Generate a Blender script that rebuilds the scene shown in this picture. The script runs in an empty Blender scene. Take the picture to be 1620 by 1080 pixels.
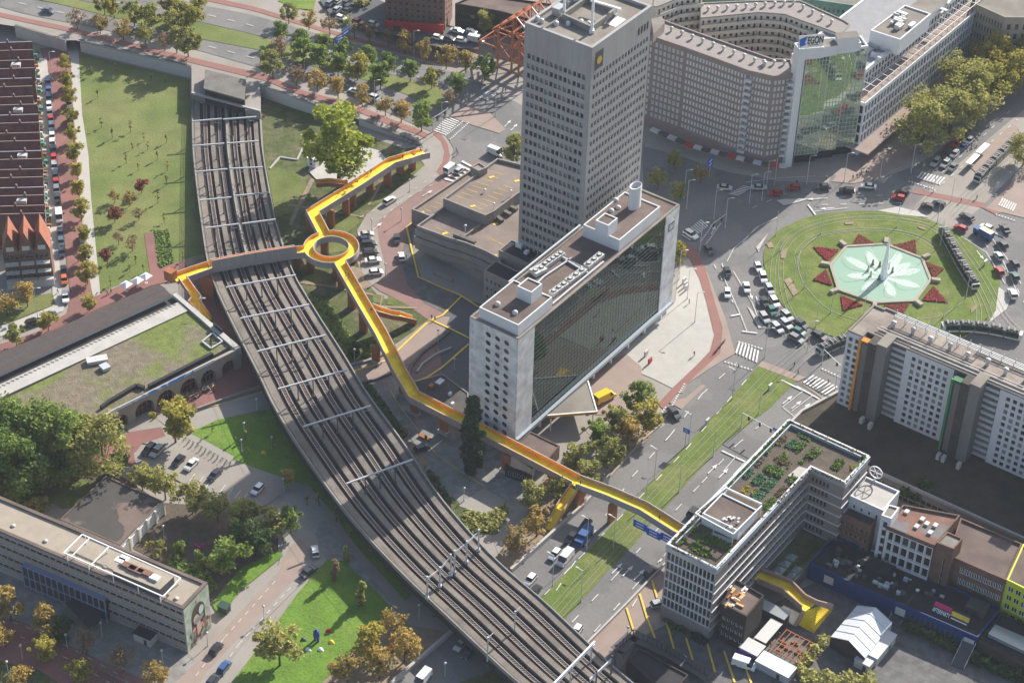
import bpy, bmesh, math, random
from mathutils import Vector, Matrix
from mathutils.geometry import tessellate_polygon
R_ = math.radians
scene = bpy.context.scene
# ---------------------------------------------------------------- camera
FOC, PITCH, ROLL, CAMH = 3264.4, 0.664769, 0.0290688, 370.0
_f = Vector((0, math.cos(PITCH), -math.sin(PITCH))); _r0 = Vector((1, 0, 0)); _u0 = _r0.cross(_f)
_r = _r0*math.cos(ROLL)+_u0*math.sin(ROLL); _u = -_r0*math.sin(ROLL)+_u0*math.cos(ROLL)
cam_data = bpy.data.cameras.new('camera'); cam = bpy.data.objects.new('camera', cam_data)
scene.collection.objects.link(cam); scene.camera = cam
cam.matrix_world = Matrix(((_r.x, _u.x, -_f.x, 0), (_r.y, _u.y, -_f.y, 0), (_r.z, _u.z, -_f.z, CAMH), (0, 0, 0, 1)))
cam_data.sensor_width = 36; cam_data.lens = FOC/1620*36; cam_data.clip_start = 1; cam_data.clip_end = 6000
# ---------------------------------------------------------------- light
SUN_AZ, SUN_EL = 37.5, 30.5
world = bpy.data.worlds.new('World'); scene.world = world; world.use_nodes = True
wn = world.node_tree; bg = wn.nodes['Background']
sky = wn.nodes.new('ShaderNodeTexSky'); sky.sky_type = 'NISHITA'; sky.sun_disc = False
sky.sun_elevation = R_(SUN_EL); sky.sun_rotation = R_(SUN_AZ); sky.dust_density = 2.0
wn.links.new(sky.outputs[0], bg.inputs[0]); bg.inputs[1].default_value = 0.10
sd = bpy.data.lights.new('sun', 'SUN'); sd.energy = 5.0; sd.angle = R_(0.5); sd.color = (1.0, .945, .865)
sun = bpy.data.objects.new('sun', sd); scene.collection.objects.link(sun)
a, e = R_(SUN_AZ), R_(SUN_EL)
sun.rotation_euler = Vector((math.sin(a)*math.cos(e), math.cos(a)*math.cos(e), math.sin(e))).to_track_quat('Z', 'Y').to_euler()
scene.view_settings.view_transform = 'Standard'; scene.view_settings.look = 'None'
scene.view_settings.exposure = 0.82; scene.view_settings.gamma = 1
scene.render.engine = 'CYCLES'
try:
    scene.cycles.max_bounces = 6; scene.cycles.volume_bounces = 1; scene.cycles.transparent_max_bounces = 8
except Exception: pass
col = scene.collection
# ---------------------------------------------------------------- photograph pixel -> place in the world at height z
def P(x, y, z=0.0):
    d = _f*FOC+_r*(x-810)+_u*(540-y)
    t = (z-CAMH)/d.z
    return Vector((d.x*t, d.y*t, z))
def hgt(bx, by, ty, zb=0.0):
    """height of a point straight above P(bx,by,zb) that shows at picture row ty"""
    B = P(bx, by, zb)-Vector((0, 0, CAMH)); k = (540-ty)/FOC
    # (B+h z).u = k (B+h z).f
    return (k*B.dot(_f)-B.dot(_u))/(_u.z-k*_f.z)
G = R_(34.95)
G1 = Vector((math.sin(G), math.cos(G), 0)); G2 = Vector((math.cos(G), -math.sin(G), 0)); ZZ = Vector((0, 0, 1))
# ---------------------------------------------------------------- tagging
def tag(o, label=None, cat=None, group=None, kind=None):
    if label: o['label'] = label
    if cat: o['category'] = cat
    if group: o['group'] = group
    if kind: o['kind'] = kind
    return o
def thing(name, label, cat, loc=(0, 0, 0), group=None, rz=0.0, scale=1.0):
    o = bpy.data.objects.new(name, None); col.objects.link(o); o.location = loc; o.rotation_euler = (0, 0, rz)
    o.scale = (scale,)*3; o.empty_display_size = .5
    return tag(o, label, cat, group)
class MB:
    def __init__(s): s.v = []; s.f = []; s.m = []; s.sm = []
    def add(s, pts, faces, m=0, smooth=False):
        b = len(s.v); s.v += [tuple(p) for p in pts]
        for f in faces: s.f.append([b+i for i in f]); s.m.append(m); s.sm.append(smooth)
        return s
    def quad(s, a, b, c, d, m=0): return s.add([a, b, c, d], [(0, 1, 2, 3)], m)
    def flat(s, pts, m=0):
        t = tessellate_polygon([[Vector(p) for p in pts]])
        n = len(s.v); s.v += [tuple(p) for p in pts]
        for tri in t:
            a, b, c = (Vector(pts[i]) for i in tri)
            if (b-a).cross(c-a).z < 0: tri = tri[::-1]
            s.f.append([n+i for i in tri]); s.m.append(m); s.sm.append(False)
        return s
    def prism(s, xy, z0, z1, m=0, mt=None, bottom=False):
        xy = ccw(xy); n = len(xy); lo = [Vector((p[0], p[1], z0)) for p in xy]; hi = [Vector((p[0], p[1], z1)) for p in xy]
        for i in range(n):
            j = (i+1) % n; s.quad(lo[i], lo[j], hi[j], hi[i], m)
        s.flat(hi, m if mt is None else mt)
        if bottom:
            k = len(s.f); s.flat(lo, m)
            for q in range(k, len(s.f)): s.f[q] = s.f[q][::-1]
        return s
    def box(s, c, ux, uy, uz, m=0, mt=None):
        c = Vector(c); P8 = [c+ux*i+uy*j+uz*k for k in (-1, 1) for j in (-1, 1) for i in (-1, 1)]
        s.add(P8, [(0, 2, 3, 1), (0, 1, 5, 4), (1, 3, 7, 5), (3, 2, 6, 7), (2, 0, 4, 6)], m)
        s.add(P8, [(4, 5, 7, 6)], m if mt is None else mt)
        return s
    def bx(s, c, sx, sy, sz, m=0, U=None, mt=None):
        U = U or Vector((1, 0, 0)); V = Vector((-U.y, U.x, 0))
        return s.box(c, U*(sx/2), V*(sy/2), ZZ*(sz/2), m, mt)
    def bar(s, p, q, w, h=None, m=0, up=None):
        p = Vector(p); q = Vector(q); h = h or w; d = q-p
        if d.length < 1e-6: return s
        dn = d.normalized(); up = up or (ZZ if abs(dn.z) < .95 else Vector((1, 0, 0)))
        sd = dn.cross(up).normalized(); u2 = sd.cross(dn)
        return s.box((p+q)/2, d/2, sd*(-w/2), u2*(h/2), m)
    def tube(s, p, q, r0, r1=None, n=8, m=0, cap=True, smooth=True):
        p = Vector(p); q = Vector(q); r1 = r0 if r1 is None else r1; d = (q-p)
        if d.length < 1e-6: return s
        d.normalize(); a = d.cross(ZZ if abs(d.z) < .9 else Vector((1, 0, 0))).normalized(); b = d.cross(a)
        A = [p+(a*math.cos(t)+b*math.sin(t))*r0 for t in (2*math.pi*i/n for i in range(n))]
        B = [q+(a*math.cos(t)+b*math.sin(t))*r1 for t in (2*math.pi*i/n for i in range(n))]
        s.add(A+B, [(i, (i+1) % n, n+(i+1) % n, n+i) for i in range(n)], m, smooth)
        if cap: s.add(B, [tuple(range(n))], m); s.add(A, [tuple(range(n-1, -1, -1))], m)
        return s
    def lathe(s, c, prof, n=16, m=0, smooth=True):
        c = Vector(c); pts = []
        for r, z in prof: pts += [c+Vector((r*math.cos(2*math.pi*i/n), r*math.sin(2*math.pi*i/n), z)) for i in range(n)]
        fs = [(k*n+i, k*n+(i+1) % n, (k+1)*n+(i+1) % n, (k+1)*n+i) for k in range(len(prof)-1) for i in range(n)]
        return s.add(pts, fs, m, smooth)
    def ribbon(s, pts, w, m=0, up=0.0):
        """flat strip of width w along 3-D points"""
        pts = [Vector(p) for p in pts]; L = []; Rr = []
        for i, p in enumerate(pts):
            d = (pts[min(i+1, len(pts)-1)]-pts[max(i-1, 0)]); d.z = 0; d.normalize(); nn = Vector((-d.y, d.x, 0))
            L.append(p+nn*w/2+ZZ*up); Rr.append(p-nn*w/2+ZZ*up)
        for i in range(len(pts)-1): s.quad(Rr[i], Rr[i+1], L[i+1], L[i], m)
        return s
    def mesh(s, name, mats):
        me = bpy.data.meshes.new(name); me.from_pydata(s.v, [], s.f)
        for m in (mats if isinstance(mats, (list, tuple)) else [mats]): me.materials.append(m)
        me.polygons.foreach_set('material_index', s.m); me.polygons.foreach_set('use_smooth', s.sm); me.update()
        return me
    def build(s, name, mats, parent=None):
        o = bpy.data.objects.new(name, s.mesh(name, mats)); col.objects.link(o)
        if parent is not None:
            o.parent = parent; g = parent
            off = Vector((0, 0, 0))
            while g is not None: off += Vector(g.location); g = g.parent
            o.location = -off
        return o
def ccw(xy):
    A = sum(xy[i][0]*xy[(i+1) % len(xy)][1]-xy[(i+1) % len(xy)][0]*xy[i][1] for i in range(len(xy)))
    return list(xy) if A > 0 else list(xy)[::-1]
# ---------------------------------------------------------------- materials
def newmat(name):
    m = bpy.data.materials.new(name); m.use_nodes = True; return m, m.node_tree, m.node_tree.nodes['Principled BSDF']
def mat(name, c, rough=.8, var=.25, scale=.5, fine=6.0, bump=0.0, metal=0.0, spec=.3, spots=None, c2=None, c2scale=.08, c2lo=.45, c2hi=.6, stretch=None):
    m, nt, b = newmat(name); N = nt.nodes; L = nt.links
    b.inputs['Roughness'].default_value = rough; b.inputs['Metallic'].default_value = metal; b.inputs['Specular IOR Level'].default_value = spec
    tc = N.new('ShaderNodeTexCoord'); src = tc.outputs['Object']
    if stretch:
        mp = N.new('ShaderNodeMapping'); mp.inputs['Scale'].default_value = stretch; L.new(src, mp.inputs[0]); src2 = mp.outputs[0]
    else: src2 = src
    n1 = N.new('ShaderNodeTexNoise'); n1.inputs['Scale'].default_value = scale; n1.inputs['Detail'].default_value = 5; L.new(src2, n1.inputs[0])
    n2 = N.new('ShaderNodeTexNoise'); n2.inputs['Scale'].default_value = fine; n2.inputs['Detail'].default_value = 3; L.new(src2, n2.inputs[0])
    ad = N.new('ShaderNodeMath'); ad.operation = 'ADD'; L.new(n1.outputs[0], ad.inputs[0]); L.new(n2.outputs[0], ad.inputs[1])
    mr = N.new('ShaderNodeMapRange'); mr.inputs[1].default_value = .7; mr.inputs[2].default_value = 1.3
    mr.inputs[3].default_value = 1-var; mr.inputs[4].default_value = 1+var; L.new(ad.outputs[0], mr.inputs[0])
    base = N.new('ShaderNodeRGB'); base.outputs[0].default_value = (*c, 1); cur = base.outputs[0]
    if c2:
        n3 = N.new('ShaderNodeTexNoise'); n3.inputs['Scale'].default_value = c2scale; n3.inputs['Detail'].default_value = 6; L.new(src, n3.inputs[0])
        r3 = N.new('ShaderNodeMapRange'); r3.inputs[1].default_value = c2lo; r3.inputs[2].default_value = c2hi; L.new(n3.outputs[0], r3.inputs[0])
        mx = N.new('ShaderNodeMix'); mx.data_type = 'RGBA'; L.new(r3.outputs[0], mx.inputs[0]); L.new(cur, mx.inputs[6]); mx.inputs[7].default_value = (*c2, 1); cur = mx.outputs[2]
    mul = N.new('ShaderNodeMix'); mul.data_type = 'RGBA'; mul.blend_type = 'MULTIPLY'; mul.inputs[0].default_value = 1
    L.new(cur, mul.inputs[6]); L.new(mr.outputs[0], mul.inputs[7]); L.new(mul.outputs[2], b.inputs['Base Color'])
    if bump:
        bp = N.new('ShaderNodeBump'); bp.inputs['Strength'].default_value = bump; bp.inputs['Distance'].default_value = .3
        L.new(ad.outputs[0], bp.inputs['Height']); L.new(bp.outputs[0], b.inputs['Normal'])
    return m
def brickmat(name, c, mortar, sx, sz, rough=.85, msize=.03, off=.5, var=.15, rot=0.0, flat=False):
    """panels, slabs or courses: brick texture laid in real metres"""
    m, nt, b = newmat(name); N = nt.nodes; L = nt.links; b.inputs['Roughness'].default_value = rough; b.inputs['Specular IOR Level'].default_value = .3
    tc = N.new('ShaderNodeTexCoord'); sep = N.new('ShaderNodeSeparateXYZ'); L.new(tc.outputs['Object'], sep.inputs[0])
    mp = N.new('ShaderNodeMapping'); mp.inputs['Rotation'].default_value = (0, 0, rot); L.new(tc.outputs['Object'], mp.inputs[0])
    sp2 = N.new('ShaderNodeSeparateXYZ'); L.new(mp.outputs[0], sp2.inputs[0])
    cb = N.new('ShaderNodeCombineXYZ')
    if flat: L.new(sp2.outputs[0], cb.inputs[0]); L.new(sp2.outputs[1], cb.inputs[1])
    else:
        ad = N.new('ShaderNodeMath'); ad.operation = 'ADD'; L.new(sp2.outputs[0], ad.inputs[0]); L.new(sp2.outputs[1], ad.inputs[1])
        L.new(ad.outputs[0], cb.inputs[0]); L.new(sep.outputs[2], cb.inputs[1])
    br = N.new('ShaderNodeTexBrick'); br.inputs['Scale'].default_value = 1; br.inputs['Brick Width'].default_value = sx; br.inputs['Row Height'].default_value = sz
    br.inputs['Mortar Size'].default_value = msize; br.offset = off; L.new(cb.outputs[0], br.inputs[0])
    br.inputs['Color1'].default_value = (*[v*(1+var) for v in c], 1); br.inputs['Color2'].default_value = (*[v*(1-var) for v in c], 1); br.inputs['Mortar'].default_value = (*mortar, 1)
    n1 = N.new('ShaderNodeTexNoise'); n1.inputs['Scale'].default_value = .35; n1.inputs['Detail'].default_value = 6; L.new(tc.outputs['Object'], n1.inputs[0])
    mr = N.new('ShaderNodeMapRange'); mr.inputs[1].default_value = .3; mr.inputs[2].default_value = .7; mr.inputs[3].default_value = .75; mr.inputs[4].default_value = 1.2; L.new(n1.outputs[0], mr.inputs[0])
    mul = N.new('ShaderNodeMix'); mul.data_type = 'RGBA'; mul.blend_type = 'MULTIPLY'; mul.inputs[0].default_value = 1
    L.new(br.outputs[0], mul.inputs[6]); L.new(mr.outputs[0], mul.inputs[7]); L.new(mul.outputs[2], b.inputs['Base Color'])
    return m
def randmat(name, cols, rough=.7, spec=.3, transl=0.0, coat=0.0):
    """one flat colour per separate piece (leaf, pane), picked from cols"""
    m, nt, b = newmat(name); N = nt.nodes; L = nt.links; b.inputs['Roughness'].default_value = rough; b.inputs['Specular IOR Level'].default_value = spec
    g = N.new('ShaderNodeNewGeometry'); oi = N.new('ShaderNodeObjectInfo')
    mu = N.new('ShaderNodeMath'); mu.operation = 'MULTIPLY_ADD'; mu.inputs[1].default_value = .35 if transl else 1.0
    L.new(oi.outputs['Random'], mu.inputs[0]); 
    if transl:
        sc = N.new('ShaderNodeMath'); sc.operation = 'MULTIPLY'; sc.inputs[1].default_value = .65; L.new(g.outputs['Random Per Island'], sc.inputs[0]); L.new(sc.outputs[0], mu.inputs[2]); fr = mu
    else:
        L.new(g.outputs['Random Per Island'], mu.inputs[2]); fr = N.new('ShaderNodeMath'); fr.operation = 'FRACT'; L.new(mu.outputs[0], fr.inputs[0])
    cr = N.new('ShaderNodeValToRGB'); L.new(fr.outputs[0], cr.inputs[0]); E = cr.color_ramp.elements
    if not transl: cr.color_ramp.interpolation = 'CONSTANT'
    while len(E) < len(cols): E.new(.5)
    for i, cc in enumerate(cols): E[i].position = i/len(cols) if not transl else i/(len(cols)-1); E[i].color = (*cc, 1)
    L.new(cr.outputs[0], b.inputs['Base Color'])
    if transl:
        tr = N.new('ShaderNodeBsdfTranslucent'); L.new(cr.outputs[0], tr.inputs[0]); ms = N.new('ShaderNodeMixShader'); ms.inputs[0].default_value = transl
        out = nt.nodes['Material Output']; L.new(b.outputs[0], ms.inputs[1]); L.new(tr.outputs[0], ms.inputs[2]); L.new(ms.outputs[0], out.inputs[0])
    return m
def objmat(name, rough=.35, metal=0.0, coat=.6, spec=.5):
    m, nt, b = newmat(name); oi = nt.nodes.new('ShaderNodeObjectInfo'); nt.links.new(oi.outputs['Color'], b.inputs['Base Color'])
    b.inputs['Roughness'].default_value = rough; b.inputs['Metallic'].default_value = metal; b.inputs['Coat Weight'].default_value = coat; b.inputs['Specular IOR Level'].default_value = spec
    return m
def plain(name, c, rough=.6, metal=0.0, spec=.4, emit=0.0):
    m, nt, b = newmat(name); b.inputs['Base Color'].default_value = (*c, 1); b.inputs['Roughness'].default_value = rough
    b.inputs['Metallic'].default_value = metal; b.inputs['Specular IOR Level'].default_value = spec
    if emit: b.inputs['Emission Color'].default_value = (*c, 1); b.inputs['Emission Strength'].default_value = emit
    return m
M = {}
M['paving'] = mat('paving', (.29, .265, .235), .9, .08, .15, 2.0, c2=(.265, .235, .205), c2scale=.05)
M['paving_grey'] = brickmat('paving_grey', (.24, .23, .21), (.16, .155, .14), 1.2, 1.2, flat=True, rot=G, var=.08)
M['paving_light'] = mat('paving_light', (.40, .385, .35), .9, .08, .3, 3.0)
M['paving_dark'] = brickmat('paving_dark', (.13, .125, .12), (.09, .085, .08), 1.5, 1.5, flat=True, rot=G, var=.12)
M['asphalt'] = mat('asphalt', (.178, .172, .166), .9, .12, .06, 1.2, c2=(.152, .148, .144), c2scale=.045, c2lo=.51, c2hi=.535)
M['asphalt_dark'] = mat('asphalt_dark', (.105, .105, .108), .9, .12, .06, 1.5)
M['brick_road'] = mat('brick_road', (.255, .155, .135), .9, .12, .2, 4.0, c2=(.225, .15, .132), c2scale=.06)
M['brick_street'] = mat('brick_street', (.245, .115, .10), .9, .12, .2, 4.0, c2=(.20, .10, .088), c2scale=.08)
M['brick_pale'] = mat('brick_pale', (.29, .225, .19), .9, .12, .2, 4.0)
M['bike_red'] = mat('bike_red', (.25, .125, .105), .9, .1, .2, 3.0)
M['grass'] = mat('grass', (.105, .135, .03), .95, .25, .25, 3.0, bump=.5, c2=(.17, .17, .06), c2scale=.06, c2lo=.42, c2hi=.7)
M['grass_tram'] = mat('grass_tram', (.105, .15, .026), .95, .22, .3, 2.0, bump=.4, c2=(.15, .17, .045), c2scale=.1)
M['grass_lush'] = mat('grass_lush', (.11, .20, .022), .95, .25, .2, 1.6, bump=.4, c2=(.15, .205, .04), c2scale=.07, c2lo=.5, c2hi=.75)
M['grass_rough'] = mat('grass_rough', (.075, .095, .028), .95, .4, .5, 3.0, bump=.8, c2=(.15, .135, .07), c2scale=.12, c2lo=.45, c2hi=.65)
M['grass_park'] = mat('grass_park', (.165, .175, .058), .95, .24, .12, 1.6, bump=.4, c2=(.12, .155, .038), c2scale=.035, c2lo=.4, c2hi=.6)
M['moss_roof'] = mat('moss_roof', (.14, .17, .04), .95, .3, .5, 2.5, bump=.6, c2=(.18, .15, .105), c2scale=.045, c2lo=.46, c2hi=.56)
M['soil'] = mat('soil', (.10, .08, .06), .95, .3, .5, 3.0, bump=.5)
M['dirt'] = mat('dirt', (.26, .20, .14), .95, .25, .4, 3.0)
M['white_paint'] = mat('white_paint', (.60, .60, .58), .8, .25, .5, 5)
M['yellow_line'] = mat('yellow_line', (.75, .50, .06), .7, .2, .5, 5)
M['concrete'] = mat('concrete', (.25, .235, .21), .85, .16, .25, 2.0)
M['concrete_lt'] = mat('concrete_lt', (.42, .40, .37), .85, .12, .25, 2.0)
M['concrete_dk'] = mat('concrete_dk', (.15, .14, .125), .9, .25, .25, 2.0)
M['tower_conc'] = mat('tower_conc', (.33, .325, .32), .85, .10, .2, 1.5, stretch=(1, 1, .15))
M['gravel_roof'] = mat('gravel_roof', (.24, .215, .185), .95, .14, .3, 4.0, c2=(.19, .17, .145), c2scale=.08)
M['brown_roof'] = mat('brown_roof', (.155, .118, .10), .95, .16, .3, 3.0, c2=(.12, .09, .078), c2scale=.1)
M['dark_roof'] = mat('dark_roof', (.065, .06, .058), .9, .25, .3, 3.0, c2=(.10, .09, .08), c2scale=.1)
M['black_roof'] = mat('black_roof', (.03, .028, .03), .85, .3, .3, 3.0)
M['white_wall'] = mat('white_wall', (.62, .63, .64), .7, .05, .3, 2.0)
M['cream_wall'] = mat('cream_wall', (.60, .57, .48), .8, .07, .3, 2.0)
M['marble'] = brickmat('marble', (.66, .66, .66), (.46, .46, .47), 2.4, 1.2, msize=.03, var=.05, rough=.5)
M['brown_brick'] = brickmat('brown_brick', (.17, .095, .07), (.13, .09, .07), .8, .3, msize=.02)
M['dark_brick'] = brickmat('dark_brick', (.045, .036, .032), (.03, .026, .024), .8, .3, msize=.02)
M['taupe'] = mat('taupe', (.265, .225, .205), .85, .10, .2, 2)
M['ballast'] = mat('ballast', (.15, .062, .038), .95, .3, .5, 4.0, bump=.5, c2=(.10, .048, .032), c2scale=.15)
M['slab'] = mat('slab', (.20, .172, .145), .9, .22, .3, 2.0, c2=(.15, .128, .11), c2scale=.06)
M['steel'] = plain('steel', (.45, .46, .47), .45, .6)
M['rail_dull'] = plain('rail_dull', (.24, .24, .19), .6)
M['steel_rail'] = plain('steel_rail', (.40, .37, .35), .5, .3)
M['galv'] = plain('galv', (.52, .54, .55), .5, .3)
M['black_metal'] = plain('black_metal', (.02, .02, .02), .5)
M['dark_grey'] = plain('dark_grey', (.07, .07, .075), .6)
M['white'] = plain('white', (.78, .78, .77), .5)
M['offwhite'] = plain('offwhite', (.5, .495, .475), .6)
M['orange_steel'] = mat('orange_steel', (.44, .14, .055), .6, .15, 1, 5)
M['red_paint'] = plain('red_paint', (.45, .03, .03), .5)
M['blue_sign'] = plain('blue_sign', (.01, .10, .48), .45)
M['blue_paint'] = mat('blue_paint', (.007, .042, .16), .6, .25, .6, 4)
M['lime'] = plain('lime', (.50, .58, .03), .6)
M['yellow_deck'] = mat('yellow_deck', (.84, .63, .03), .75, .14, .6, 5, c2=(.74, .50, .03), c2scale=.25)
M['orange_wood'] = mat('orange_wood', (.70, .32, .03), .7, .18, 1.0, 8)
M['grey_wood'] = mat('grey_wood', (.33, .30, .28), .85, .16, .8, 6, stretch=(2, 2, .2))
M['brown_wood'] = mat('brown_wood', (.36, .255, .21), .85, .16, .8, 6, stretch=(2, 2, .2))
M['timber'] = mat('timber', (.33, .125, .05), .8, .2, .8, 6, stretch=(3, 3, .2))
M['tile_dark'] = mat('tile_dark', (.15, .068, .06), .9, .25, .5, 5, c2=(.12, .06, .055), c2scale=.2, spec=.12)
M['tile_red'] = mat('tile_red', (.27, .105, .065), .85, .2, .5, 5)
M['bark'] = mat('bark', (.10, .075, .05), .95, .3, 1, 6)
M['rubber'] = plain('rubber', (.015, .015, .015), .8)
M['car_glass'] = plain('car_glass', (.015, .018, .02), .08, 0, .6)
M['car_paint'] = objmat('car_paint')
M['cloth'] = objmat('cloth', .9, 0, 0, .2)
M['skin'] = plain('skin', (.45, .25, .17), .6)
M['lamp_white'] = plain('lamp_white', (.7, .7, .65), .2)
M['lamp_red'] = plain('lamp_red', (.35, .01, .01), .3)
M['green_clad'] = mat('green_clad', (.16, .30, .27), .7, .08, .4, 3)
M['stone_old'] = mat('stone_old', (.33, .285, .235), .85, .12, .4, 3)
M['glass_roof'] = plain('glass_roof', (.30, .34, .33), .2, .2)
M['soffit'] = plain('soffit', (.42, .47, .52), .35, .4)
def winmat(name, cols, rough=.1): 
    m = randmat(name, cols, rough, .6); return m
M['win'] = winmat('win', [(.025, .028, .03), (.02, .022, .03), (.05, .05, .045), (.03, .035, .03), (.09, .09, .085), (.035, .03, .03), (.02, .025, .028), (.06, .065, .07)])
M['win_dark'] = winmat('win_dark', [(.012, .014, .018), (.02, .022, .025), (.03, .03, .035), (.015, .015, .02), (.05, .045, .05)])
M['win_curt'] = winmat('win_curt', [(.03, .03, .035), (.20, .22, .22), (.05, .05, .05), (.30, .32, .31), (.08, .07, .07), (.02, .02, .025), (.25, .24, .2)], .25)
def curtain_glass(name, c, wob=.01, rough=.03, metal=.85):
    m, nt, b = newmat(name); N = nt.nodes; L = nt.links
    b.inputs['Base Color'].default_value = (*c, 1); b.inputs['Roughness'].default_value = rough; b.inputs['Metallic'].default_value = metal
    tc = N.new('ShaderNodeTexCoord'); n = N.new('ShaderNodeTexNoise'); n.inputs['Scale'].default_value = .35; L.new(tc.outputs['Object'], n.inputs[0])
    bp = N.new('ShaderNodeBump'); bp.inputs['Strength'].default_value = wob; bp.inputs['Distance'].default_value = 1.0; L.new(n.outputs[0], bp.inputs['Height']); L.new(bp.outputs[0], b.inputs['Normal'])
    return m
M['curtain_dark'] = curtain_glass('curtain_dark', (.075, .105, .10), .012)
M['curtain_bright'] = curtain_glass('curtain_bright', (.46, .58, .43))
# ---------------------------------------------------------------- flat ground sheets
LAY = .05
_lc = {}
def sheet(name, pts, layer, m, z=0.0, raised=0.0, label=None, kind='structure', cat=None):
    w = [P(x, y, z) for x, y in pts]; mb = MB(); k = _lc.get(layer, 0); _lc[layer] = k+1; zz = z+layer*LAY+raised+(k % 24)*.002
    if raised: mb.prism([(p.x, p.y) for p in w], z, zz, 1, 0)
    else: mb.flat([Vector((p.x, p.y, zz)) for p in w])
    o = mb.build(name, [M[m], M['concrete_lt']]); o['kind'] = kind
    return o
# ---------------------------------------------------------------- walls with real window openings
def wall_face(mb, p, q, z0, z1, sp, wins, mi=0):
    """wall from p to q (left to right seen from outside); sp describes the window grid"""
    p = Vector((p[0], p[1], 0)); q = Vector((q[0], q[1], 0)); U = (q-p); W = U.length; U.normalize(); Nn = U.cross(ZZ)
    def at(x, z, d=0.0): return p+U*x+ZZ*z-Nn*d
    def rect(x0, x1, a, b, m=mi, d=0.0):
        if x1-x0 > 1e-4 and b-a > 1e-4: mb.quad(at(x0, a, d), at(x1, a, d), at(x1, b, d), at(x0, b, d), m)
    if not sp: rect(0, W, z0, z1); return
    l, r_, bo, to = sp.get('l', .5), sp.get('r', .5), sp.get('bot', 1), sp.get('top', 1)
    nc, nr, fw, fh, dp, vo = sp['c'], sp['n'], sp.get('fw', .7), sp.get('fh', .5), sp.get('d', .25), sp.get('vo', .5)
    mw = sp.get('m', mi); skip = sp.get('skip')
    X0, X1, Z0, Z1 = l, W-r_, z0+bo, z1-to
    rect(0, W, z0, Z0); rect(0, W, Z1, z1); rect(0, X0, Z0, Z1); rect(X1, W, Z0, Z1)
    cw, ch = (X1-X0)/nc, (Z1-Z0)/nr
    for j in range(nr):
        za = Z0+ch*j; zb = za+ch*(1-fh)*vo; zc = zb+ch*fh; zd = za+ch
        rect(X0, X1, za, zb, mw); rect(X0, X1, zc, zd, mw)
        x = X0
        for i in range(nc):
            a = X0+cw*i+cw*(1-fw)/2; b = a+cw*fw
            if skip and skip(i, j): rect(x, b, zb, zc, mw); x = b; continue
            rect(x, a, zb, zc, mw); x = b
            mb.quad(at(a, zb), at(b, zb), at(b, zb, dp), at(a, zb, dp), mw); mb.quad(at(a, zc, dp), at(b, zc, dp), at(b, zc), at(a, zc), mw)
            mb.quad(at(a, zb), at(a, zb, dp), at(a, zc, dp), at(a, zc), mw); mb.quad(at(b, zb, dp), at(b, zb), at(b, zc), at(b, zc, dp), mw)
            wins.append((at((a+b)/2, (zb+zc)/2, dp), U, Nn, b-a, zc-zb))
        rect(x, X1, zb, zc, mw)
_wcache = {}
def window_geo(mb, T, w, h, style, fr):
    a, b = w/2+.01, h/2+.01
    def q(x0, x1, z0, z1, y, m): mb.quad(*(T@Vector(v) for v in ((x0, y, z0), (x1, y, z0), (x1, y, z1), (x0, y, z1))), m)
    q(-a, a, -b, b, 0, 1)
    y = -.05
    for (x0, x1, z0, z1) in [(-a, a, -b, -b+fr), (-a, a, b-fr, b), (-a, -a+fr, -b+fr, b-fr), (a-fr, a, -b+fr, b-fr)]+([(-fr/2, fr/2, -b+fr, b-fr)] if 'd' in style else [])+([(-a+fr, a-fr, .1*b, .1*b+fr)] if 'h' in style else []) \
            + ([(-a+2*a*k/5-fr/2, -a+2*a*k/5+fr/2, -b+fr, b-fr) for k in range(1, 5)] if 's' in style else []):
        q(x0, x1, z0, z1, y, 0)
def put_windows(parent, wins, mats=('white', 'win'), style='p', fr=.08, name='window', cap=100):
    """every opening gets its own window; past 100 on one building the farther ones are one object"""
    C = Vector((0, 0, CAMH))
    wins = sorted(wins, key=lambda w: (w[0]-C).length*(1 if w[2].dot(C-w[0]) > 0 else 3))
    par = Vector(parent.location)
    rest = MB()
    for i, (c, U, N_, w, h) in enumerate(wins):
        T = Matrix(((U.x, -N_.x, 0, c.x), (U.y, -N_.y, 0, c.y), (U.z, -N_.z, 1, c.z), (0, 0, 0, 1)))
        if i < cap:
            k = (round(w, 2), round(h, 2), mats, style, fr)
            if k not in _wcache:
                mb = MB(); window_geo(mb, Matrix(), w, h, style, fr); _wcache[k] = mb.mesh('window', [M[mats[0]], M[mats[1]]])
            o = bpy.data.objects.new(name, _wcache[k]); col.objects.link(o); o.parent = parent
            T2 = T.copy(); T2.translation = c-par; o.matrix_local = T2
        elif N_.dot(C-c) > -50: window_geo(rest, T, w, h, style, fr)
    if rest.f: tag(rest.build(name, [M[mats[0]], M[mats[1]]], parent), kind='stuff')
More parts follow.
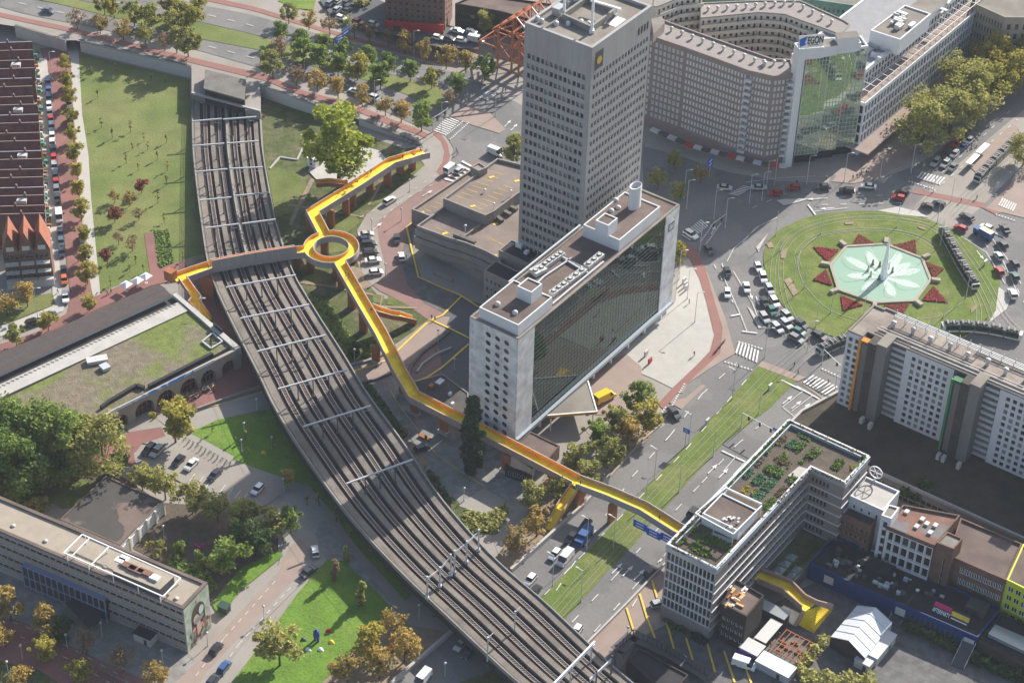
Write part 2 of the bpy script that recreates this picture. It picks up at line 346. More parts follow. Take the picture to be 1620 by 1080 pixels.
def roof_with_parapet(mb, xy, z, ph, pw, m_roof, m_par, inset=0.0):
    xy = ccw(xy); n = len(xy); V = [Vector((p[0], p[1], 0)) for p in xy]; inn = []
    for i in range(n):
        d1 = (V[i]-V[i-1]).normalized(); d2 = (V[(i+1) % n]-V[i]).normalized(); n1 = Vector((-d1.y, d1.x, 0)); n2 = Vector((-d2.y, d2.x, 0))
        b = (n1+n2); b = b/max(.3, b.dot(n1)) if b.length > 1e-5 else n1
        inn.append(V[i]+b*pw)
    for i in range(n):
        j = (i+1) % n
        mb.quad(V[i]+ZZ*(z+ph), V[j]+ZZ*(z+ph), inn[j]+ZZ*(z+ph), inn[i]+ZZ*(z+ph), m_par)
        mb.quad(inn[i]+ZZ*(z+ph), inn[j]+ZZ*(z+ph), inn[j]+ZZ*z, inn[i]+ZZ*z, m_par)
        mb.quad(V[i]+ZZ*z, V[j]+ZZ*z, V[j]+ZZ*(z+ph), V[i]+ZZ*(z+ph), m_par)
    mb.flat([p+ZZ*(z+.03) for p in inn], m_roof)
def RF(root):
    for c in root.children:
        if c.name.split('.')[0] == 'roof': return c
    return root
def base_of(xy): 
    c = sum((Vector((p[0], p[1], 0)) for p in xy), Vector())/len(xy); return c
def building(name, label, xy, z1, wall='concrete', roof='gravel_roof', faces=None, z0=0.0, ph=.6, pw=.4, par=None, wmats=('white', 'win'), style='p', fr=.08, group=None, cat='building', cap=100, w2=None, label_z=0):
    """faces: {edge index in the order xy was given (made anticlockwise first): window grid}"""
    xy = ccw([(p[0], p[1]) for p in xy]); b = base_of(xy); b.z = z0
    root = thing(name, label, cat, b, group); mb = MB(); wins = []; n = len(xy)
    for i in range(n):
        sp = (faces or {}).get(i); wall_face(mb, xy[i], xy[(i+1) % n], z0, z1, sp, wins)
    mb.build('wall', [M[wall], M[w2 or wall]], root)
    rb = MB(); roof_with_parapet(rb, xy, z1, ph, pw, 0, 1); rb.build('roof', [M[roof], M[par or wall]], root)
    if wins: put_windows(root, wins, wmats, style, fr, cap=cap)
    return root, xy
def rectxy(A, U, lu, V, lv):
    A = Vector(A); return [tuple((A+U*a+V*b)[:2]) for a, b in ((0, 0), (lu, 0), (lu, lv), (0, lv))]
def along(px, z, A, D): return (P(px[0], px[1], z)-A).dot(D)
ORD = 'first second third fourth fifth sixth seventh eighth ninth tenth eleventh twelfth thirteenth fourteenth fifteenth sixteenth seventeenth eighteenth nineteenth twentieth twenty-first twenty-second twenty-third twenty-fourth twenty-fifth twenty-sixth twenty-seventh twenty-eighth twenty-ninth thirtieth'.split()
# ================================================================ GROUND
gb = MB(); gb.quad((-3500, -1500, -.25), (3500, -1500, -.25), (3500, 5000, -.25), (-3500, 5000, -.25))
gmb = MB(); gmb.quad((-700, 150, 0), (700, 150, 0), (700, 1100, 0), (-700, 1100, 0))
o = gb.build('ground', M['paving']); o['kind'] = 'structure'
o = gmb.build('ground', M['paving']); o['kind'] = 'structure'
S = sheet
# --- right: big crossing, roundabout and avenues
S('road', [(1105, 400), (1085, 385), (1040, 355), (1020, 330), (1016, 250), (1022, 205), (1111, 240), (1220, 266), (1300, 268), (1335, 283), (1390, 283), (1440, 266), (1475, 246), (1560, 180), (1620, 130), (1720, 50), (1800, 400), (1720, 700), (1500, 660), (1330, 640), (1262, 602), (1200, 578), (1163, 562), (1147, 506), (1127, 454)], 1, 'asphalt')
S('pavement', [(1018, 200), (1111, 238), (1220, 262), (1250, 264), (1300, 262), (1318, 270), (1310, 290), (1230, 286), (1150, 272), (1085, 250), (1020, 232)], 2, 'paving', raised=.1)
S('pavement', [(1316, 288), (1330, 270), (1370, 246), (1420, 226), (1447, 240), (1432, 262), (1382, 284), (1350, 291)], 2, 'brick_pale', raised=.1)
S('road', [(1025, 215), (1085, 248), (1160, 272), (1230, 284), (1225, 292), (1120, 300), (1060, 345), (1020, 320)], 2, 'asphalt')
# coolsingel-like avenue: central tram lanes
S('tramway', [(1425, 352), (1480, 290), (1540, 240), (1600, 190), (1660, 140), (1700, 180), (1640, 240), (1590, 290), (1550, 330), (1512, 362)], 2, 'paving', )
S('tram_stop', [(1531, 262), (1545, 250), (1600, 197), (1612, 203), (1560, 262), (1545, 275)], 3, 'brick_pale', raised=.15)
S('pavement', [(1560, 330), (1600, 290), (1660, 230), (1700, 330), (1620, 345), (1590, 338)], 2, 'brick_pale', raised=.1)
S('bike_path', [(1440, 305), (1452, 300), (1560, 322), (1556, 330)], 3, 'bike_red')
S('bike_path', [(1555, 330), (1592, 322), (1620, 316), (1620, 326), (1575, 340)], 4, 'bike_red')
# main road, lower part
S('road', [(540, 1160), (625, 1079), (716, 1000), (808, 906), (922, 803), (956, 763), (1015, 700), (1030, 682), (1049, 675), (1057, 668), (1046, 655), (1052, 646), (1075, 624), (1088, 607), (1127, 580), (1163, 562), (1205, 579), (1262, 600), (1330, 640), (1283, 674), (1240, 712), (1100, 845), (1049, 896), (992, 956), (930, 1018), (830, 1130), (790, 1180)], 2, 'asphalt')
S('grass_verge', [(800, 1095), (852, 949), (927, 875), (981, 818), (1002, 794), (1085, 706), (1134, 654), (1170, 614), (1199, 580), (1262, 601), (1220, 644), (1145, 701), (1046, 810), (1007, 857), (966, 899), (891, 983), (830, 1100)], 3, 'grass_tram', raised=.12)
S('pavement', [(1199, 580), (1205, 572), (1275, 598), (1262, 604)], 4, 'brick_pale', raised=.1)
S('traffic_island', [(1058, 637), (1078, 648), (1117, 611), (1110, 609), (1085, 630)], 3, 'brick_pale', raised=.12)
# forecourt of the white office slab
S('pavement', [(955, 560), (1042, 498), (1068, 478), (1075, 420), (1100, 400), (1113, 417), (1128, 455), (1145, 500), (1135, 540), (1128, 560), (1095, 590), (1065, 615), (1035, 600), (1012, 590), (990, 575)], 2, 'paving_light')
S('bike_path', [(1088, 385), (1103, 400), (1113, 417), (1128, 455), (1148, 505), (1140, 560), (1100, 595), (1072, 622), (1050, 648), (1040, 640), (1066, 612), (1100, 580), (1123, 556), (1130, 530), (1118, 480), (1106, 440), (1090, 410), (1078, 395)], 4, 'bike_red')
S('pavement', [(1113, 417), (1128, 455), (1148, 505), (1163, 560), (1127, 581), (1088, 607), (1080, 622), (1072, 622), (1100, 595), (1139, 560), (1143, 520), (1128, 470)], 5, 'brick_pale')
S('driveway', [(925, 600), (955, 575), (990, 560), (1014, 580), (1016, 598), (1038, 612), (1030, 640), (985, 660), (930, 655)], 3, 'brick_pale')
S('pavement', [(815, 699), (843, 675), (925, 600), (944, 650), (985, 660), (1034, 640), (1053, 645), (1046, 660), (1057, 668), (1015, 700), (956, 763), (922, 803), (870, 850), (808, 906), (790, 880), (760, 800), (700, 700), (740, 665)], 1, 'paving')
S('dirt', [(870, 735), (950, 760), (1010, 690), (1040, 660), (1030, 690), (956, 755), (860, 850), (805, 905), (785, 880), (830, 820)], 2, 'dirt')
S('pavement', [(1262, 604), (1330, 643), (1300, 672), (1250, 720), (1225, 705), (1283, 674), (1320, 645)], 4, 'brick_pale')
S('bike_path', [(1283, 676), (1318, 645), (1330, 650), (1300, 680), (1270, 705), (1262, 700)], 5, 'bike_red')
S('pavement', [(830, 1130), (930, 1018), (992, 956), (1049, 896), (1060, 905), (1045, 960), (1120, 1000), (1200, 1040), (1170, 1100), (900, 1150)], 3, 'brick_pale')
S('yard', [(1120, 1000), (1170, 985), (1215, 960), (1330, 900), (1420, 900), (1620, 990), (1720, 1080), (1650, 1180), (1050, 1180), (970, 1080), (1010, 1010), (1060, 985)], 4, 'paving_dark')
# centre: car ramp, brick street round the green
S('road', [(757, 255), (800, 275), (745, 305), (700, 335), (660, 352), (652, 372), (655, 410), (665, 442), (720, 470), (765, 490), (745, 560), (705, 590), (650, 600), (640, 590), (665, 545), (690, 515), (640, 480), (600, 460), (575, 440), (568, 400), (590, 360), (640, 320), (700, 280), (735, 258)], 2, 'brick_road')
S('parking_bay', [(565, 365), (597, 362), (600, 385), (608, 415), (612, 440), (588, 452), (572, 430), (570, 400)], 3, 'paving')
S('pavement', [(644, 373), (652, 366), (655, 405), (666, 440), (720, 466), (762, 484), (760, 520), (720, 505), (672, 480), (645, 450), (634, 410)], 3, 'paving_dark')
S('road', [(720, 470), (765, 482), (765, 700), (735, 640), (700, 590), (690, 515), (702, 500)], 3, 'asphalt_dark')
S('road', [(538, 585), (580, 575), (620, 555), (660, 520), (686, 500), (712, 502), (700, 530), (650, 575), (610, 596), (560, 606)], 4, 'brick_pale')
S('pavement', [(545, 578), (590, 565), (625, 545), (620, 556), (580, 576), (548, 588)], 5, 'paving')
S('pavement', [(560, 606), (618, 598), (650, 640), (700, 650), (745, 660), (800, 700), (850, 755), (800, 830), (730, 800), (690, 750), (640, 680), (600, 630)], 2, 'paving_grey')
S('pavement', [(725, 800), (765, 772), (805, 795), (762, 815)], 4, 'paving')
S('shrub_bed', [(735, 805), (768, 815), (800, 797), (805, 815), (785, 845), (730, 840), (700, 795), (715, 785)], 3, 'grass_rough')
S('shrub_bed', [(568, 608), (588, 612), (645, 690), (625, 700), (600, 660)], 3, 'grass_rough')
S('dirt', [(628, 706), (650, 698), (680, 730), (670, 745), (690, 775), (665, 760)], 3, 'dirt')
S('pavement', [(655, 240), (684, 206), (705, 216), (716, 235), (712, 262), (690, 285), (640, 320), (600, 350), (580, 375), (565, 365), (580, 340), (640, 290), (672, 262)], 3, 'paving')
S('bike_path', [(684, 206), (697, 212), (708, 228), (712, 248), (706, 268), (696, 278), (690, 272), (700, 258), (703, 240), (697, 224), (686, 214)], 4, 'bike_red')
# green round the footbridge ring
S('grass', [(412, 150), (500, 178), (560, 208), (600, 222), (640, 236), (662, 232), (676, 258), (640, 292), (590, 335), (568, 365), (560, 400), (575, 440), (600, 470), (650, 482), (690, 500), (660, 520), (620, 548), (580, 567), (548, 578), (500, 490), (465, 430), (437, 350), (418, 250)], 1, 'grass_rough')
for k, q in enumerate([[(421, 262), (470, 272), (490, 300), (480, 330), (437, 345), (428, 300)], [(530, 345), (560, 338), (570, 352), (545, 372), (522, 366)], [(520, 380), (545, 380), (552, 396), (520, 402), (512, 396)],
                       [(585, 310), (610, 305), (612, 316), (590, 326), (575, 322)], [(478, 440), (500, 430), (513, 442), (500, 452), (476, 446)], [(590, 465), (608, 468), (606, 480), (590, 478)], [(615, 468), (640, 480), (650, 488), (612, 482)],
                       [(560, 420), (573, 438), (580, 450), (565, 455), (566, 436)], [(648, 256), (672, 262), (660, 276), (640, 285), (625, 282)]]):
    S('lawn', q, 2, 'grass')
S('concrete_disc', [(490, 262), (500, 246), (530, 235), (570, 232), (600, 240), (610, 252), (600, 270), (570, 290), (530, 295), (500, 285), (488, 272)], 3, 'concrete_lt', raised=.25)
S('dirt', [(553, 420), (570, 425), (582, 440), (590, 452), (575, 458), (556, 440)], 2, 'dirt')
for q in [[(498, 285), (492, 282), (463, 338), (457, 356), (462, 357), (470, 338)], [(455, 326), (530, 337), (575, 345), (575, 343), (530, 334), (456, 323)], [(585, 325), (600, 300), (606, 285), (603, 285), (596, 300), (581, 325)],
          [(470, 448), (520, 455), (590, 468), (590, 465), (520, 451), (470, 444)], [(600, 500), (606, 468), (604, 466), (597, 500)], [(585, 487), (660, 489), (660, 486), (585, 483)]]:
    S('path', q, 3, 'dirt')
# left: park lawn, street, houses side
S('park_lawn', [(123, 82), (150, 90), (300, 126), (304, 250), (312, 320), (320, 365), (331, 405), (322, 414), (288, 416), (230, 438), (181, 453), (159, 466), (153, 405), (144, 312), (140, 246), (130, 181)], 1, 'grass_park')
S('path', [(228, 369), (242, 369), (251.6, 426), (237, 431)], 2, 'brick_street')
S('flower_bed', [(244, 366), (266, 364), (275, 415), (253, 426)], 2, 'grass_rough')
S('dirt', [(290, 412), (322, 402), (331, 410), (330, 425), (296, 428)], 2, 'dirt')
S('pavement', [(116, 60), (124, 78), (130, 181), (140, 246), (144, 312), (153, 405), (159, 466), (145, 470), (136, 415), (126, 312), (118, 225), (110, 120), (104, 82)], 1, 'paving_light')
S('road', [(62, 78), (100, 72), (112, 95), (116, 170), (122, 260), (128, 330), (138, 420), (148, 475), (112, 520), (50, 560), (-60, 620), (-60, 600), (42, 535), (105, 500), (112, 470), (104, 400), (95, 300), (86, 190), (80, 120)], 2, 'brick_street')
S('pavement', [(58, 95), (74, 92), (82, 170), (90, 270), (98, 370), (106, 470), (100, 492), (40, 518), (-40, 548), (-40, 520), (10, 515), (84, 484), (82, 440), (70, 290), (62, 170)], 3, 'paving_light')
S('parking_lane', [(72, 120), (80, 120), (108, 470), (99, 478)], 4, 'paving')
S('road', [(140, 474), (190, 452), (237, 431), (290, 412), (300, 428), (278, 441), (264, 447), (240, 452), (120, 505), (40, 542), (0, 560), (0, 545), (60, 525)], 3, 'brick_street')
S('lawn', [(0, 478), (83, 464), (88, 482), (10, 512), (0, 514)], 4, 'grass')
S('plaza', [(296, 428), (330, 424), (345, 440), (372, 520), (415, 605), (418, 618), (400, 628), (330, 640), (285, 655), (240, 660), (250, 640), (300, 590), (378, 560), (340, 525), (300, 470)], 2, 'brick_street')
# below the station arches: path, street, parking, lawns
S('pavement', [(190, 670), (240, 655), (330, 643), (420, 616), (430, 636), (405, 650), (345, 668), (310, 690), (345, 700), (440, 745), (500, 790), (540, 850), (530, 900), (440, 780), (330, 735), (255, 705), (215, 700), (205, 685)], 3, 'paving')
S('pavement', [(310, 662), (420, 625), (426, 640), (345, 668), (305, 682)], 4, 'paving')
S('road', [(165, 700), (205, 684), (255, 676), (262, 690), (225, 702), (215, 716), (215, 735), (150, 745), (60, 790), (0, 815), (0, 790), (100, 745)], 4, 'brick_street')
S('parking_lot', [(212, 718), (225, 706), (255, 705), (330, 735), (420, 768), (445, 782), (420, 800), (360, 800), (260, 750), (215, 736)], 4, 'paving')
S('lawn', [(300, 685), (345, 664), (432, 646), (470, 705), (540, 805), (620, 895), (650, 940), (640, 950), (600, 905), (560, 860), (525, 810), (490, 770), (430, 750), (368, 728), (370, 722), (330, 700)], 4, 'grass_lush')
S('road', [(430, 800), (460, 790), (500, 800), (530, 850), (525, 880), (480, 920), (400, 1000), (330, 1085), (260, 1180), (200, 1160), (290, 1070), (330, 1015), (400, 940), (440, 895), (450, 860)], 3, 'paving')
S('road', [(455, 870), (475, 850), (490, 870), (478, 905), (400, 985), (330, 1060), (280, 1130), (240, 1110), (300, 1060), (360, 990), (440, 905)], 4, 'brick_pale')
S('path', [(495, 835), (512, 822), (560, 880), (610, 940), (650, 1000), (640, 1015), (600, 960), (540, 895), (520, 900)], 5, 'paving_grey')
S('lawn', [(518, 885), (545, 888), (600, 940), (622, 965), (600, 1000), (560, 1030), (500, 1090), (350, 1110), (370, 1075), (420, 1010), (470, 940)], 5, 'grass_lush')
S('dirt', [(622, 965), (650, 990), (715, 1000), (620, 1085), (560, 1130), (440, 1130), (500, 1085), (560, 1030), (600, 1000)], 4, 'dirt')
S('lawn', [(335, 955), (380, 900), (440, 870), (448, 880), (380, 935), (348, 978)], 5, 'grass_lush')
S('garden', [(195, 860), (250, 800), (330, 800), (440, 830), (440, 880), (380, 900), (330, 960), (275, 900)], 2, 'soil')
S('schoolyard', [(90, 770), (170, 738), (255, 795), (330, 800), (230, 850), (130, 800)], 2, 'soil')
S('lawn', [(70, 790), (100, 750), (150, 765), (130, 800), (100, 805)], 3, 'grass')
S('pavement', [(-40, 900), (0, 900), (130, 960), (300, 1035), (320, 1060), (250, 1130), (160, 1140), (80, 1010), (-40, 960)], 2, 'paving_grey')
S('bike_path', [(-40, 965), (40, 985), (150, 1040), (250, 1085), (240, 1095), (130, 1045), (-40, 980)], 3, 'bike_red')
S('road', [(-40, 985), (40, 1000), (150, 1055), (230, 1095), (180, 1140), (90, 1080), (-40, 1030)], 3, 'brick_street')
S('lawn', [(-40, 1035), (60, 1060), (160, 1120), (-40, 1120)], 4, 'grass_rough')
S('grass', [(700, 1090), (780, 1060), (830, 1090), (840, 1180), (700, 1180)], 4, 'grass_rough')
# --- raised avenue at the top with its retaining wall
def zav(x): 
    t = min(1, max(0, (690-x)/230.0)); return 4.2*t*t*(3-2*t)
def rs(pl, n):
    d = [0]
    for i in range(1, len(pl)): d.append(d[-1]+math.hypot(pl[i][0]-pl[i-1][0], pl[i][1]-pl[i-1][1]))
    out = []
    for k in range(n+1):
        t = d[-1]*k/n; i = 1
        while i < len(d)-1 and d[i] < t: i += 1
        u = (t-d[i-1])/max(1e-9, d[i]-d[i-1]); out.append((pl[i-1][0]+(pl[i][0]-pl[i-1][0])*u, pl[i-1][1]+(pl[i][1]-pl[i-1][1])*u))
    return out
def band(name, near, far, off, m, n=80, kind='structure', rows=1):
    A, B = rs(near, n), rs(far, n); mb = MB()
    for i in range(n):
        for j in range(rows):
            def q(a, b, t): x = a[0]+(b[0]-a[0])*t; y = a[1]+(b[1]-a[1])*t; return P(x, y, zav(x)+off)
            mb.quad(q(A[i], B[i], j/rows), q(A[i+1], B[i+1], j/rows), q(A[i+1], B[i+1], (j+1)/rows), q(A[i], B[i], (j+1)/rows))
    o = mb.build(name, M[m]); o['kind'] = kind; return o
WALL = [(-60, 30), (24, 42), (104, 66), (116, 62), (127, 67), (303, 108), (318, 112), (412, 137), (511, 172), (568, 189), (607, 207), (646, 223), (690, 236)]
def ln(x, pts):
    for i in range(1, len(pts)):
        if x <= pts[i][0] or i == len(pts)-1: t = (x-pts[i-1][0])/(pts[i][0]-pts[i-1][0]); return pts[i-1][1]+t*(pts[i][1]-pts[i-1][1])
nearW = [(x, ln(x, WALL)) for x in range(-60, 700, 10)]
band('terrain', nearW, [(x, -160) for x in range(-60, 700, 10)], .02, 'paving', 76, rows=14)
xs = list(range(-60, 720, 20))
def strip(name, l0, l1, off, m): band(name, [(x, ln(x, l0)) for x in xs], [(x, ln(x, l1)) for x in xs], off, m)
strip('bike_path', [(-60, 5), (0, 27), (104, 49), (181, 69), (285, 95), (420, 128), (478, 152), (556, 173), (620, 199), (659, 212), (700, 232)], [(-60, -5), (0, 20), (104, 42), (181, 61), (285, 87), (420, 118), (478, 143), (556, 163), (620, 189), (659, 203), (700, 222)], .12, 'bike_red')
strip('road', [(-60, -5), (47, 24), (130, 40), (311, 79), (420, 110), (530, 141), (646, 193), (700, 216)], [(-60, -28), (47, -1), (100, 8), (145, 18), (319, 61), (415, 79), (444, 92), (540, 114), (620, 139), (720, 181)], .12, 'asphalt')
strip('grass_verge', [(-60, -26), (100, 8), (145, 19), (319, 62), (415, 80), (444, 93), (540, 115), (620, 140), (720, 182)], [(-60, -40), (148, 6), (319, 36), (420, 60), (581, 109), (720, 145)], .22, 'grass_park')
strip('road', [(-60, -42), (148, 5), (319, 35), (420, 59), (581, 108), (720, 144)], [(-60, -75), (324, 9), (400, 24), (514, 57), (720, 112)], .12, 'asphalt')
strip('bike_path', [(-60, -80), (400, 17), (517, 52), (720, 108)], [(-60, -88), (400, 10), (517, 46), (720, 101)], .12, 'bike_red')
# continuation of the avenue across the crossing
S('road', [(680, 208), (716, 180), (752, 152), (735, 110), (773, 140), (830, 165), (830, 300), (790, 290), (757, 258), (735, 262), (713, 262), (718, 235), (706, 216)], 2, 'asphalt')
S('traffic_island', [(712, 185), (740, 168), (775, 180), (800, 205), (790, 212), (735, 195)], 3, 'brick_pale', raised=.1)
S('road', [(800, 90), (830, 110), (830, 170), (773, 140), (752, 118)], 3, 'paving')
S('road', [(700, 112), (735, 116), (753, 150), (716, 182), (700, 180)], 1, 'asphalt')
S('pavement', [(735, 105), (790, 110), (830, 125), (830, 150), (775, 138), (752, 128)], 2, 'paving')
S('car_park', [(505, 0), (560, -20), (640, 20), (760, 55), (760, 78), (690, 74), (560, 40), (520, 20)], 1, 'asphalt_dark', z=4.3)
S('lawn', [(440, 2), (452, -10), (500, 0), (496, 16), (470, 14)], 1, 'grass_lush', z=4.3)
# retaining walls (real walls of the raised street)
def wallrun(name, pts, top, th, m, label, ph=.9, zb=0.0):
    mb = MB()
    w = [P(x, y, top(x) if callable(top) else top) for x, y in pts]
    for i in range(len(w)-1):
        p, q = w[i], w[i+1]; d = (q-p); d.z = 0; d.normalize(); nn = Vector((d.y, -d.x, 0))*th/2
        hp = p.z+ph; hq = q.z+ph
        A = [Vector((p.x, p.y, zb))-nn, Vector((p.x, p.y, zb))+nn, Vector((q.x, q.y, zb))+nn, Vector((q.x, q.y, zb))-nn]
        Bt = [Vector((v.x, v.y, hp if k < 2 else hq)) for k, v in enumerate(A)]
        mb.add(A+Bt, [(4, 5, 6, 7), (1, 2, 6, 5), (3, 0, 4, 7), (0, 1, 5, 4), (2, 3, 7, 6)], 0)
        mb.bar(Bt[0]+nn+ZZ*.08, Bt[3]+nn+ZZ*.08, th+.25, .16, 1)
    o = mb.build(name, [M[m], M['concrete_dk']]); tag(o, label, 'wall'); return o
wallrun('retaining_wall', [(127, 65), (215, 86), (303, 107)], 4.2, .6, 'offwhite', 'pale concrete retaining wall along the top edge of the park lawn', .5)
wallrun('retaining_wall', [(24, 42), (104, 66)], 4.2, .6, 'concrete_lt', 'pale retaining wall above the brick ramp at the top left corner', .5)
wallrun('retaining_wall', [(412, 136), (460, 153), (511, 171)], zav, .5, 'offwhite', 'white topped retaining wall right of the railway tunnel mouth', .5)
wallrun('retaining_wall', [(568, 189), (607, 206), (646, 222), (668, 230)], zav, .4, 'concrete_lt', 'low curved kerb wall behind the large poplar', .5)
# --- markings
def lines(name, segs, w, m='white_paint', z=.16, kind='structure', dash=None, zf=None):
    mb = MB()
    for s in segs:
        pts = [P(x, y, zf(x) if zf else 0)+ZZ*(z+.2) for x, y in s]
        if dash:
            on, off = dash
            for i in range(len(pts)-1):
                a, b = pts[i], pts[i+1]; L = (b-a).length; d = (b-a)/L; t = 0
                while t < L: mb.ribbon([a+d*t, a+d*min(L, t+on)], w); t += on+off
        else: mb.ribbon(pts, w)
    o = mb.build(name, M[m]); o['kind'] = kind; return o
lines('road_marking', [[(830, 975), (915, 885), (1010, 790), (1085, 712), (1150, 637), (1195, 585)], [(880, 935), (935, 850), (1000, 755), (1060, 690), (1110, 625), (1165, 575)],
                       [(940, 1000), (1010, 922), (1080, 850), (1150, 775), (1200, 722), (1262, 660)], [(905, 985), (975, 910), (1040, 838), (1110, 765), (1165, 705), (1225, 655)], [(1000, 960), (1050, 880), (1130, 790), (1180, 740), (1255, 668)]], .22, dash=(3, 6))
def zebra(pts, n, wf=.5, name='zebra_crossing'):
    """pts: 4 corners, stripes run from side 0-1 to side 3-2"""
    mb = MB(); a, b, c, d = [P(x, y)+ZZ*.36 for x, y in pts]
    for i in range(n):
        t0 = i/n; t1 = (i+wf)/n; q = [a.lerp(b, t0), a.lerp(b, t1), d.lerp(c, t1), d.lerp(c, t0)]
        mb.flat(q)
    o = mb.build(name, M['white_paint']); o['kind'] = 'structure'
zebra([(1169, 541), (1203, 557), (1200, 576), (1163, 559)], 7)
zebra([(1286, 594), (1328, 614), (1308, 627), (1270, 606)], 8)
zebra([(1078, 373), (1110, 347), (1122, 358), (1092, 382)], 11)
zebra([(1152, 308), (1178, 294), (1192, 297), (1168, 311)], 7)
zebra([(1448, 280), (1457, 273), (1500, 285), (1488, 294)], 1, .05)
zebra([(1450, 283), (1488, 294), (1498, 283), (1458, 273)], 8)
zebra([(1579, 326), (1604, 336), (1610, 325), (1586, 314)], 7)
zebra([(686, 208), (709, 184), (728, 192), (705, 215)], 9)
zebra([(758, 155), (772, 145), (786, 150), (772, 160)], 6)
zebra([(702, 285), (735, 252), (752, 262), (720, 290)], 6, .4)
for sgs in ([[(1146, 573), (1192, 587)], [(1168, 541), (1206, 553)], [(1300, 584), (1330, 598)], [(1437, 288), (1478, 300)], [(1575, 340), (1605, 350)], [(1115, 390), (1140, 355)], [(1108, 384), (1132, 350)], [(712, 222), (742, 195)], [(705, 216), (733, 193)], [(1046, 672), (1083, 608)], [(1039, 666), (1053, 645)]],): lines('road_marking', sgs, .5, dash=(.5, .5))
lines('road_marking', [[(1260, 612), (1310, 640)], [(1142, 714), (1182, 733)], [(1156, 501), (1172, 498)], [(1278, 325), (1290, 341)], [(1236, 602), (1268, 618)], [(1174, 525), (1198, 528)]], .5)
lines('road_marking', [[(1145, 440), (1172, 500), (1182, 526)], [(1160, 430), (1190, 480), (1202, 512)], [(1200, 360), (1160, 395), (1150, 415)], [(1230, 345), (1195, 362), (1175, 385)], [(1285, 336), (1340, 330)], [(1258, 661), (1238, 645)], [(1144, 747), (1165, 722)], [(1160, 752), (1180, 730)], [(1262, 655), (1298, 632)], [(1238, 645), (1270, 620)], [(1252, 652), (1285, 627)],
                        [(1520, 375), (1560, 400), (1590, 450)], [(1560, 365), (1600, 420), (1615, 450)], [(1585, 410), (1612, 470)], [(500, 130), (600, 165)], [(1180, 290), (1230, 283), (1290, 280)]], .18)
lines('road_marking', [[(1300, 315), (1400, 310)], [(1300, 325), (1440, 322)], [(1460, 300), (1530, 240), (1600, 175)], [(1475, 305), (1540, 250), (1610, 190)], [(1130, 420), (1160, 480)], [(1545, 370), (1600, 440), (1620, 480)], [(1190, 330), (1250, 305)]], .2, dash=(2, 4))
lines('road_marking', [[(x, ln(x, [(100, 22), (311, 70), (420, 98), (530, 128), (700, 200)])) for x in range(0, 690, 30)], [(x, ln(x, [(0, -20), (324, 24), (400, 42), (514, 80), (740, 146)])) for x in range(0, 740, 30)]], .2, dash=(3, 6), zf=zav, z=.2)
lines('road_marking', [[(570, 345), (640, 310), (700, 272), (735, 262)], [(585, 370), (630, 322), (700, 285)]], .16, dash=(1.5, 3))
lines('road_marking', [[(355, 1010), (440, 915)], [(310, 1070), (355, 1010)], [(335, 1080), (378, 1020), (460, 930)]], .14, dash=(1.5, 1.5), z=.2)
lines('road_marking', [[(20, 985), (60, 1000), (120, 1030), (200, 1075)], [(10, 1000), (60, 1018), (130, 1055), (180, 1085)]], .14, dash=(1.5, 2.5), z=.2)
# arrows
def arrow(px, py, dx, dy, s=1.0):
    a = P(px, py)+ZZ*.37; d = P(px+dx, py+dy)-P(px, py); d.normalize(); n = Vector((-d.y, d.x, 0)); mb = MB()
    mb.flat([a-n*.12*s, a+d*2.6*s-n*.12*s, a+d*2.6*s+n*.12*s, a+n*.12*s]); mb.flat([a+d*2.6*s-n*.5*s, a+d*4.2*s, a+d*2.6*s+n*.5*s])
    o = mb.build('road_arrow', M['white_paint']); o['kind'] = 'structure'
for q in [(900, 862, -14, 14), (1120, 750, 12, -12), (1137, 757, 12, -12), (1153, 762, 12, -12), (968, 908, 12, -12), (985, 912, 12, -12), (1003, 918, 12, -12), (1238, 640, 12, -10), (1252, 648, 12, -10), (1266, 652, 12, -10), (1278, 656, 12, -10), (1142, 418, 4, 12), (1196, 470, 4, 12), (1185, 460, 4, 12), (1440, 270, 9, -9), (798, 202, 8, -8), (808, 208, 8, -8), (590, 365, 10, -8), (668, 312, 10, -6), (1300, 315, -12, 1), (1320, 330, -12, 1), (1545, 398, 8, 10), (1125, 372, 4, -8)]:
    arrow(*q, s=1.15)
# gore areas
for q in [[(1228, 318), (1240, 316), (1282, 315), (1262, 321), (1240, 326)], [(1388, 334), (1420, 328), (1450, 335), (1470, 345), (1430, 341)], [(1572, 370), (1590, 378), (1584, 366)], [(1580, 455), (1600, 470), (1592, 490), (1563, 513), (1575, 492)], [(1182, 485), (1192, 505), (1200, 520), (1212, 519), (1200, 508), (1190, 492)], [(1196, 392), (1215, 370), (1204, 390), (1200, 400)]]:
    S('road_marking', q, 5, 'concrete_lt')
# yellow painted line round the green and plaza
lines('yellow_line', [[(653, 353), (643, 361), (662, 440), (700, 457), (728, 468), (757, 487)], [(730, 470), (700, 500), (680, 508), (640, 545), (617, 568), (590, 580), (553, 590)], [(684, 508), (710, 520), (742, 536)], [(742, 545), (700, 582), (676, 598), (655, 606)]], .55, 'yellow_line', z=.2)
lines('yellow_line', [[(617, 618), (630, 640), (660, 680), (690, 720), (730, 748), (766, 770)], [(300, 652), (360, 638), (420, 620)]], .18, 'yellow_line', z=.2)
lines('yellow_line', [[(1031, 918), (1040, 948)], [(1012, 940), (1024, 980), (1036, 1010)], [(991, 962), (1002, 997)], [(1047, 970), (1058, 998), (1066, 1027)], [(1085, 1010), (1096, 1045)], [(1115, 1005), (1131, 1064)], [(1145, 1030), (1162, 1080)], [(1180, 1060), (1190, 1085)]], .5, 'yellow_line', z=.2)
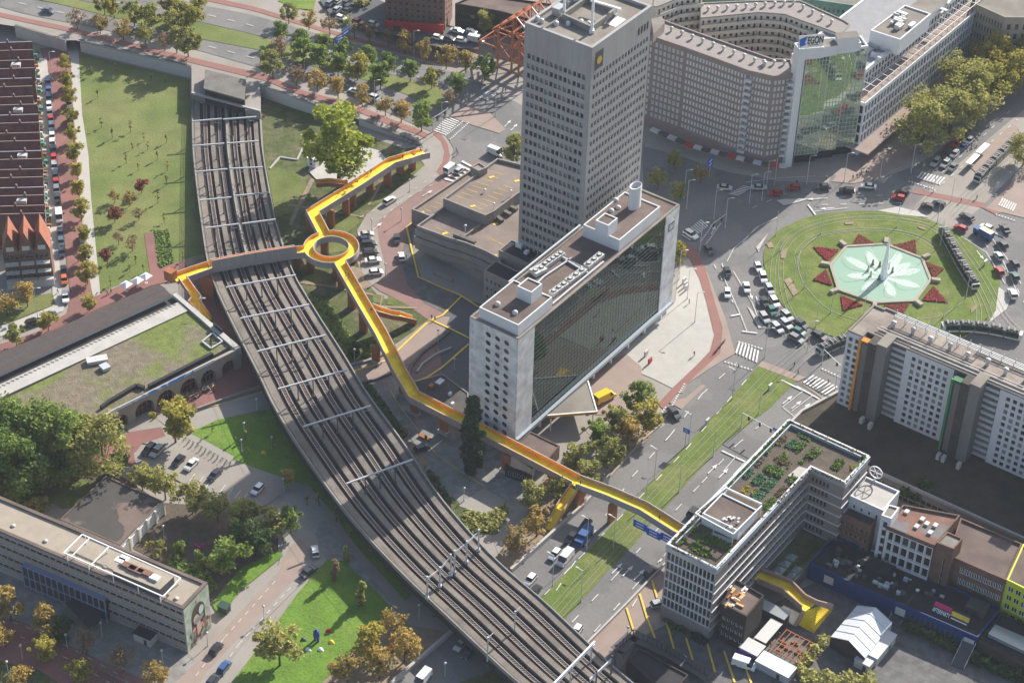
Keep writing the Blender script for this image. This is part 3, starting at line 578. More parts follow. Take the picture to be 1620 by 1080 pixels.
lines('parking_line', [[(x, y), (x+9, y-12)] for x, y in ((300, 762), (313, 767), (326, 772), (348, 780), (360, 785), (372, 789), (383, 793))], .15, z=.2)
# bike symbols are only strokes at this size; street joints in the forecourt
# --- tram rails in the grass, on the roundabout and the avenue
lines('tram_rail', [[(868, 966), (940, 885), (1010, 806), (1080, 727), (1150, 655), (1208, 594), (1258, 552), (1300, 520)], [(873, 971), (946, 889), (1016, 810), (1087, 731), (1156, 660), (1215, 598), (1262, 556), (1304, 523)],
                    [(880, 977), (952, 895), (1024, 817), (1095, 738), (1163, 668), (1224, 607), (1275, 560), (1312, 530)], [(886, 981), (958, 900), (1031, 821), (1102, 742), (1170, 673), (1231, 612), (1282, 565), (1320, 534)]], .13, 'rail_dull', z=.3)
# ================================================================ ROUNDABOUT
LAWN = [(1208, 405), (1216, 382), (1239, 361), (1285, 343), (1345, 335), (1407, 336), (1459, 345), (1511, 366), (1550, 397), (1578, 436), (1582, 462), (1573, 493), (1555, 515), (1520, 535), (1470, 545), (1400, 548), (1340, 540), (1316, 532), (1278, 517), (1247, 493), (1221, 457), (1210, 425)]
def smooth(pl, n=4, closed=True):
    out = []; L = len(pl)
    for i in range(L if closed else L-1):
        p0, p1, p2, p3 = (pl[(i+k) % L] if closed else pl[min(max(i+k, 0), L-1)] for k in (-1, 0, 1, 2))
        for j in range(n):
            t = j/n; out.append(tuple(.5*(2*b+(c-a)*t+(2*a-5*b+4*c-d)*t*t+(-a+3*b-3*c+d)*t**3) for a, b, c, d in zip(p0, p1, p2, p3)))
    if not closed: out.append(pl[-1])
    return out
S('roundabout_lawn', smooth(LAWN), 2, 'grass_tram', raised=.15)
CT = P(1393, 437)
def track(pl, off, name='tram_rail'):
    pl = smooth(pl, 6, False); w = [P(x, y)+ZZ*.40 for x, y in pl]; return w
def rails(pls, gauge=1.435):
    mb = MB()
    for pl in pls:
        w = track(pl, 0)
        for s in (-1, 1):
            pts = []
            for i, p in enumerate(w):
                d = w[min(i+1, len(w)-1)]-w[max(i-1, 0)]; d.normalize(); pts.append(p+Vector((-d.y, d.x, 0))*s*gauge/2)
            mb.ribbon(pts, .13)
    o = mb.build('tram_rail', M['rail_dull']); o['kind'] = 'structure'
rails([[(1262, 550), (1240, 520), (1225, 480), (1222, 440), (1228, 400), (1250, 372), (1300, 350), (1370, 341), (1430, 345), (1480, 356), (1500, 362)],
       [(1280, 550), (1262, 515), (1242, 475), (1235, 430), (1242, 395), (1270, 368), (1330, 350), (1400, 348), (1460, 356), (1490, 372)],
       [(1486, 376), (1500, 400), (1520, 430), (1538, 462), (1548, 490), (1545, 515), (1520, 535)], [(1495, 372), (1515, 400), (1540, 440), (1560, 480), (1572, 510), (1600, 540)], [(1505, 368), (1530, 400), (1560, 445), (1590, 500), (1620, 530)],
       [(1484, 374), (1490, 352), (1500, 335), (1540, 295), (1600, 243), (1640, 210)], [(1496, 376), (1500, 356), (1515, 338), (1555, 300), (1610, 252), (1650, 215)]])
rails([[(1264, 425), (1262, 400), (1290, 376), (1340, 366), (1400, 365), (1450, 375), (1480, 392)]])
lines('stone_edging', [smooth([(1356, 508), (1310, 490), (1275, 455), (1262, 420), (1270, 395), (1300, 373), (1350, 366), (1410, 365), (1455, 375), (1480, 390)], 5, False), smooth([(1454, 506), (1490, 500), (1520, 480), (1525, 470)], 5, False)], .22, 'concrete', z=.16)
for q in [[(1212, 386), (1220, 384), (1224, 393), (1216, 394)], [(1236, 396), (1245, 394), (1243, 410), (1235, 410)], [(1336, 353), (1350, 352), (1350, 356), (1337, 357)], [(1452, 359), (1464, 363), (1464, 366), (1453, 362)], [(1240, 445), (1250, 440), (1262, 465), (1255, 470)], [(1536, 490), (1545, 482), (1546, 488), (1536, 497)]]:
    S('paved_patch', q, 9, 'dirt')
# fountain basin
OCT = [(1311.5, 421), (1337, 391), (1401, 387), (1460, 410), (1474, 445), (1449, 479), (1384, 482), (1324, 461)]
fr = thing('fountain', 'octagonal stone fountain basin with pale green water and one tall jet in the roundabout', 'fountain', CT)
ow = [P(x, y) for x, y in OCT]; cen = sum(ow, Vector())/8
mb = MB()
for i in range(8):
    a, b = ow[i], ow[(i+1) % 8]; a2, b2 = a+(cen-a).normalized()*.9, b+(cen-b).normalized()*.9
    t = ZZ*.75
    mb.quad(a+t, a2+t, b2+t, b+t); mb.quad(a, a+t, b+t, b); mb.quad(a2+t, a2, b2, b2+t)
rim = mb.build('basin_rim', M['stone_old'], fr)
wm, nt, bb = newmat('fountain_water'); bb.inputs['Base Color'].default_value = (.25, .38, .29, 1); bb.inputs['Roughness'].default_value = .3; bb.inputs['Specular IOR Level'].default_value = .25
tc = nt.nodes.new('ShaderNodeTexCoord'); nz = nt.nodes.new('ShaderNodeTexNoise'); nz.inputs['Scale'].default_value = 2.5; nt.links.new(tc.outputs['Object'], nz.inputs[0])
bp = nt.nodes.new('ShaderNodeBump'); bp.inputs['Strength'].default_value = .25; nt.links.new(nz.outputs[0], bp.inputs['Height']); nt.links.new(bp.outputs[0], bb.inputs['Normal'])
mb = MB(); mb.flat([p+(cen-p).normalized()*.85+ZZ*.5 for p in ow]); mb.build('water', wm, fr)
foam, nt, bb = newmat('foam'); bb.inputs['Base Color'].default_value = (.85, .9, .87, 1); bb.inputs['Roughness'].default_value = .7
tr = nt.nodes.new('ShaderNodeBsdfTransparent'); ms = nt.nodes.new('ShaderNodeMixShader'); nz = nt.nodes.new('ShaderNodeTexNoise'); nz.inputs['Scale'].default_value = 1.6; tc = nt.nodes.new('ShaderNodeTexCoord'); nt.links.new(tc.outputs['Object'], nz.inputs[0])
mr = nt.nodes.new('ShaderNodeMapRange'); mr.inputs[1].default_value = .25; mr.inputs[2].default_value = .8; mr.inputs[3].default_value = .2; mr.inputs[4].default_value = .55; nt.links.new(nz.outputs[0], mr.inputs[0])
nt.links.new(mr.outputs[0], ms.inputs[0]); nt.links.new(tr.outputs[0], ms.inputs[1]); nt.links.new(bb.outputs[0], ms.inputs[2]); nt.links.new(ms.outputs[0], nt.nodes['Material Output'].inputs[0])
C0 = P(1397, 441)
petals = [(1336, 408), (1370, 398), (1425, 402), (1457, 428), (1455, 456), (1414, 472), (1362, 462), (1338, 438), (1440, 418)]
mb = MB()
for k, (x, y) in enumerate(petals):
    e_ = P(x, y); d = (e_-C0); n = Vector((-d.y, d.x, 0)).normalized(); L = d.length
    mb.flat([C0+d*t+n*w+ZZ*(.54+.004*k) for t, w in ((.08, .15), (.3, .9), (.6, 1.6), (.85, 1.2), (1, 0), (.85, -1.2), (.6, -1.6), (.3, -.9), (.08, -.15))])
tag(mb.build('foam_patch', foam, fr), None)
for k, (x, y) in enumerate([(1331, 409), (1372, 396), (1422, 401), (1455, 426), (1452, 458), (1413, 472), (1360, 462), (1328, 440)]):
    e_ = P(x, y)+ZZ*.6; c_ = C0+(e_-C0)*.35+ZZ*.6
    prev = None; mb = MB()
    for j in range(11):
        t = j/10; p = e_.lerp(c_, t)+ZZ*(7.0*t*(1-t))
        if prev is not None: mb.tube(prev, p, .05+.05*t, .06+.06*t, 5, cap=False)
        prev = p
    mb.build('water_arc', foam, fr)
mb = MB(); jb = C0+ZZ*.5
mb.lathe(jb, [(1.3, 0), (1.1, 2), (.85, 5.5), (.55, 9.5), (.3, 13), (.05, 15)], 10); mb.lathe(jb, [(1.6, 0), (1.0, .5), (.4, .9)], 10)
mb.build('water_jet', plain('jet', (.8, .85, .85), .6), fr)
for i, p in enumerate(ow):
    d = (p-cen).normalized(); mb = MB(); mb.bx(p+d*1.2+ZZ*.6, 2.6, 1.3, 1.2, 0, U=d); mb.build('buttress', M['stone_old'], fr)
for i, (x, y) in enumerate([(1373, 430), (1380, 421), (1405, 426), (1411, 433), (1377, 439), (1390, 445), (1402, 442), (1391, 424)]):
    mb = MB(); c_ = P(x, y)+ZZ*.5; mb.lathe(c_, [(.5, 0), (.45, .5), (.25, .7), (.35, 1.2), (.22, 1.6), (.26, 1.9), (.02, 2.1)], 8); tag(mb.build('statue', M['concrete_dk'] if i % 2 else M['offwhite'], fr), None)
# flower triangles
fl = randmat('flowers', [(.22, .02, .025), (.30, .025, .03), (.16, .03, .04), (.34, .05, .04), (.25, .02, .03), (.10, .10, .03), (.06, .09, .02)], .8, .2, .2)
TRI = [[(332, 510), (490, 528), (420, 600)], [(610, 435), (715, 492), (568, 502)], [(815, 502), (955, 468), (962, 560)], [(1017, 602), (1130, 645), (1070, 700)], [(1065, 750), (1155, 850), (995, 835)], [(762, 868), (918, 858), (880, 922)], [(502, 808), (637, 865), (515, 898)], [(410, 650), (330, 712), (450, 745)]]
tl = ['upper left', 'top left', 'top right', 'right', 'lower right', 'bottom right', 'lower left', 'left']
rng = random.Random(5)
for t_, nm in zip(TRI, tl):
    w = [P(1200+x*.25926, 260+y*.25926) for x, y in t_]; mb = MB(); mb.flat([p+ZZ*.38 for p in w], 0)
    for k in range(1100):
        a, b = rng.random(), rng.random()
        if a+b > 1: a, b = 1-a, 1-b
        c = w[0]+(w[1]-w[0])*a+(w[2]-w[0])*b+ZZ*(.42+rng.random()*.25); s = .16; ang = rng.random()*3
        u = Vector((math.cos(ang), math.sin(ang), rng.uniform(-.4, .4)))*s; v = Vector((-math.sin(ang), math.cos(ang), rng.uniform(-.4, .4)))*s
        mb.quad(c-u-v, c+u-v, c+u+v, c-u+v, 1)
    tag(mb.build('flower_bed', [M['soil'], fl]), f'triangular bed of red flowers at the {nm} side of the fountain', 'flower bed', 'red flower beds round the fountain')
# ================================================================ RAILWAY VIADUCT
LE = [(303, 150), (304, 200), (306, 250), (318, 350), (332, 430), (362, 500), (408, 590), (432, 640), (470, 702), (540, 800), (620, 890), (700, 967), (790, 1052), (830, 1086), (930, 1165)]
RE = [(411, 150), (413, 200), (418, 250), (437, 350), (465, 430), (500, 490), (545, 560), (583, 622), (640, 700), (700, 788), (780, 878), (860, 948), (905, 990), (960, 1042), (1010, 1085), (1110, 1168)]
def zr(y): 
    pts = [(140, .35), (200, .5), (260, 1.4), (340, 3.0), (420, 5.0), (500, 6.4), (580, 7), (1200, 7)]
    return ln(y, pts)
def edge3(pl):
    pl = smooth(pl, 5, False); return [P(x, y, zr(y)+1.3) for x, y in pl]
def resample(w, n):
    d = [0]
    for i in range(1, len(w)): d.append(d[-1]+(w[i]-w[i-1]).length)
    out = []; i = 1
    for k in range(n+1):
        t = d[-1]*k/n
        while i < len(d)-1 and d[i] < t: i += 1
        out.append(w[i-1].lerp(w[i], (t-d[i-1])/max(1e-9, d[i]-d[i-1])))
    return out
NV = 90
Lw, Rw = resample(edge3(LE), NV), resample(edge3(RE), NV)
def RP(s, i, z=0.0):
    """point across the viaduct: s 0..1 left to right, i along, z above the deck"""
    i = max(0, min(NV, i)); k = int(i); t = i-k; k2 = min(NV, k+1)
    a = Lw[k].lerp(Lw[k2], t); b = Rw[k].lerp(Rw[k2], t); p = a.lerp(b, s); p = Vector((p.x, p.y, a.z*.5+b.z*.5-1.3+z)); return p
via = thing('railway_viaduct', 'long curved concrete railway viaduct with four tracks running down to the tunnel', 'viaduct', RP(.5, 50))
def lane(mb, s0, s1, z0, m=0, i0=0, i1=NV, side=True, zt=0.0):
    for i in range(i0, i1):
        mb.quad(RP(s0, i, z0), RP(s0, i+1, z0), RP(s1, i+1, z0), RP(s1, i, z0), m)
        mb.f[-1] = mb.f[-1][::-1]
        if side:
            for s in (s0, s1): mb.quad(RP(s, i, zt), RP(s, i+1, zt), RP(s, i+1, z0), RP(s, i, z0), m)
deck = MB(); lane(deck, 0, 1, -.05, 0, side=False)
for i in range(NV):
    for s in (0, 1):
        a, b = RP(s, i, -.05), RP(s, i+1, -.05); zb = lambda p: max(0, p.z-2.2 if i > 30 else 0)
        deck.quad(Vector((a.x, a.y, zb(a))), Vector((b.x, b.y, zb(b))), b, a, 0)
deck.build('deck', M['black_roof'], via)  # deck coloured black to paint in the shadow bands between slabs and tracks
TR = [.19, .40, .61, .82]
SL = [(.035, .115), (.262, .328), (.472, .538), (.682, .748), (.892, .955)]
for s0, s1 in SL:
    mb = MB(); lane(mb, s0, s1, .85, 0); mb.build('walkway_slab', M['slab'], via)
for s in TR:
    mb = MB(); lane(mb, s-.036, s+.036, .22, 0); mb.build('track_bed', M['ballast'], via)
    for dx in (-.0225, .0225):
        rb = MB(); lane(rb, s+dx-.0026, s+dx+.0026, .42, 0); rb.build('rail', M['steel_rail'], via)
    sb = MB()
    for i in range(0, NV*5):
        t = i/5; a, b = RP(s-.029, t, .26), RP(s+.029, t, .26)
        if zr(500): sb.bar(a, b, .28, .12)
    tag(sb.build('sleeper', M['concrete_dk'], via), kind='stuff')
for s0, s1, nm in ((0, .014, 'l'), (.986, 1, 'r')):
    mb = MB(); lane(mb, s0, s1, 1.25, 0); mb.build('parapet', M['concrete'], via)
for q in ((.015, .03, .9), (.962, .985, .6)): mb = MB(); lane(mb, *q, 0); mb.build('cable_duct', M['concrete_dk'], via)
# central wall between the two ramps at the tunnel
mb = MB(); lane(mb, .49, .512, 1.8, 0, 0, 30); mb.build('dividing_wall', M['concrete'], via)
# columns carrying the deck
for i in range(34, NV, 3):
    for s in (.12, .5, .88):
        p = RP(s, i); 
        mb = MB(); mb.bx((p.x, p.y, (p.z-.6)/2), 1.2, 1.2, p.z-.6, 0); mb.build('column', M['concrete_dk'], via)
# lineside shadow fence on the park side
mb = MB()
for i in range(1, 34): 
    a, b = RP(-.006, i), RP(-.006, i+1)
    for k in range(3):
        p = a.lerp(b, k/3); mb.bar(Vector((p.x, p.y, 0)), Vector((p.x, p.y, a.z+1.3+1.1)), .12)
    for z in (1.5, 2.3): mb.bar(a+ZZ*z, b+ZZ*z, .07)
tag(mb.build('fence', M['dark_grey']), 'thin dark post fence along the park side of the sunken railway', 'fence')
# tunnel mouth block
tn = thing('tunnel_portal', 'concrete slab roof over the railway tunnel mouth below the avenue', 'tunnel', P(355, 150))
mb = MB(); q = [P(325, 110, 7.6), P(389, 126, 7.6), P(387, 158, 7.6), P(322, 140, 7.6)]; mb.prism([(p.x, p.y) for p in q], 7.0, 7.6, 0, 0, True); mb.build('roof_slab', M['concrete_dk'], tn)
q2 = [P(327, 112, 7), P(388, 128, 7), P(386.2, 156, 7), P(324, 139, 7)]; mb = MB(); mb.prism([(p.x, p.y) for p in q2], 0.5, 6.98, 0, 0); mb.build('mouth_shade_block', M['black_roof'], tn)  # solid black block stands in for the darkness inside the tunnel opening
w0 = [P(303, 147, 4.4), P(412, 176, 4.4)]
mb = MB(); mb.bar(w0[0], w0[1], .8, .6); mb.build('lintel', M['concrete_lt'], tn)
for x0, x1, y0, y1 in ((303, 324, 107, 148), (388, 412, 128, 176)):
    mb = MB(); qq = [P(x0, y0, 4.25), P(x1, y0+5, 4.25), P(x1, y1+2, 4.25), P(x0, y1-2, 4.25)]; mb.prism([(p.x, p.y) for p in qq], 0, 4.3, 0); mb.build('side_deck', M['paving'], tn)
# electrification portals: beams right across, posts on the slabs
BE = [((304.6, 192), (351, 188)), ((353, 189), (405.7, 185)), ((304.6, 231), (355, 227)), ((359, 227), (409.6, 223)), ((308.5, 272), (360, 267.5)), ((363, 267), (416, 264.5)), ((316, 317), (366, 312)), ((371, 310), (424.6, 304.6)), ((325.4, 361), (378, 354)), ((383, 354), (436, 347)),
      ((357.8, 454.5), (468, 435)), ((380, 503.7), (489.4, 481.7)), ((406.5, 556), (515.4, 530)), ((440, 615), (549, 585)), ((479.9, 674.4), (586.7, 641.5)), ((548.3, 764.6), (652.8, 726.5))]
BE.sort(key=lambda b: b[0][1])
for k, (a, b) in enumerate(BE):
    ymid = (a[1]+b[1])/2+22; zt = zr(ymid)+6.6
    A, B = P(*a, zt), P(*b, zt)
    # vertical position from the rails beneath
    g = thing('catenary_portal', (f'pale overhead line beam across the tracks, {ORD[k]} from the tunnel'), 'rail gantry', (A.x, A.y, zt-6.6), 'overhead line beams over the railway')
    mb = MB(); mb.bar(A, B, .36, .4); mb.build('beam', M['galv'], g)
    for t in ((.27, .73) if k < 10 else (.28, .5, .73)):
        p = A.lerp(B, t); mb = MB(); mb.bar(Vector((p.x, p.y, zt-5.8)), p-ZZ*.2, .28); mb.bx(p-ZZ*5.8, .7, .7, .4); mb.build('post', M['dark_grey'], g)
    n_ = 2 if k < 10 else 4
    for j in range(n_):
        t = (j+.5)/n_; p = A.lerp(B, t+.02); mb = MB(); mb.bar(p-ZZ*.2, p-ZZ*1.3, .1); mb.bar(p-ZZ*1.3, p-ZZ*1.3+(B-A).normalized()*1.6, .07); mb.build('registration_arm', M['steel'], g)
PO = [((676, 946), (676, 911)), ((696, 927), (697, 896)), ((713, 909), (714, 876)), ((719, 905), (720, 870)), ((738, 889), (739, 855)), ((757, 870), (757, 837))]
g = thing('catenary_portal', 'row of six grey railway masts joined by thin lattice beams on the lower viaduct', 'rail gantry', P(716, 907, 7.5))
for (b, t) in PO:
    p = P(*b, 7.9); h = hgt(*b, t[1], 7.9); mb = MB(); mb.bar(p, p+ZZ*h, .42); mb.bx(p+ZZ*.3, .9, .9, .6); mb.build('post', M['galv'], g)
for i, j in ((0, 1), (1, 2), (3, 4), (4, 5)):
    (b, t), (b2, t2) = PO[i], PO[j]; p = P(*b, 7.9)+ZZ*(hgt(*b, t[1], 7.9)-.6); q = P(*b2, 7.9)+ZZ*(hgt(*b2, t2[1], 7.9)-.6); mb = MB(); mb.bar(p, q, .12); mb.bar(p-ZZ*.5, q-ZZ*.5, .12); mb.build('lattice_beam', M['galv'], g)
g = thing('catenary_portal', 'white truss beam across the tracks at the bottom right of the viaduct', 'rail gantry', P(900, 1065, 7.5))
A, B = P(872, 1085, 13.5), P(941, 1014, 13.5); mb = MB(); mb.bar(A, B, .4); mb.bar(A-ZZ*.9, B-ZZ*.9, .3)
for i in range(12): mb.bar(A.lerp(B, i/12), A.lerp(B, (i+1)/12)-ZZ*.9, .12)
mb.build('truss_beam', M['white'], g)
for t in (.1, .45, .93): p = A.lerp(B, t); mb = MB(); mb.bar(Vector((p.x, p.y, 7.5)), p, .35); mb.build('post', M['galv'], g)
g = thing('catenary_portal', 'short lattice gantry beside the dark fenced compound at the viaduct edge', 'rail gantry', P(950, 1060, 7.5))
A, B = P(933, 1074, 13), P(969, 1040, 13); mb = MB(); mb.bar(A, B, .3); mb.bar(A-ZZ*.8, B-ZZ*.8, .2); mb.build('truss_beam', M['galv'], g)
for t in (.3, .98): p = A.lerp(B, t); mb = MB(); mb.bar(Vector((p.x, p.y, 7.2)), p+ZZ*1.0, .35); mb.build('post', M['dark_grey'], g)
# contact wires
mb = MB()
for s in TR:
    for i in range(2, NV): mb.bar(RP(s, i, 5.6), RP(s, i+1, 5.6), .035)
tag(mb.build('overhead_wire', M['black_metal']), 'thin overhead contact wires strung along the railway tracks', 'wire')
for x, y, t in ((814, 996, 966), (976, 1, 0), (771, 1045, 1007)):
    if t: 
        p = P(x, y, 7.9); h = hgt(x, y, t, 7.9); mb = MB(); mb.bar(p, p+ZZ*h, .35); mb.bar(p+ZZ*(h-.4), p+ZZ*(h-.4)+G1*2.2, .12); mb.bar(p+ZZ*(h-1.6), p+ZZ*(h-.4)+G1*1.6, .08)
        tag(mb.build('catenary_mast', M['galv']), ('lone railway mast with one bracket near the right parapet' if x > 800 else 'lone railway mast with one bracket near the left parapet'), 'mast')
# ================================================================ BUILDINGS
C3 = Vector((0, 0, CAMH))
def zat(w, ty):
    """height at ground point w that shows at picture row ty"""
    B = Vector((w.x, w.y, 0))-C3; k = (540-ty)/FOC; return (k*B.dot(_f)-B.dot(_u))/(_u.z-k*_f.z)
def gp(A, a, b, U=G1, V=G2): p = A+U*a+V*b; return (p.x, p.y)
def faces_by(xy, spec, U=G1, V=G2):
    """spec keys: R (+V side) L (-V) F (-U, towards the camera) B (+U), optional digit for the nth such edge"""
    xy = ccw([(p[0], p[1]) for p in xy]); out = {}; cnt = {}
    for i in range(len(xy)):
        d = Vector((xy[(i+1) % len(xy)][0]-xy[i][0], xy[(i+1) % len(xy)][1]-xy[i][1], 0)).normalized(); n = d.cross(ZZ)
        k = max((('R', n.dot(V)), ('L', -n.dot(V)), ('F', -n.dot(U)), ('B', n.dot(U))), key=lambda t: t[1])[0]
        c = cnt.get(k, 0); cnt[k] = c+1
        s = spec.get(k+str(c), spec.get(k))
        if s: out[i] = s
    return out
def boxpart(parent, name, A, U, lu, V, lv, z0, z1, m, mt=None, roofpar=0):
    mb = MB(); xy = rectxy(A, U, lu, V, lv); mb.prism(xy, z0, z1, 0, 1)
    return mb.build(name, [M[m], M[mt or m]], parent)
# ---- 1. office tower
zt = 88.0; A = P(830, 40.7, zt); Bf = P(938.9, 80, zt); Cf = P(1033.7, 13.3, zt); lv = (Bf-A).dot(G2); lu = (Cf-Bf).dot(G1)
xy = [gp(A, 0, 0), gp(A, lu, 0), gp(A, lu, lv), gp(A, 0, lv)]
cz = Vector((*gp(A, 0, lv), 0)); r1, r2 = zat(cz, 128), zat(cz, 143.4); pitch = (r1-r2); top = zt-(r1+pitch/2); nr = int((r1+pitch/2-6)/pitch)
bot = r1+pitch/2-nr*pitch
fx = dict(n=nr, bot=bot, top=top, fh=.50, vo=.62, d=.55)
tower, _ = building('office_tower', 'tall grey concrete office tower with rows of small square windows', xy, zt, 'tower_conc', 'gravel_roof',
    {k: v for k, v in faces_by(xy, {'F': dict(fx, c=13, fw=.72, l=1.0, r=1.6), 'R': dict(fx, c=18, fw=.62, l=1.1, r=.7)}).items()}, ph=1.0, pw=.9, wmats=('dark_grey', 'win_curt'), fr=.05, w2='tower_conc')
def onface(A, U, V, a, b, z): return A+U*a+V*b+ZZ*(z-A.z)
# lit office panes
# roof ring, mast, dishes
q = [P(890, 31, zt), P(935, 51, zt), P(974, 22, zt), P(930, 3, zt)]
mb = MB()
for i in range(4):
    if i != 3 or True: mb.bar(q[i]+ZZ*1.0, q[(i+1) % 4]+ZZ*1.0, .7, 1.8)
mb.build('roof_ring', M['concrete'], tower)
for k, (x, y, hh) in enumerate(((936, 52, 26), (892, 28, 18))):
    p = P(x, y, zt); mb = MB(); mb.tube(p, p+ZZ*hh, .45, .18, 8); mb.bx(p+ZZ*.5, 1.4, 1.4, 1, 0); mb.tube(p+ZZ*(hh*.4), p+ZZ*(hh*.4+3), .6, .6, 8); mb.build('antenna_mast', M['white'], RF(tower))
mb = MB(); mb.bar(P(935, 1, zt+3.2), P(982, 15, zt+3.2), .7, .5); mb.tube(P(973, 22, zt), P(973, 20, zt+3), .5, .5, 8); mb.build('window_cleaning_rail', M['white'], tower)
mb = MB(); [mb.quad(*(P(x, y, zt+.1) for x, y in ((960, 38), (974, 43), (990.5, 31), (977, 26.5))))]; mb.build('roof_hatch', M['white'], RF(tower))
for x, y in ((880, 40), (899, 40), (919, 37), (931, 40), (850, 32), (857, 36), (967, 16)):
    mb = MB(); c = P(x, y, zt); mb.lathe(c, [(.7, 0), (.7, .9), (.4, 1.2), (.01, 1.2)], 10); mb.build('roof_vent', M['galv'], RF(tower))
for x, y in ((884, 22), (900, 10), (907, 4)):
    mb = MB(); c = P(x, y, zt); mb.bx(c+ZZ*1.2, 3.5, 2.4, 2.4, 0, U=G1); mb.build('cooling_unit', M['steel'], RF(tower))
mb = MB(); c = P(907, 5, zt); mb.lathe(c, [(2.2, 0), (2.2, 3.5), (1.9, 3.5), (1.9, 2.6), (.01, 2.6)], 16); mb.build('cooling_drum', M['steel'], RF(tower))
# emblem: dark square with golden shell on the right face
fr_ = Vector((*gp(A, 0, lv), 0)); e1 = fr_+G1*1.6; ez = zat(e1, 98)
mb = MB(); w_ = 3.9; o1 = e1+G2*.12+ZZ*(ez-2.9)
mb.quad(o1, o1+G1*w_, o1+G1*w_+ZZ*5.6, o1+ZZ*5.6, 0)
ctr = o1+G1*(w_/2)+ZZ*2.4+G2*.1; fan = [ctr-G1*.45-ZZ*.9, ctr+G1*.45-ZZ*.9]
for k in range(9):
    t = -math.radians(18)+math.radians(216)*k/8; fan.append(ctr+G1*math.cos(t)*1.25+ZZ*(math.sin(t)*1.35+.2))
b0 = len(mb.v); mb.v += [tuple(v) for v in [ctr]+fan]
for k in range(1, len(fan)): mb.f.append([b0, b0+k, b0+k+1]); mb.m.append(1); mb.sm.append(False)
mb.f.append([b0, b0+len(fan), b0+1]); mb.m.append(1); mb.sm.append(False)
mb.build('emblem', [M['dark_grey'], plain('gold', (.62, .42, .10), .4, .5)], tower)
mb = MB()
for k in range(4):
    a0 = lu*(.775+.05*k); p = fr_+G1*a0+G2*.03; z = zt-5.6; mb.quad(p+ZZ*z, p+G1*.85+ZZ*z, p+G1*.85+ZZ*(z+2.3), p+ZZ*(z+2.3))
mb.build('louvre', M['black_metal'], tower)
# ---- 2. white slab office with black glass front
zt = 38.8; A = P(743, 502, zt); Bf = P(820.4, 537.8, zt); lv = (Bf-A).dot(G2); lu = (P(1076, 325, zt)-Bf).dot(G1); zb = 4.4
Bf = A+G2*lv
wo = thing('glass_office_slab', 'long office block with black mirror glass side and white marble end with hexagonal windows', 'building', (A+G1*lu/2+G2*lv/2-ZZ*zt))
def wp(a, b, z): return Vector((*gp(A, a, b), z))
mb = MB(); s0 = (P(847.8, 517, zt)-Bf).dot(G1); s1 = (P(1055, 343, zt)-Bf).dot(G1)
mb.quad(wp(0, 0, zb), wp(0, lv, zb), wp(0, lv, zt), wp(0, 0, zt)); mb.quad(wp(lu, lv, zb), wp(lu, 0, zb), wp(lu, 0, zt), wp(lu, lv, zt)); mb.quad(wp(lu, 0, zb), wp(0, 0, zb), wp(0, 0, zt), wp(lu, 0, zt))
mb.quad(wp(0, lv, zb), wp(s0, lv, zb), wp(s0, lv, zt), wp(0, lv, zt)); mb.quad(wp(s1, lv, zb), wp(lu, lv, zb), wp(lu, lv, zt), wp(s1, lv, zt))
for a in (s0, s1): mb.quad(wp(a, lv, zb), wp(a, lv-.5, zb), wp(a, lv-.5, zt), wp(a, lv, zt))
mb.quad(wp(0, 0, zb), wp(lu, 0, zb), wp(lu, lv, zb), wp(0, lv, zb))
mb.build('marble_wall', M['marble'], wo)
mb = MB(); mb.quad(wp(s0, lv-.3, zb), wp(s1, lv-.3, zb), wp(s1, lv-.3, zt), wp(s0, lv-.3, zt)); mb.build('glass_facade', M['curtain_dark'], wo)
nfl = 24; mb = MB()
for k in range(1, nfl): z = zb+1+(zt-1-zb)*k/nfl; mb.bar(wp(s0, lv-.26, z), wp(s1, lv-.26, z), .07, .10)
mb.build('horizontal_mullion', plain('mull', (.07, .095, .09), .5), wo)
mb = MB()
for k in range(1, 44): a = s0+(s1-s0)*k/44; mb.bar(wp(a, lv-.28, zb+.6), wp(a, lv-.28, zt), .04, .05)
mb.build('vertical_mullion', M['dark_grey'], wo)
mb = MB(); mb.bar(wp(-.1, lv+.35, zb+.1), wp(lu, lv+.35, zb+.1), 1.0, 1.0); mb.build('edge_beam', M['soffit'], wo)
rb = MB(); roof_with_parapet(rb, [gp(A, 0, 0), gp(A, lu, 0), gp(A, lu, lv), gp(A, 0, lv)], zt, .35, .7, 0, 1); rb.build('roof', [M['brown_roof'], M['gravel_roof']], wo)
mb = MB(); mb.prism([gp(A, 2, 2.5), gp(A, lu-2, 2.5), gp(A, lu-2, lv-3), gp(A, 2, lv-3)], 0, zb, 0); mb.build('ground_floor', M['curtain_dark'], wo)
mb = MB(); mb.prism([gp(A, lu-14, lv-2.8), gp(A, lu-1, lv-2.8), gp(A, lu-1, lv-.8), gp(A, lu-14, lv-.8)], 0, zb-.5, 0); mb.build('shop_front', M['glass_roof'], wo)
for k in range(9):
    p = wp(4+k*(lu-8)/8, lv-1, 0); mb = MB(); mb.bx(p+ZZ*zb/2, .7, .7, zb, 0, U=G1); mb.build('column', M['white'], wo)
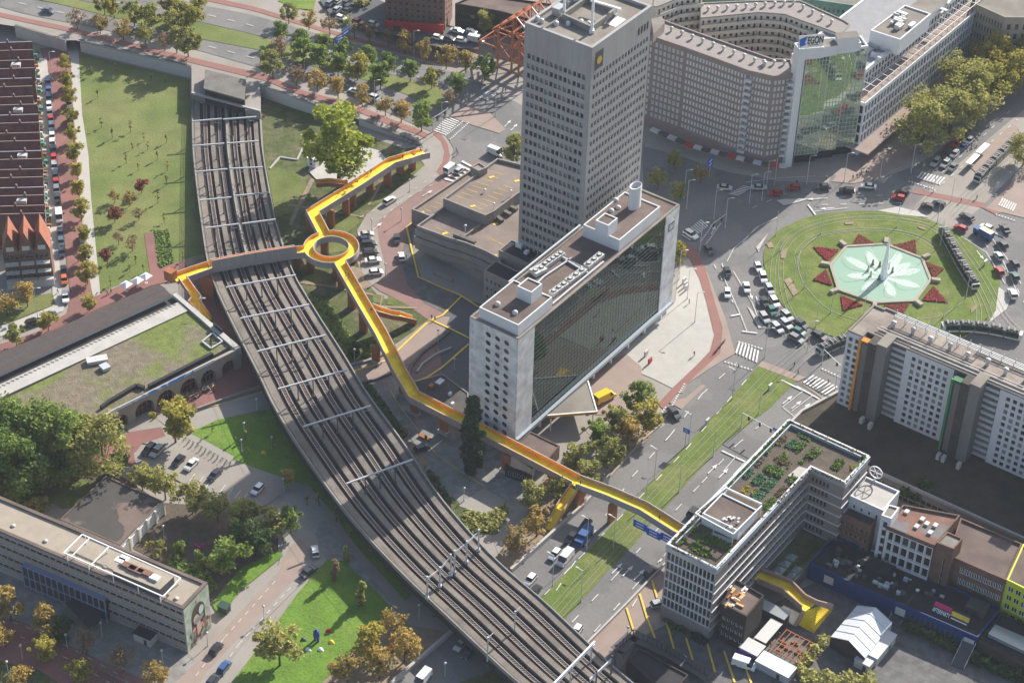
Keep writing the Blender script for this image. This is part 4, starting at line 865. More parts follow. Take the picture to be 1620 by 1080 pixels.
# hexagonal windows
hexm = MB()
hx = [(-.85, .1), (-.45, .78), (.45, .55), (.85, -.1), (.45, -.78), (-.45, -.55)]
hexm.v = [(x, -.05, z) for x, z in hx]+[(x*1.16, -.03, z*1.16) for x, z in hx]; hexm.f = [[0, 5, 4, 3, 2, 1][::-1][::-1]]; hexm.m = [1]; hexm.sm = [False]
hexm.f[0] = [5, 4, 3, 2, 1, 0]
for i in range(6): j = (i+1) % 6; hexm.f.append([i, j, 6+j, 6+i]); hexm.m.append(0); hexm.sm.append(False)
hme = hexm.mesh('hexagonal_window', [M['offwhite'], M['win']])
for (xf, y0) in ((.393, 529), (.583, 535.6), (.767, 542.5)):
    w = A+G2*lv*xf; z0 = zat(w, y0)
    for k in range(12):
        o = bpy.data.objects.new('hexagonal_window', hme); col.objects.link(o); o.parent = wo; ym = z0-k*2.79
        if xf == .393 and False: continue
        Nn = -G1; T = Matrix(((G2.x, -Nn.x, 0, 0), (G2.y, -Nn.y, 0, 0), (0, 0, 1, 0), (0, 0, 0, 1))); T.translation = Vector((w.x, w.y, ym))+Nn*.03-Vector(wo.location); o.matrix_local = T
# penthouses
def pent(name, px4, z0, z1, m='white_wall', mt='brown_roof', parent=None):
    """px4 roof corners: left-front, front, far-right (rectangle on the street grid)"""
    a = P(*px4[0], z1); b = P(*px4[1], z1); c = P(*px4[2], z1); v = (b-a).dot(G2); u = (c-b).dot(G1)
    xy_ = [gp(a, 0, 0), gp(a, u, 0), gp(a, u, v), gp(a, 0, v)]
    mb = MB(); mb.prism(xy_, z0, z1, 0, 0); roof_with_parapet(mb, xy_, z1, .35, .35, 1, 0)
    mb.build(name, [M[m], M[mt]], parent); return a, u, v
pent('penthouse', [(758, 487.4), (818.9, 517), (872, 472)], zt, zt+3.4, parent=wo)
pent('penthouse', [(922.6, 357), (981, 380.7), (1047, 328)], zt, zt+3.6, parent=wo)
pent('lift_housing', [(818, 454), (840, 465), (857, 451)], zt+3.4, zt+7.0, parent=wo)
pent('lift_housing', [(942, 350), (962, 359), (977, 347)], zt+3.6, zt+7.4, parent=wo)
mb = MB(); c = P(1003.5, 327, zt+3.6)
mb.add([c+G1*math.cos(t)*2.3+G2*math.sin(t)*1.5+ZZ*z for z in (0, 7.2) for t in (2*math.pi*i/16 for i in range(16))], [(i, 16+i, 16+(i+1) % 16, (i+1) % 16)[::-1] for i in range(16)], 0, True)
mb.add([c+G1*math.cos(t)*k*2.3+G2*math.sin(t)*k*1.5+ZZ*z for k, z in ((1, 7.2), (.85, 7.2), (.85, 5)) for t in (2*math.pi*i/16 for i in range(16))], [(r*16+i, r*16+(i+1) % 16, (r+1)*16+(i+1) % 16, (r+1)*16+i) for r in (0, 1) for i in range(16)], 0, True)
mb.add([c+G1*math.cos(t)*2+G2*math.sin(t)*1.3+ZZ*5 for t in (2*math.pi*i/16 for i in range(16))], [tuple(range(15, -1, -1))], 1)
mb.build('oval_chimney', [M['white_wall'], M['black_metal']], wo)
def acrow(px0, px1, n, z, parent, w=2.0):
    a, b = P(*px0, z), P(*px1, z); d = (b-a)/n
    for k in range(n):
        c = a+d*(k+.5); mb = MB(); mb.bx(c+ZZ*.8, d.length*.92, w, 1.2, 0, U=d.normalized()); mb.tube(c+ZZ*1.4, c+ZZ*1.65, .75, .75, 10, 1); mb.tube(c+ZZ*1.5, c+ZZ*1.7, .5, .5, 10, 0); mb.build('cooling_unit', [M['offwhite'], M['dark_grey']], parent)
acrow((859, 425), (890, 404), 5, zt, wo); acrow((842, 436), (861, 427), 2, zt, wo, 3); acrow((872, 469), (896, 452), 3, zt, wo); acrow((897, 450), (925, 430), 3, zt, wo); acrow((927, 426), (952, 406), 3, zt, wo)
for seg in [((875, 480), (900, 459), (955, 414)), ((850, 448), (860, 438), (905, 408)), ((880, 402), (925, 424)), ((866, 420), (895, 403)), ((930, 432), (895, 411))]:
    for i in range(len(seg)-1):
        mb = MB(); mb.bar(P(*seg[i], zt+.5), P(*seg[i+1], zt+.5), .45); mb.build('roof_duct', M['galv'], RF(wo))
for x, y in ((787, 482), (815, 496), (974, 318), (978, 330), (967, 335)):
    mb = MB(); mb.lathe(P(x, y, zt+3.4), [(.8, 0), (.8, .6), (.4, 1), (.01, 1)], 10); mb.build('roof_vent', M['offwhite'], RF(wo))
mb = MB(); mb.bar(P(805, 446, zt+1.3), P(918, 356, zt+1.3), .5, .35); mb.bar(P(805, 448, zt+.7), P(918, 358, zt+.7), .35, .3); mb.build('maintenance_rail', M['galv'], wo)
# emblem house-shaped mark near top right of the white strip
w = wp((s1+lu)/2-.3, lv+.06, 0); z = zat(w, 357); mb = MB()
mb.quad(w-G1*1.5+ZZ*(z-1.6), w+G1*1.5+ZZ*(z-1.6), w+G1*1.5+ZZ*(z+1), w-G1*1.5+ZZ*(z+1), 0)
for t in (-.8, 0, .8): mb.quad(w-G1*(.25-t)+G2*.04+ZZ*(z-1.2), w+G1*(.25+t)+G2*.04+ZZ*(z-1.2), w+G1*(.25+t)+G2*.04+ZZ*(z+.6), w-G1*(.25-t)+G2*.04+ZZ*(z+.6), 1)
mb.add([w-G1*1.7+ZZ*(z+1.2), w+G1*1.7+ZZ*(z+1.2), w+ZZ*(z+3.0)], [(0, 1, 2)], 1)
mb.build('emblem', [M['dark_grey'], M['white']], wo)
# graffiti patch near the foot of the end wall
def strip_on(A0, U, N, z, marks, name, m, parent):
    mb = MB()
    for a, b, c, d in marks: p = A0+U*a+N*.04+ZZ*c; mb.quad(p, p+U*(b-a), p+U*(b-a)+ZZ*(d-c), p+ZZ*(d-c))
    return mb.build(name, M[m], parent)
M['graf_green'] = plain('graf_green', (.03, .25, .10), .7); M['graf_pink'] = plain('graf_pink', (.45, .12, .2), .7)
rg = random.Random(3); A0 = Vector((A.x, A.y, 0))
mb = MB()
for k in range(26):
    t = k/26; x = 6.0+t*4; zz = zb+1.3+math.sin(k*1.7)*.7; p = A0+G2*x-G1*.05+ZZ*zz; mb.bar(p, p+G2*rg.uniform(-.3, .6)+ZZ*rg.uniform(-.7, .7), .16, .03, k % 2)
mb.build('graffiti', [M['graf_green'], M['dark_grey']], wo)
# canopy
cn = thing('entrance_canopy', 'flat triangular canopy with orange yellow edge beside the glass office', 'canopy', P(910, 640, 0))
tri = [P(930, 602.6, 5), P(944.5, 651, 5), P(866, 657, 5)]; mb = MB(); mb.prism([(p.x, p.y) for p in tri], 4.3, 5, 0, 0, True); mb.build('canopy_roof', M['gravel_roof'], cn)
mb = MB(); mb.bar(tri[1]-ZZ*.35+ZZ*0, tri[2]-ZZ*.35, .3, .75); mb.bar(tri[0]-ZZ*.3, tri[1]-ZZ*.3, .3, .6); mb.build('fascia', M['orange_wood'], cn)
mb = MB(); mb.bar(tri[1]+ZZ*.12, tri[2]+ZZ*.12, .4, .15); mb.bar(tri[0]+ZZ*.12, tri[1]+ZZ*.12, .4, .15); mb.build('edge_trim', M['white'], cn)
for p in (tri[1]-G2*1.2, tri[2]+G2*1.2): mb = MB(); mb.tube(Vector((p.x, p.y, 0)), Vector((p.x, p.y, 4.4)), .2, .2, 8); mb.build('post', M['white'], cn)
def lowblock(name, label, px, z, m='brown_brick', roof='brown_roof', faces=None, cat='building', ph=.3, **k):
    xy_ = [(P(x, y, z).x, P(x, y, z).y) for x, y in px]
    f_ = faces_by(xy_, faces) if faces else None
    return building(name, label, xy_, z, m, roof, f_, ph=ph, pw=.35, cat=cat, **k)
lowblock('pavilion', 'small brown flat roofed pavilion at the foot of the white marble end wall', [(839, 683), (885.5, 706), (867, 727), (819, 701)], 4.2, faces={'F': dict(c=4, n=1, bot=.8, top=.8, fw=.7, fh=.8)})
lowblock('pavilion', 'dark kiosk with white window frames tucked under the yellow footbridge', [(797, 727), (812, 718), (846, 740), (842, 752), (800, 738)], 3.6, 'dark_brick', 'black_roof', faces={'F': dict(c=5, n=1, bot=.8, top=.8, fw=.6, fh=.8, d=.1)})
lowblock('low_annex', 'low dark roofed annex between the footbridge bend and the marble wall', [(654, 605), (700, 592), (741, 622), (741, 662), (733, 660), (664, 626)], 4.0, 'concrete', 'dark_roof')
for x, y, s, m in ((696, 607, 2.5, 'steel'), (682, 613, 1.4, 'orange_steel'), (712, 625, 1, 'white'), (716, 641, 1, 'white')):
    mb = MB(); mb.bx(P(x, y, 4)+ZZ*.5, s, s*.7, 1, 0, U=G1); tag(mb.build('roof_unit', M[m]), f'{m.replace("_", " ")} box on the low dark annex roof near column {x}'.replace('near column %d' % x, {696: 'its long grilled vent', 682: 'its square hatch', 712: 'small upper one', 716: 'small lower one'}[x]), 'vent')
# ---- 3. parking deck complex
pk = thing('parking_deck', 'concrete multi-storey parking deck with curved banded walls beside the tower', 'building', P(740, 400, 0))
def poly(px, z): return [(P(x, y, z).x, P(x, y, z).y) for x, y in px]
def deckpart(name, px, z, z0=0, par=1.0, mw='concrete', mr='gravel_roof', pw=.5):
    xy_ = poly(px, z); mb = MB(); mb.prism(xy_, z0, z, 0, 1); roof_with_parapet(mb, xy_, z+.02, par, pw, 1, 0); return mb.build(name, [M[mw], M[mr]], pk)
M['deck'] = mat('deck', (.225, .18, .155), .92, .14, .3, 3.0, c2=(.19, .15, .13), c2scale=.08)
deckpart('lower_deck', [(651, 335), (745, 272), (775, 290), (705, 345), (679, 345.5)], 4.9, mr='deck')
FR = [(659, 361), (675, 367.5), (691, 373), (706, 379), (722, 384), (736, 388), (751, 394), (768, 401), (788, 412)]
deckpart('main_deck', FR+[(800, 440), (835, 440), (845, 330), (830, 262), (786, 256), (702, 331)], 10.2, 3.2, mr='deck')
deckpart('upper_deck', [(701, 318), (786.6, 254.4), (850, 270), (850, 292), (818, 311), (782, 338), (768, 345)], 13.1, 9, mr='deck')
deckpart('stair_tower', [(744.5, 265), (758, 258), (771, 266.5), (757, 272)], 15, par=.4)
w = [P(x, y, 10.2) for x, y in smooth(FR, 4, False)]
for zc, off in ((8.9, .55), (6.4, .95), (3.9, .55)):
    mb = MB()
    lo = []; hi = []
    out = [p+(-G1*.8-G2*.55)*off for p in w]
    for i in range(len(w)-1):
        a, b = out[i], out[i+1]; ai, bi = w[i], w[i+1]
        def Q(p, z): return Vector((p.x, p.y, z))
        mb.quad(Q(a, zc-1.0), Q(b, zc-1.0), Q(b, zc+1.1), Q(a, zc+1.1)); mb.quad(Q(a, zc+1.1), Q(b, zc+1.1), Q(bi, zc+1.1), Q(ai, zc+1.1)); mb.quad(Q(ai, zc-1.0), Q(bi, zc-1.0), Q(b, zc-1.0), Q(a, zc-1.0))
    a, ai = out[0], w[0]; mb.quad(Q(ai, zc-1), Q(a, zc-1), Q(a, zc+1.1), Q(ai, zc+1.1))
    mb.build('wall_band', M['concrete'], pk)
mb = MB(); mb.prism(poly([(675, 390), (700, 400), (760, 432), (795, 440), (840, 380), (800, 330), (700, 350)], 3), 0, 3.3, 0); mb.build('recessed_base', M['concrete'], pk)
mb = MB(); mb.bar(P(684, 428, .8), P(716, 443, .8), .6, 1.4); mb.build('ramp_wall', M['concrete'], pk)
for a, b in (((762, 331), (782, 350)), ((718, 374), (752, 386)), ((800, 327), (818, 334)), ((790, 334), (808, 342)), ((778, 340), (795, 352))):
    mb = MB(); z = 10.3; p, q_ = P(*a, z), P(*b, z); mb.bar(p+ZZ*.7, q_+ZZ*.4, 1.2, 1.2); mb.build('ramp_opening', M['concrete_dk'], pk)
mb = MB(); p, q_ = P(735, 374.5, 10.8), P(760, 356, 10.8); mb.bar(p, q_, .4, 1.0); mb.build('deck_kerb', M['concrete'], pk)
mb = MB()
for i in range(8): mb.ribbon([P(722+i*8, 310-i*5.6, 13.2), P(740+i*8, 316-i*5.6, 13.2)], .15)
for i in range(7): mb.ribbon([P(748+i*8, 318-i*5.6+8, 13.2), P(764+i*8, 324-i*5.6+8, 13.2)], .15)
for i in range(9): mb.ribbon([P(672+i*8.5, 331-i*5.8, 5.0), P(683+i*8.5, 335-i*5.8, 5.0)], .15)
for x, y, z in ((748, 326, 13.25), (704, 369, 10.35), (748, 386, 10.35), (784, 354, 10.35), (782, 404, 10.35), (818, 286, 13.25), (778, 280, 13.25), (667, 336, 5.1)): mb.ribbon([P(x-4, y+1, z), P(x+4, y-1, z)], .9)
for x, y in ((690, 360), (700, 364), (770, 375), (780, 380), (790, 385)): mb.ribbon([P(x, y, 10.3), P(x+12, y+5, 10.3)], .15)
mb.build('deck_marking', M['yellow_line'], pk)
for x, y, z, h in ((736, 372, 10.3, 3.2), (781, 331, 13.2, 1.8), (808, 311, 13.2, 1.8), (767, 304, 13.2, .6), (705, 394, 4, 2)):
    mb = MB(); p = P(x, y, z); mb.tube(p, p+ZZ*h, .1, .1, 6); mb.lathe(p+ZZ*h, [(.01, 0), (.4, .2), (.4, .5), (.01, .7)], 8); mb.build('deck_lamp', M['white'], pk)
b1, _ = lowblock('service_block', 'square dark roofed concrete block at the foot of the tower', [(789, 396.6), (809, 380), (856.7, 400), (835.5, 417.7)], 13.8, 'concrete', 'black_roof', faces={'F': dict(c=5, n=1, bot=10.5, top=1.6, fw=.5, fh=.8, l=1, r=8)}, ph=.3)
mb = MB(); mb.bx(P(824, 389, 13.8)+ZZ*.7, 2.8, 2.2, 1.4, 0, U=G1); mb.build('roof_light', M['white'], RF(b1)); mb = MB(); mb.bx(P(833, 401, 13.8)+ZZ*.5, 1.4, 1.2, 1, 0, U=G1); mb.build('roof_light', M['white'], RF(b1))
lowblock('service_block', 'concrete block with square windows between parking deck and glass office', [(765.5, 429), (784.4, 413.5), (845, 442), (828, 458)], 12.3, 'concrete', 'black_roof', faces={'F': dict(c=9, n=3, bot=2, top=1.2, fw=.5, fh=.45, d=.3)}, ph=.3)
# ---- 4. garden roof building
zt = 24.0; A = P(1055, 864, zt); L1, L2, W1, W2 = 58.8, 45.9, 13.9, 23.6
xy = [gp(A, 0, 0), gp(A, L1, 0), gp(A, L1, W2), gp(A, L2, W2), gp(A, L2, W1), gp(A, 0, W1)]
fF = dict(c=12, n=6, bot=4.2, top=1.3, fw=.88, fh=.88, l=.2, r=.2, d=.4, m=1)
fR = dict(c=22, n=6, bot=3.8, top=1.6, fw=.86, fh=.45, l=6, r=.6, d=.3, vo=.7)
gd, gxy = building('garden_roof_office', 'L-shaped white and grey office with a vegetable garden on its roof', xy, zt, 'taupe', 'soil', faces_by(xy, {'F1': fF, 'F0': dict(c=5, n=6, bot=3.6, top=1.2, fw=.75, fh=.5, l=.4, r=4), 'F': fF, 'R': fR, 'R1': dict(c=4, n=6, bot=3.6, top=1.6, fw=.6, fh=.3, l=3, r=4)}), ph=.9, pw=.45, par='white_wall', wmats=('galv', 'win'), fr=.06, w2='white_wall', style='p')
def gq(a, b, z=zt): return Vector((*gp(A, a, b), z))
for k in range(6):     # white string courses on the long sides
    z = 3.8+k*(zt-1.6-3.8)/6
    mb = MB(); mb.bar(gq(0, W1+.12, z), gq(L2-.2, W1+.12, z), .25, .2); mb.bar(gq(L2-.12, W1+.2, z), gq(L2-.12, W2, z), .25, .28); mb.bar(gq(L2-.2, W2+.12, z), gq(L1, W2+.12, z), .25, .28); mb.build('string_course', M['white_wall'], gd)
mb = MB()
for p, q_ in ((gq(-.15, -.1, 23.6), gq(-.15, W1+.2, 23.6)), (gq(-.2, W1+.2, 23.9), gq(L2, W1+.2, 23.9)), (gq(L2-.15, W1+.3, 23.9), gq(L2-.15, W2+.2, 23.9)), (gq(L2-.2, W2+.2, 23.9), gq(L1, W2+.2, 23.9)), (gq(0, -.15, 23.9), gq(L1, -.15, 23.9))): mb.bar(p, q_, .35, 1.5)
mb.build('cornice', M['soffit'], gd)
mb = MB()   # inner edge kerbs making planter troughs
for p, q_ in ((gq(1.6, 1.5), gq(L1-1.6, 1.5)), (gq(L1-1.6, 1.5), gq(L1-1.6, W2-1.5))): mb.bar(p+ZZ*.5, q_+ZZ*.5, .3, .9)
mb.build('planter_kerb', M['soffit'], gd)
a_, u_, v_ = pent('roof_pavilion', [(1111, 813), (1173, 836), (1199, 801)], zt, zt+3.2, parent=gd)
mb = MB()
for p, q_ in (((1100, 812), (1160, 845)), ((1160, 845), (1205, 800)), ((1149, 772), (1205, 797)), ((1100, 812), (1150, 770))): mb.bar(P(*p, zt+3.9), P(*q_, zt+3.9), .35, .5)
for x, y in ((1100, 812), (1160, 845), (1205, 800), (1149, 772), (1130, 829)): mb.bar(P(x, y, zt+3.9)-ZZ*3.9, P(x, y, zt+3.9), .25)
mb.build('steel_frame', M['galv'], gd)
rg = random.Random(11)
for k in range(16):
    c = P(rg.uniform(1145, 1185), rg.uniform(818, 834), zt+3.4); mb = MB(); mb.bx(c, rg.uniform(.4, 1.1), rg.uniform(.3, .8), rg.uniform(.3, .8), 0, U=G1); mb.build('roof_equipment', M['offwhite'] if k % 3 else M['dark_grey'], RF(gd))
mb = MB(); mb.flat([P(x, y, zt+.1) for x, y in ((1121, 851), (1127, 841), (1165, 855), (1158, 865))]); mb.build('terrace', M['paving_light'], gd)
mb = MB(); mb.flat([P(x, y, zt+.12) for x, y in ((1246, 752), (1264, 737), (1280, 742), (1262, 757))]); mb.build('terrace', M['paving_light'], gd)
leafg = randmat('veg', [(.06, .12, .02), (.10, .20, .03), (.16, .22, .04), (.05, .10, .03), (.20, .24, .05)], .8, .2, .3)
leafb = randmat('veg_blue', [(.06, .16, .09), (.10, .22, .12), (.05, .14, .07), (.14, .26, .12)], .8, .2, .3)
leafy = randmat('veg_yellow', [(.35, .28, .03), (.45, .30, .03), (.15, .2, .04), (.5, .35, .05)], .8, .2, .3)
leafd = randmat('veg_dry', [(.16, .11, .06), (.20, .15, .08), (.10, .10, .04), (.25, .18, .12)], .8, .2, .3)
def veg(name, px, z, h, m, dens, s=.22, label=None, cat='plants', parent=None, seed=1, group=None):
    """a bed of many small leaves inside a picture polygon at height z"""
    w = [P(x, y, z) for x, y in px]; r = random.Random(seed); mb = MB()
    xs_ = [p.x for p in w]; ys_ = [p.y for p in w]
    area = 0; tris = [[w[i] for i in t] for t in tessellate_polygon([w])]
    for t in tris:
        ar = (t[1]-t[0]).cross(t[2]-t[0]).length/2
        for k in range(max(1, int(ar*dens))):
            a, b = r.random(), r.random()
            if a+b > 1: a, b = 1-a, 1-b
            base = t[0]+(t[1]-t[0])*a+(t[2]-t[0])*b
            nz = math.sin(base.x*1.3)*math.cos(base.y*1.1)*.35+.75
            c = base+ZZ*(h*nz*r.random()); an = r.random()*6.3; ti = r.uniform(-.9, .9)
            u = Vector((math.cos(an), math.sin(an), ti))*s*r.uniform(.6, 1.3); v = Vector((-math.sin(an), math.cos(an), r.uniform(-.6, .6)))*s*r.uniform(.6, 1.3)
            mb.quad(c-u-v, c+u-v, c+u+v, c-u+v)
    o = mb.build(name, m, parent)
    if parent is None: tag(o, label, cat, group)
    return o
def z7(*p): return [(1040+x*.2222, 660+y*.2222) for x, y in p]
VB = [([(905, 205), (975, 150), (1015, 175), (960, 230)], leafb), ([(960, 225), (1020, 170), (1070, 195), (1000, 255)], leafg), ([(995, 110), (1090, 150), (1085, 170), (1000, 135)], leafg), ([(1110, 115), (1200, 155), (1190, 170), (1110, 135)], leafg), ([(1040, 280), (1110, 210), (1180, 240), (1110, 300)], leafg),
      ([(1230, 360), (1280, 290), (1340, 320), (1290, 385)], leafg), ([(1370, 370), (1380, 335), (1410, 350), (1395, 375)], leafy), ([(750, 375), (800, 330), (915, 380), (870, 440)], leafg), ([(600, 410), (650, 360), (690, 390), (640, 445)], leafb), ([(665, 460), (720, 400), (780, 430), (730, 490)], leafb), ([(735, 505), (800, 430), (860, 460), (790, 530)], leafb),
      ([(590, 530), (635, 480), (670, 490), (625, 550)], leafy), ([(655, 545), (690, 510), (710, 520), (680, 560)], leafy), ([(660, 565), (715, 515), (775, 550), (720, 600)], leafb), ([(760, 650), (770, 590), (830, 570), (850, 610), (790, 670)], leafg), ([(915, 440), (960, 410), (1005, 435), (960, 480)], leafg), ([(820, 190), (870, 120), (930, 150), (880, 200)], leafd), ([(680, 330), (720, 280), (760, 300), (720, 360)], leafd),
      ([(835, 550), (900, 480), (930, 500), (870, 570)], leafd), ([(820, 300), (850, 270), (960, 330), (940, 365)], leafd), ([(1000, 320), (1030, 300), (1060, 320), (1040, 340)], leafg), ([(215, 920), (260, 880), (400, 970), (370, 1000), (290, 970)], leafg), ([(120, 900), (170, 840), (220, 870), (160, 920)], leafg), ([(140, 935), (200, 945), (330, 1010), (370, 1060), (250, 1010)], leafd), ([(280, 880), (330, 810), (520, 900), (500, 950)], leafg), ([(195, 820), (240, 770), (290, 790), (250, 840)], leafg),
      ([(520, 900), (580, 850), (640, 820), (600, 900), (540, 940)], leafd), ([(85, 905), (180, 790), (200, 800), (110, 915)], leafd), ([(760, 265), (810, 200), (830, 205), (780, 275)], leafg), ([(430, 1060), (520, 940), (540, 950), (450, 1070)], leafg), ([(860, 290+0), (905, 245), (940, 280), (900, 320)], leafg)]
for k, (q, m) in enumerate(VB):
    big = k in (29, 4, 15, 14, 25, 7)
    veg('vegetable_bed', z7(*q), zt+.1, .9 if big else .5, m, 16, .2, parent=gd, seed=k)
for q in ([(500, 490), (930, 30), (945, 40), (515, 500)], [(945, 30), (1490, 280), (1480, 295), (940, 45)], [(90, 900), (490, 490), (500, 500), (110, 910)], [(110, 925), (440, 1075), (430, 1080), (100, 930)], [(1340, 455), (1480, 290), (1490, 300), (1350, 465)], [(1110, 370), (1330, 470), (1325, 480), (1100, 378)], [(600, 850), (1085, 375), (1095, 385), (610, 860)]):
    veg('planter_greenery', z7(*q), zt+.5, .7, leafg if q[0][0] % 3 else leafd, 14, .2, parent=gd, seed=q[0][0])
# ---- 5. tall residential slab lower right
zt = 31.0; A = P(1341, 524, zt); LL = 95
sl = thing('apartment_slab', 'white apartment slab with grey lift shafts and one orange and one green frame', 'building', (A+G2*20-ZZ*zt))
xy = [gp(A, 2.6, 3.1), gp(A, 15.0, 3.1), gp(A, 15.0, LL), gp(A, 2.6, LL)]
wins = []; mb = MB()
def sp(a0, b0, a1, b1, spec, z0=6.0, z1=zt, m=0): wall_face(mb, gp(A, a0, b0), gp(A, a1, b1), z0, z1, spec, wins, m)
ws = dict(n=11, bot=.4, top=1.0, fw=.58, fh=.60, d=.3)
sp(0, 0, 0, 4.6, dict(ws, c=2, l=.3, r=.5)); sp(0, 4.6, 2.6, 4.6, None); sp(14.7, 0, 0, 0, None); 
sp(2.6, 4.6, 2.6, 12.2, None, m=1)
def block(b0, b1, nc): sp(2.6, b0, 2.6, b1, dict(ws, c=nc, l=1.6, r=1.2))
block(16.3, 30.5, 6); sp(2.6, 30.5, 2.6, 36, None, m=1); block(43.8, 58, 6); sp(2.6, 58, 2.6, 64, None, m=1); block(71, 85, 6); sp(2.6, 85, 2.6, LL, None, m=1)
for b0, b1 in ((12.2, 16.3), (36, 43.8), (64, 71)): sp(5.0, b0, 5.0, b1, None, m=1); sp(2.6, b0, 5.0, b0, None); sp(5.0, b1, 2.6, b1, None)
sp(2.6, LL, 14.7, LL, None); sp(14.7, LL, 14.7, 0, None)
mb.build('wall', [M['white_wall'], M['dark_grey']], sl)
put_windows(sl, wins, ('dark_grey', 'win_curt'), 'd', .07)
rb = MB(); roof_with_parapet(rb, [gp(A, 0, 0), gp(A, 14.7, 0), gp(A, 14.7, 3.1), gp(A, 15.5, 3.1), gp(A, 15.5, LL), gp(A, 2.6, LL), gp(A, 2.6, 4.6), gp(A, 0, 4.6)], zt, .5, .6, 0, 1); rb.build('roof', [mat('roof_striped', (.23, .19, .165), .95, .2, .3, 3, stretch=(.3, .3, .3), c2=(.30, .26, .22), c2scale=.15), M['gravel_roof']], sl)
for b0 in (12.2, 39.6, 66.8):
    for k in range(12):
        z = 6.6+k*2.05; m2 = MB(); m2.box(Vector((*gp(A, 3.8, b0+2.05), z+.5)), G1*1.15, G2*2.0, ZZ*.5, 0); m2.build('balcony', M['offwhite'], sl)
def shaft(b0, frm, lab):
    m2 = MB(); m2.prism([gp(A, -.2, b0-7.4+2.1), gp(A, 2.6, b0-7.4+2.1), gp(A, 2.6, b0-3.2), gp(A, -.2, b0-3.2)], 6, 29.4, 0); m2.build('lift_shaft', M['shaft'], sl)
    m2 = MB(); m2.prism([gp(A, -1.6, b0-3.2), gp(A, 2.6, b0-3.2), gp(A, 2.6, b0-.9), gp(A, -1.6, b0-.9)], 6, 31.6, 0); m2.build('stair_glazing', M['stairg'], sl)
    m2 = MB(); m2.prism([gp(A, -1.2, b0-.9), gp(A, 5.0, b0-.9), gp(A, 5.0, b0+2.1), gp(A, -1.2, b0+2.1)], 6, 32.0, 0, 1); m2.build('lift_shaft', [M['shaft'], M['gravel_roof']], sl)
    m2 = MB(); q0 = b0-5.6
    for off in (0, .55, 1.1, 1.65): m2.bar(Vector((*gp(A, off-.5, q0-.2), 30.4)), Vector((*gp(A, off-.5, b0-3.1), 30.4)), .34, .5)
    m2.bar(Vector((*gp(A, -.5, q0-.3), 6)), Vector((*gp(A, -.5, q0-.3), 30.6)), .5, .7, up=G2); m2.bar(Vector((*gp(A, .6, q0-.3), 20)), Vector((*gp(A, .6, q0-.3), 30.6)), .3, .7, up=G2)
    m2.build('coloured_frame', M[frm], sl)
M['shaft'] = mat('shaft', (.19, .18, .165), .9, .1, .2, 2, stretch=(1, 1, .3)); M['stairg'] = brickmat('stairg', (.06, .055, .045), (.10, .09, .08), .8, .5)
M['frame_orange'] = plain('frame_orange', (.70, .30, .03), .5); M['frame_green'] = plain('frame_green', (.04, .22, .08), .5); M['frame_red'] = plain('frame_red', (.45, .05, .03), .5)
shaft(10.2, 'frame_orange', ''); shaft(37.6, 'frame_green', ''); shaft(65, 'frame_red', '')
for aoff, b0, b1, h in ((12.5, 8, 33, 2.6), (14.2, 32, 60, 1.2)):
    m2 = MB()
    for z in (h, h-.5): m2.bar(Vector((*gp(A, aoff, b0), zt+z)), Vector((*gp(A, aoff, b1), zt+z)), .18); m2.bar(Vector((*gp(A, aoff-1.3, b0), zt+z)), Vector((*gp(A, aoff-1.3, b1), zt+z)), .18)
    for k in range(9): b = b0+(b1-b0)*k/8; m2.bar(Vector((*gp(A, aoff, b), zt)), Vector((*gp(A, aoff, b), zt+h+1)), .15); m2.bar(Vector((*gp(A, aoff-1.3, b), zt)), Vector((*gp(A, aoff-1.3, b), zt+h)), .15); m2.bar(Vector((*gp(A, aoff, b), zt+h)), Vector((*gp(A, aoff-1.3, b), zt+h)), .12)
    m2.build('roof_frame', M['galv'], RF(sl))
for aoff, b0 in ((5.2, 6), (6.4, 6.5), (3.6, 17)):
    m2 = MB(); m2.bar(Vector((*gp(A, aoff, b0), zt+.7)), Vector((*gp(A, aoff, 70), zt+.7)), .3, .3); m2.build('roof_rail', M['concrete_lt'], RF(sl))
for k in range(11):
    m2 = MB(); c = Vector((*gp(A, 9+(k % 2)*.8, 9+k*5.5), zt)); m2.lathe(c, [(.5, 0), (.5, 1.3), (.75, 1.4), (.75, 2), (.01, 2.2)], 8); m2.build('roof_vent', M['offwhite'], RF(sl))
# podium
zp = 6.0; q = [(1278, 712), (1325, 655), (1365, 690), (1720, 850), (1720, 970), (1620, 880), (1470, 805), (1373, 735)]
q = [(P(x, y, zp).x, P(x, y, zp).y) for x, y in [(1283, 690), (1326, 640)]]
Ap = P(1300, 676, zp); pd_xy = [gp(A, -25.0, -2.0), gp(A, 6, -2.0), gp(A, 6, LL), gp(A, -25.0, LL)]
pw_ = P(1372, 742, zp); aa = (pw_-Vector((A.x, A.y, zp))).dot(G1)
pd_xy = [gp(A, aa, -6.0), gp(A, aa+10, -6), gp(A, 6, -1.5), gp(A, 6, LL), gp(A, aa, LL)]
building('podium', 'low podium with dark mossy roof in front of the apartment slab', pd_xy, zp, 'concrete', 'podium_roof', faces_by(pd_xy, {'F': dict(c=60, n=2, bot=.6, top=1.6, fw=.85, fh=.7, d=.2)}), ph=.8, pw=.7, wmats=('dark_grey', 'win_dark'), par='concrete_lt') if M.setdefault('podium_roof', mat('podium_roof', (.085, .065, .045), .95, .3, .3, 2.0, c2=(.06, .05, .035), c2scale=.06)) else 0
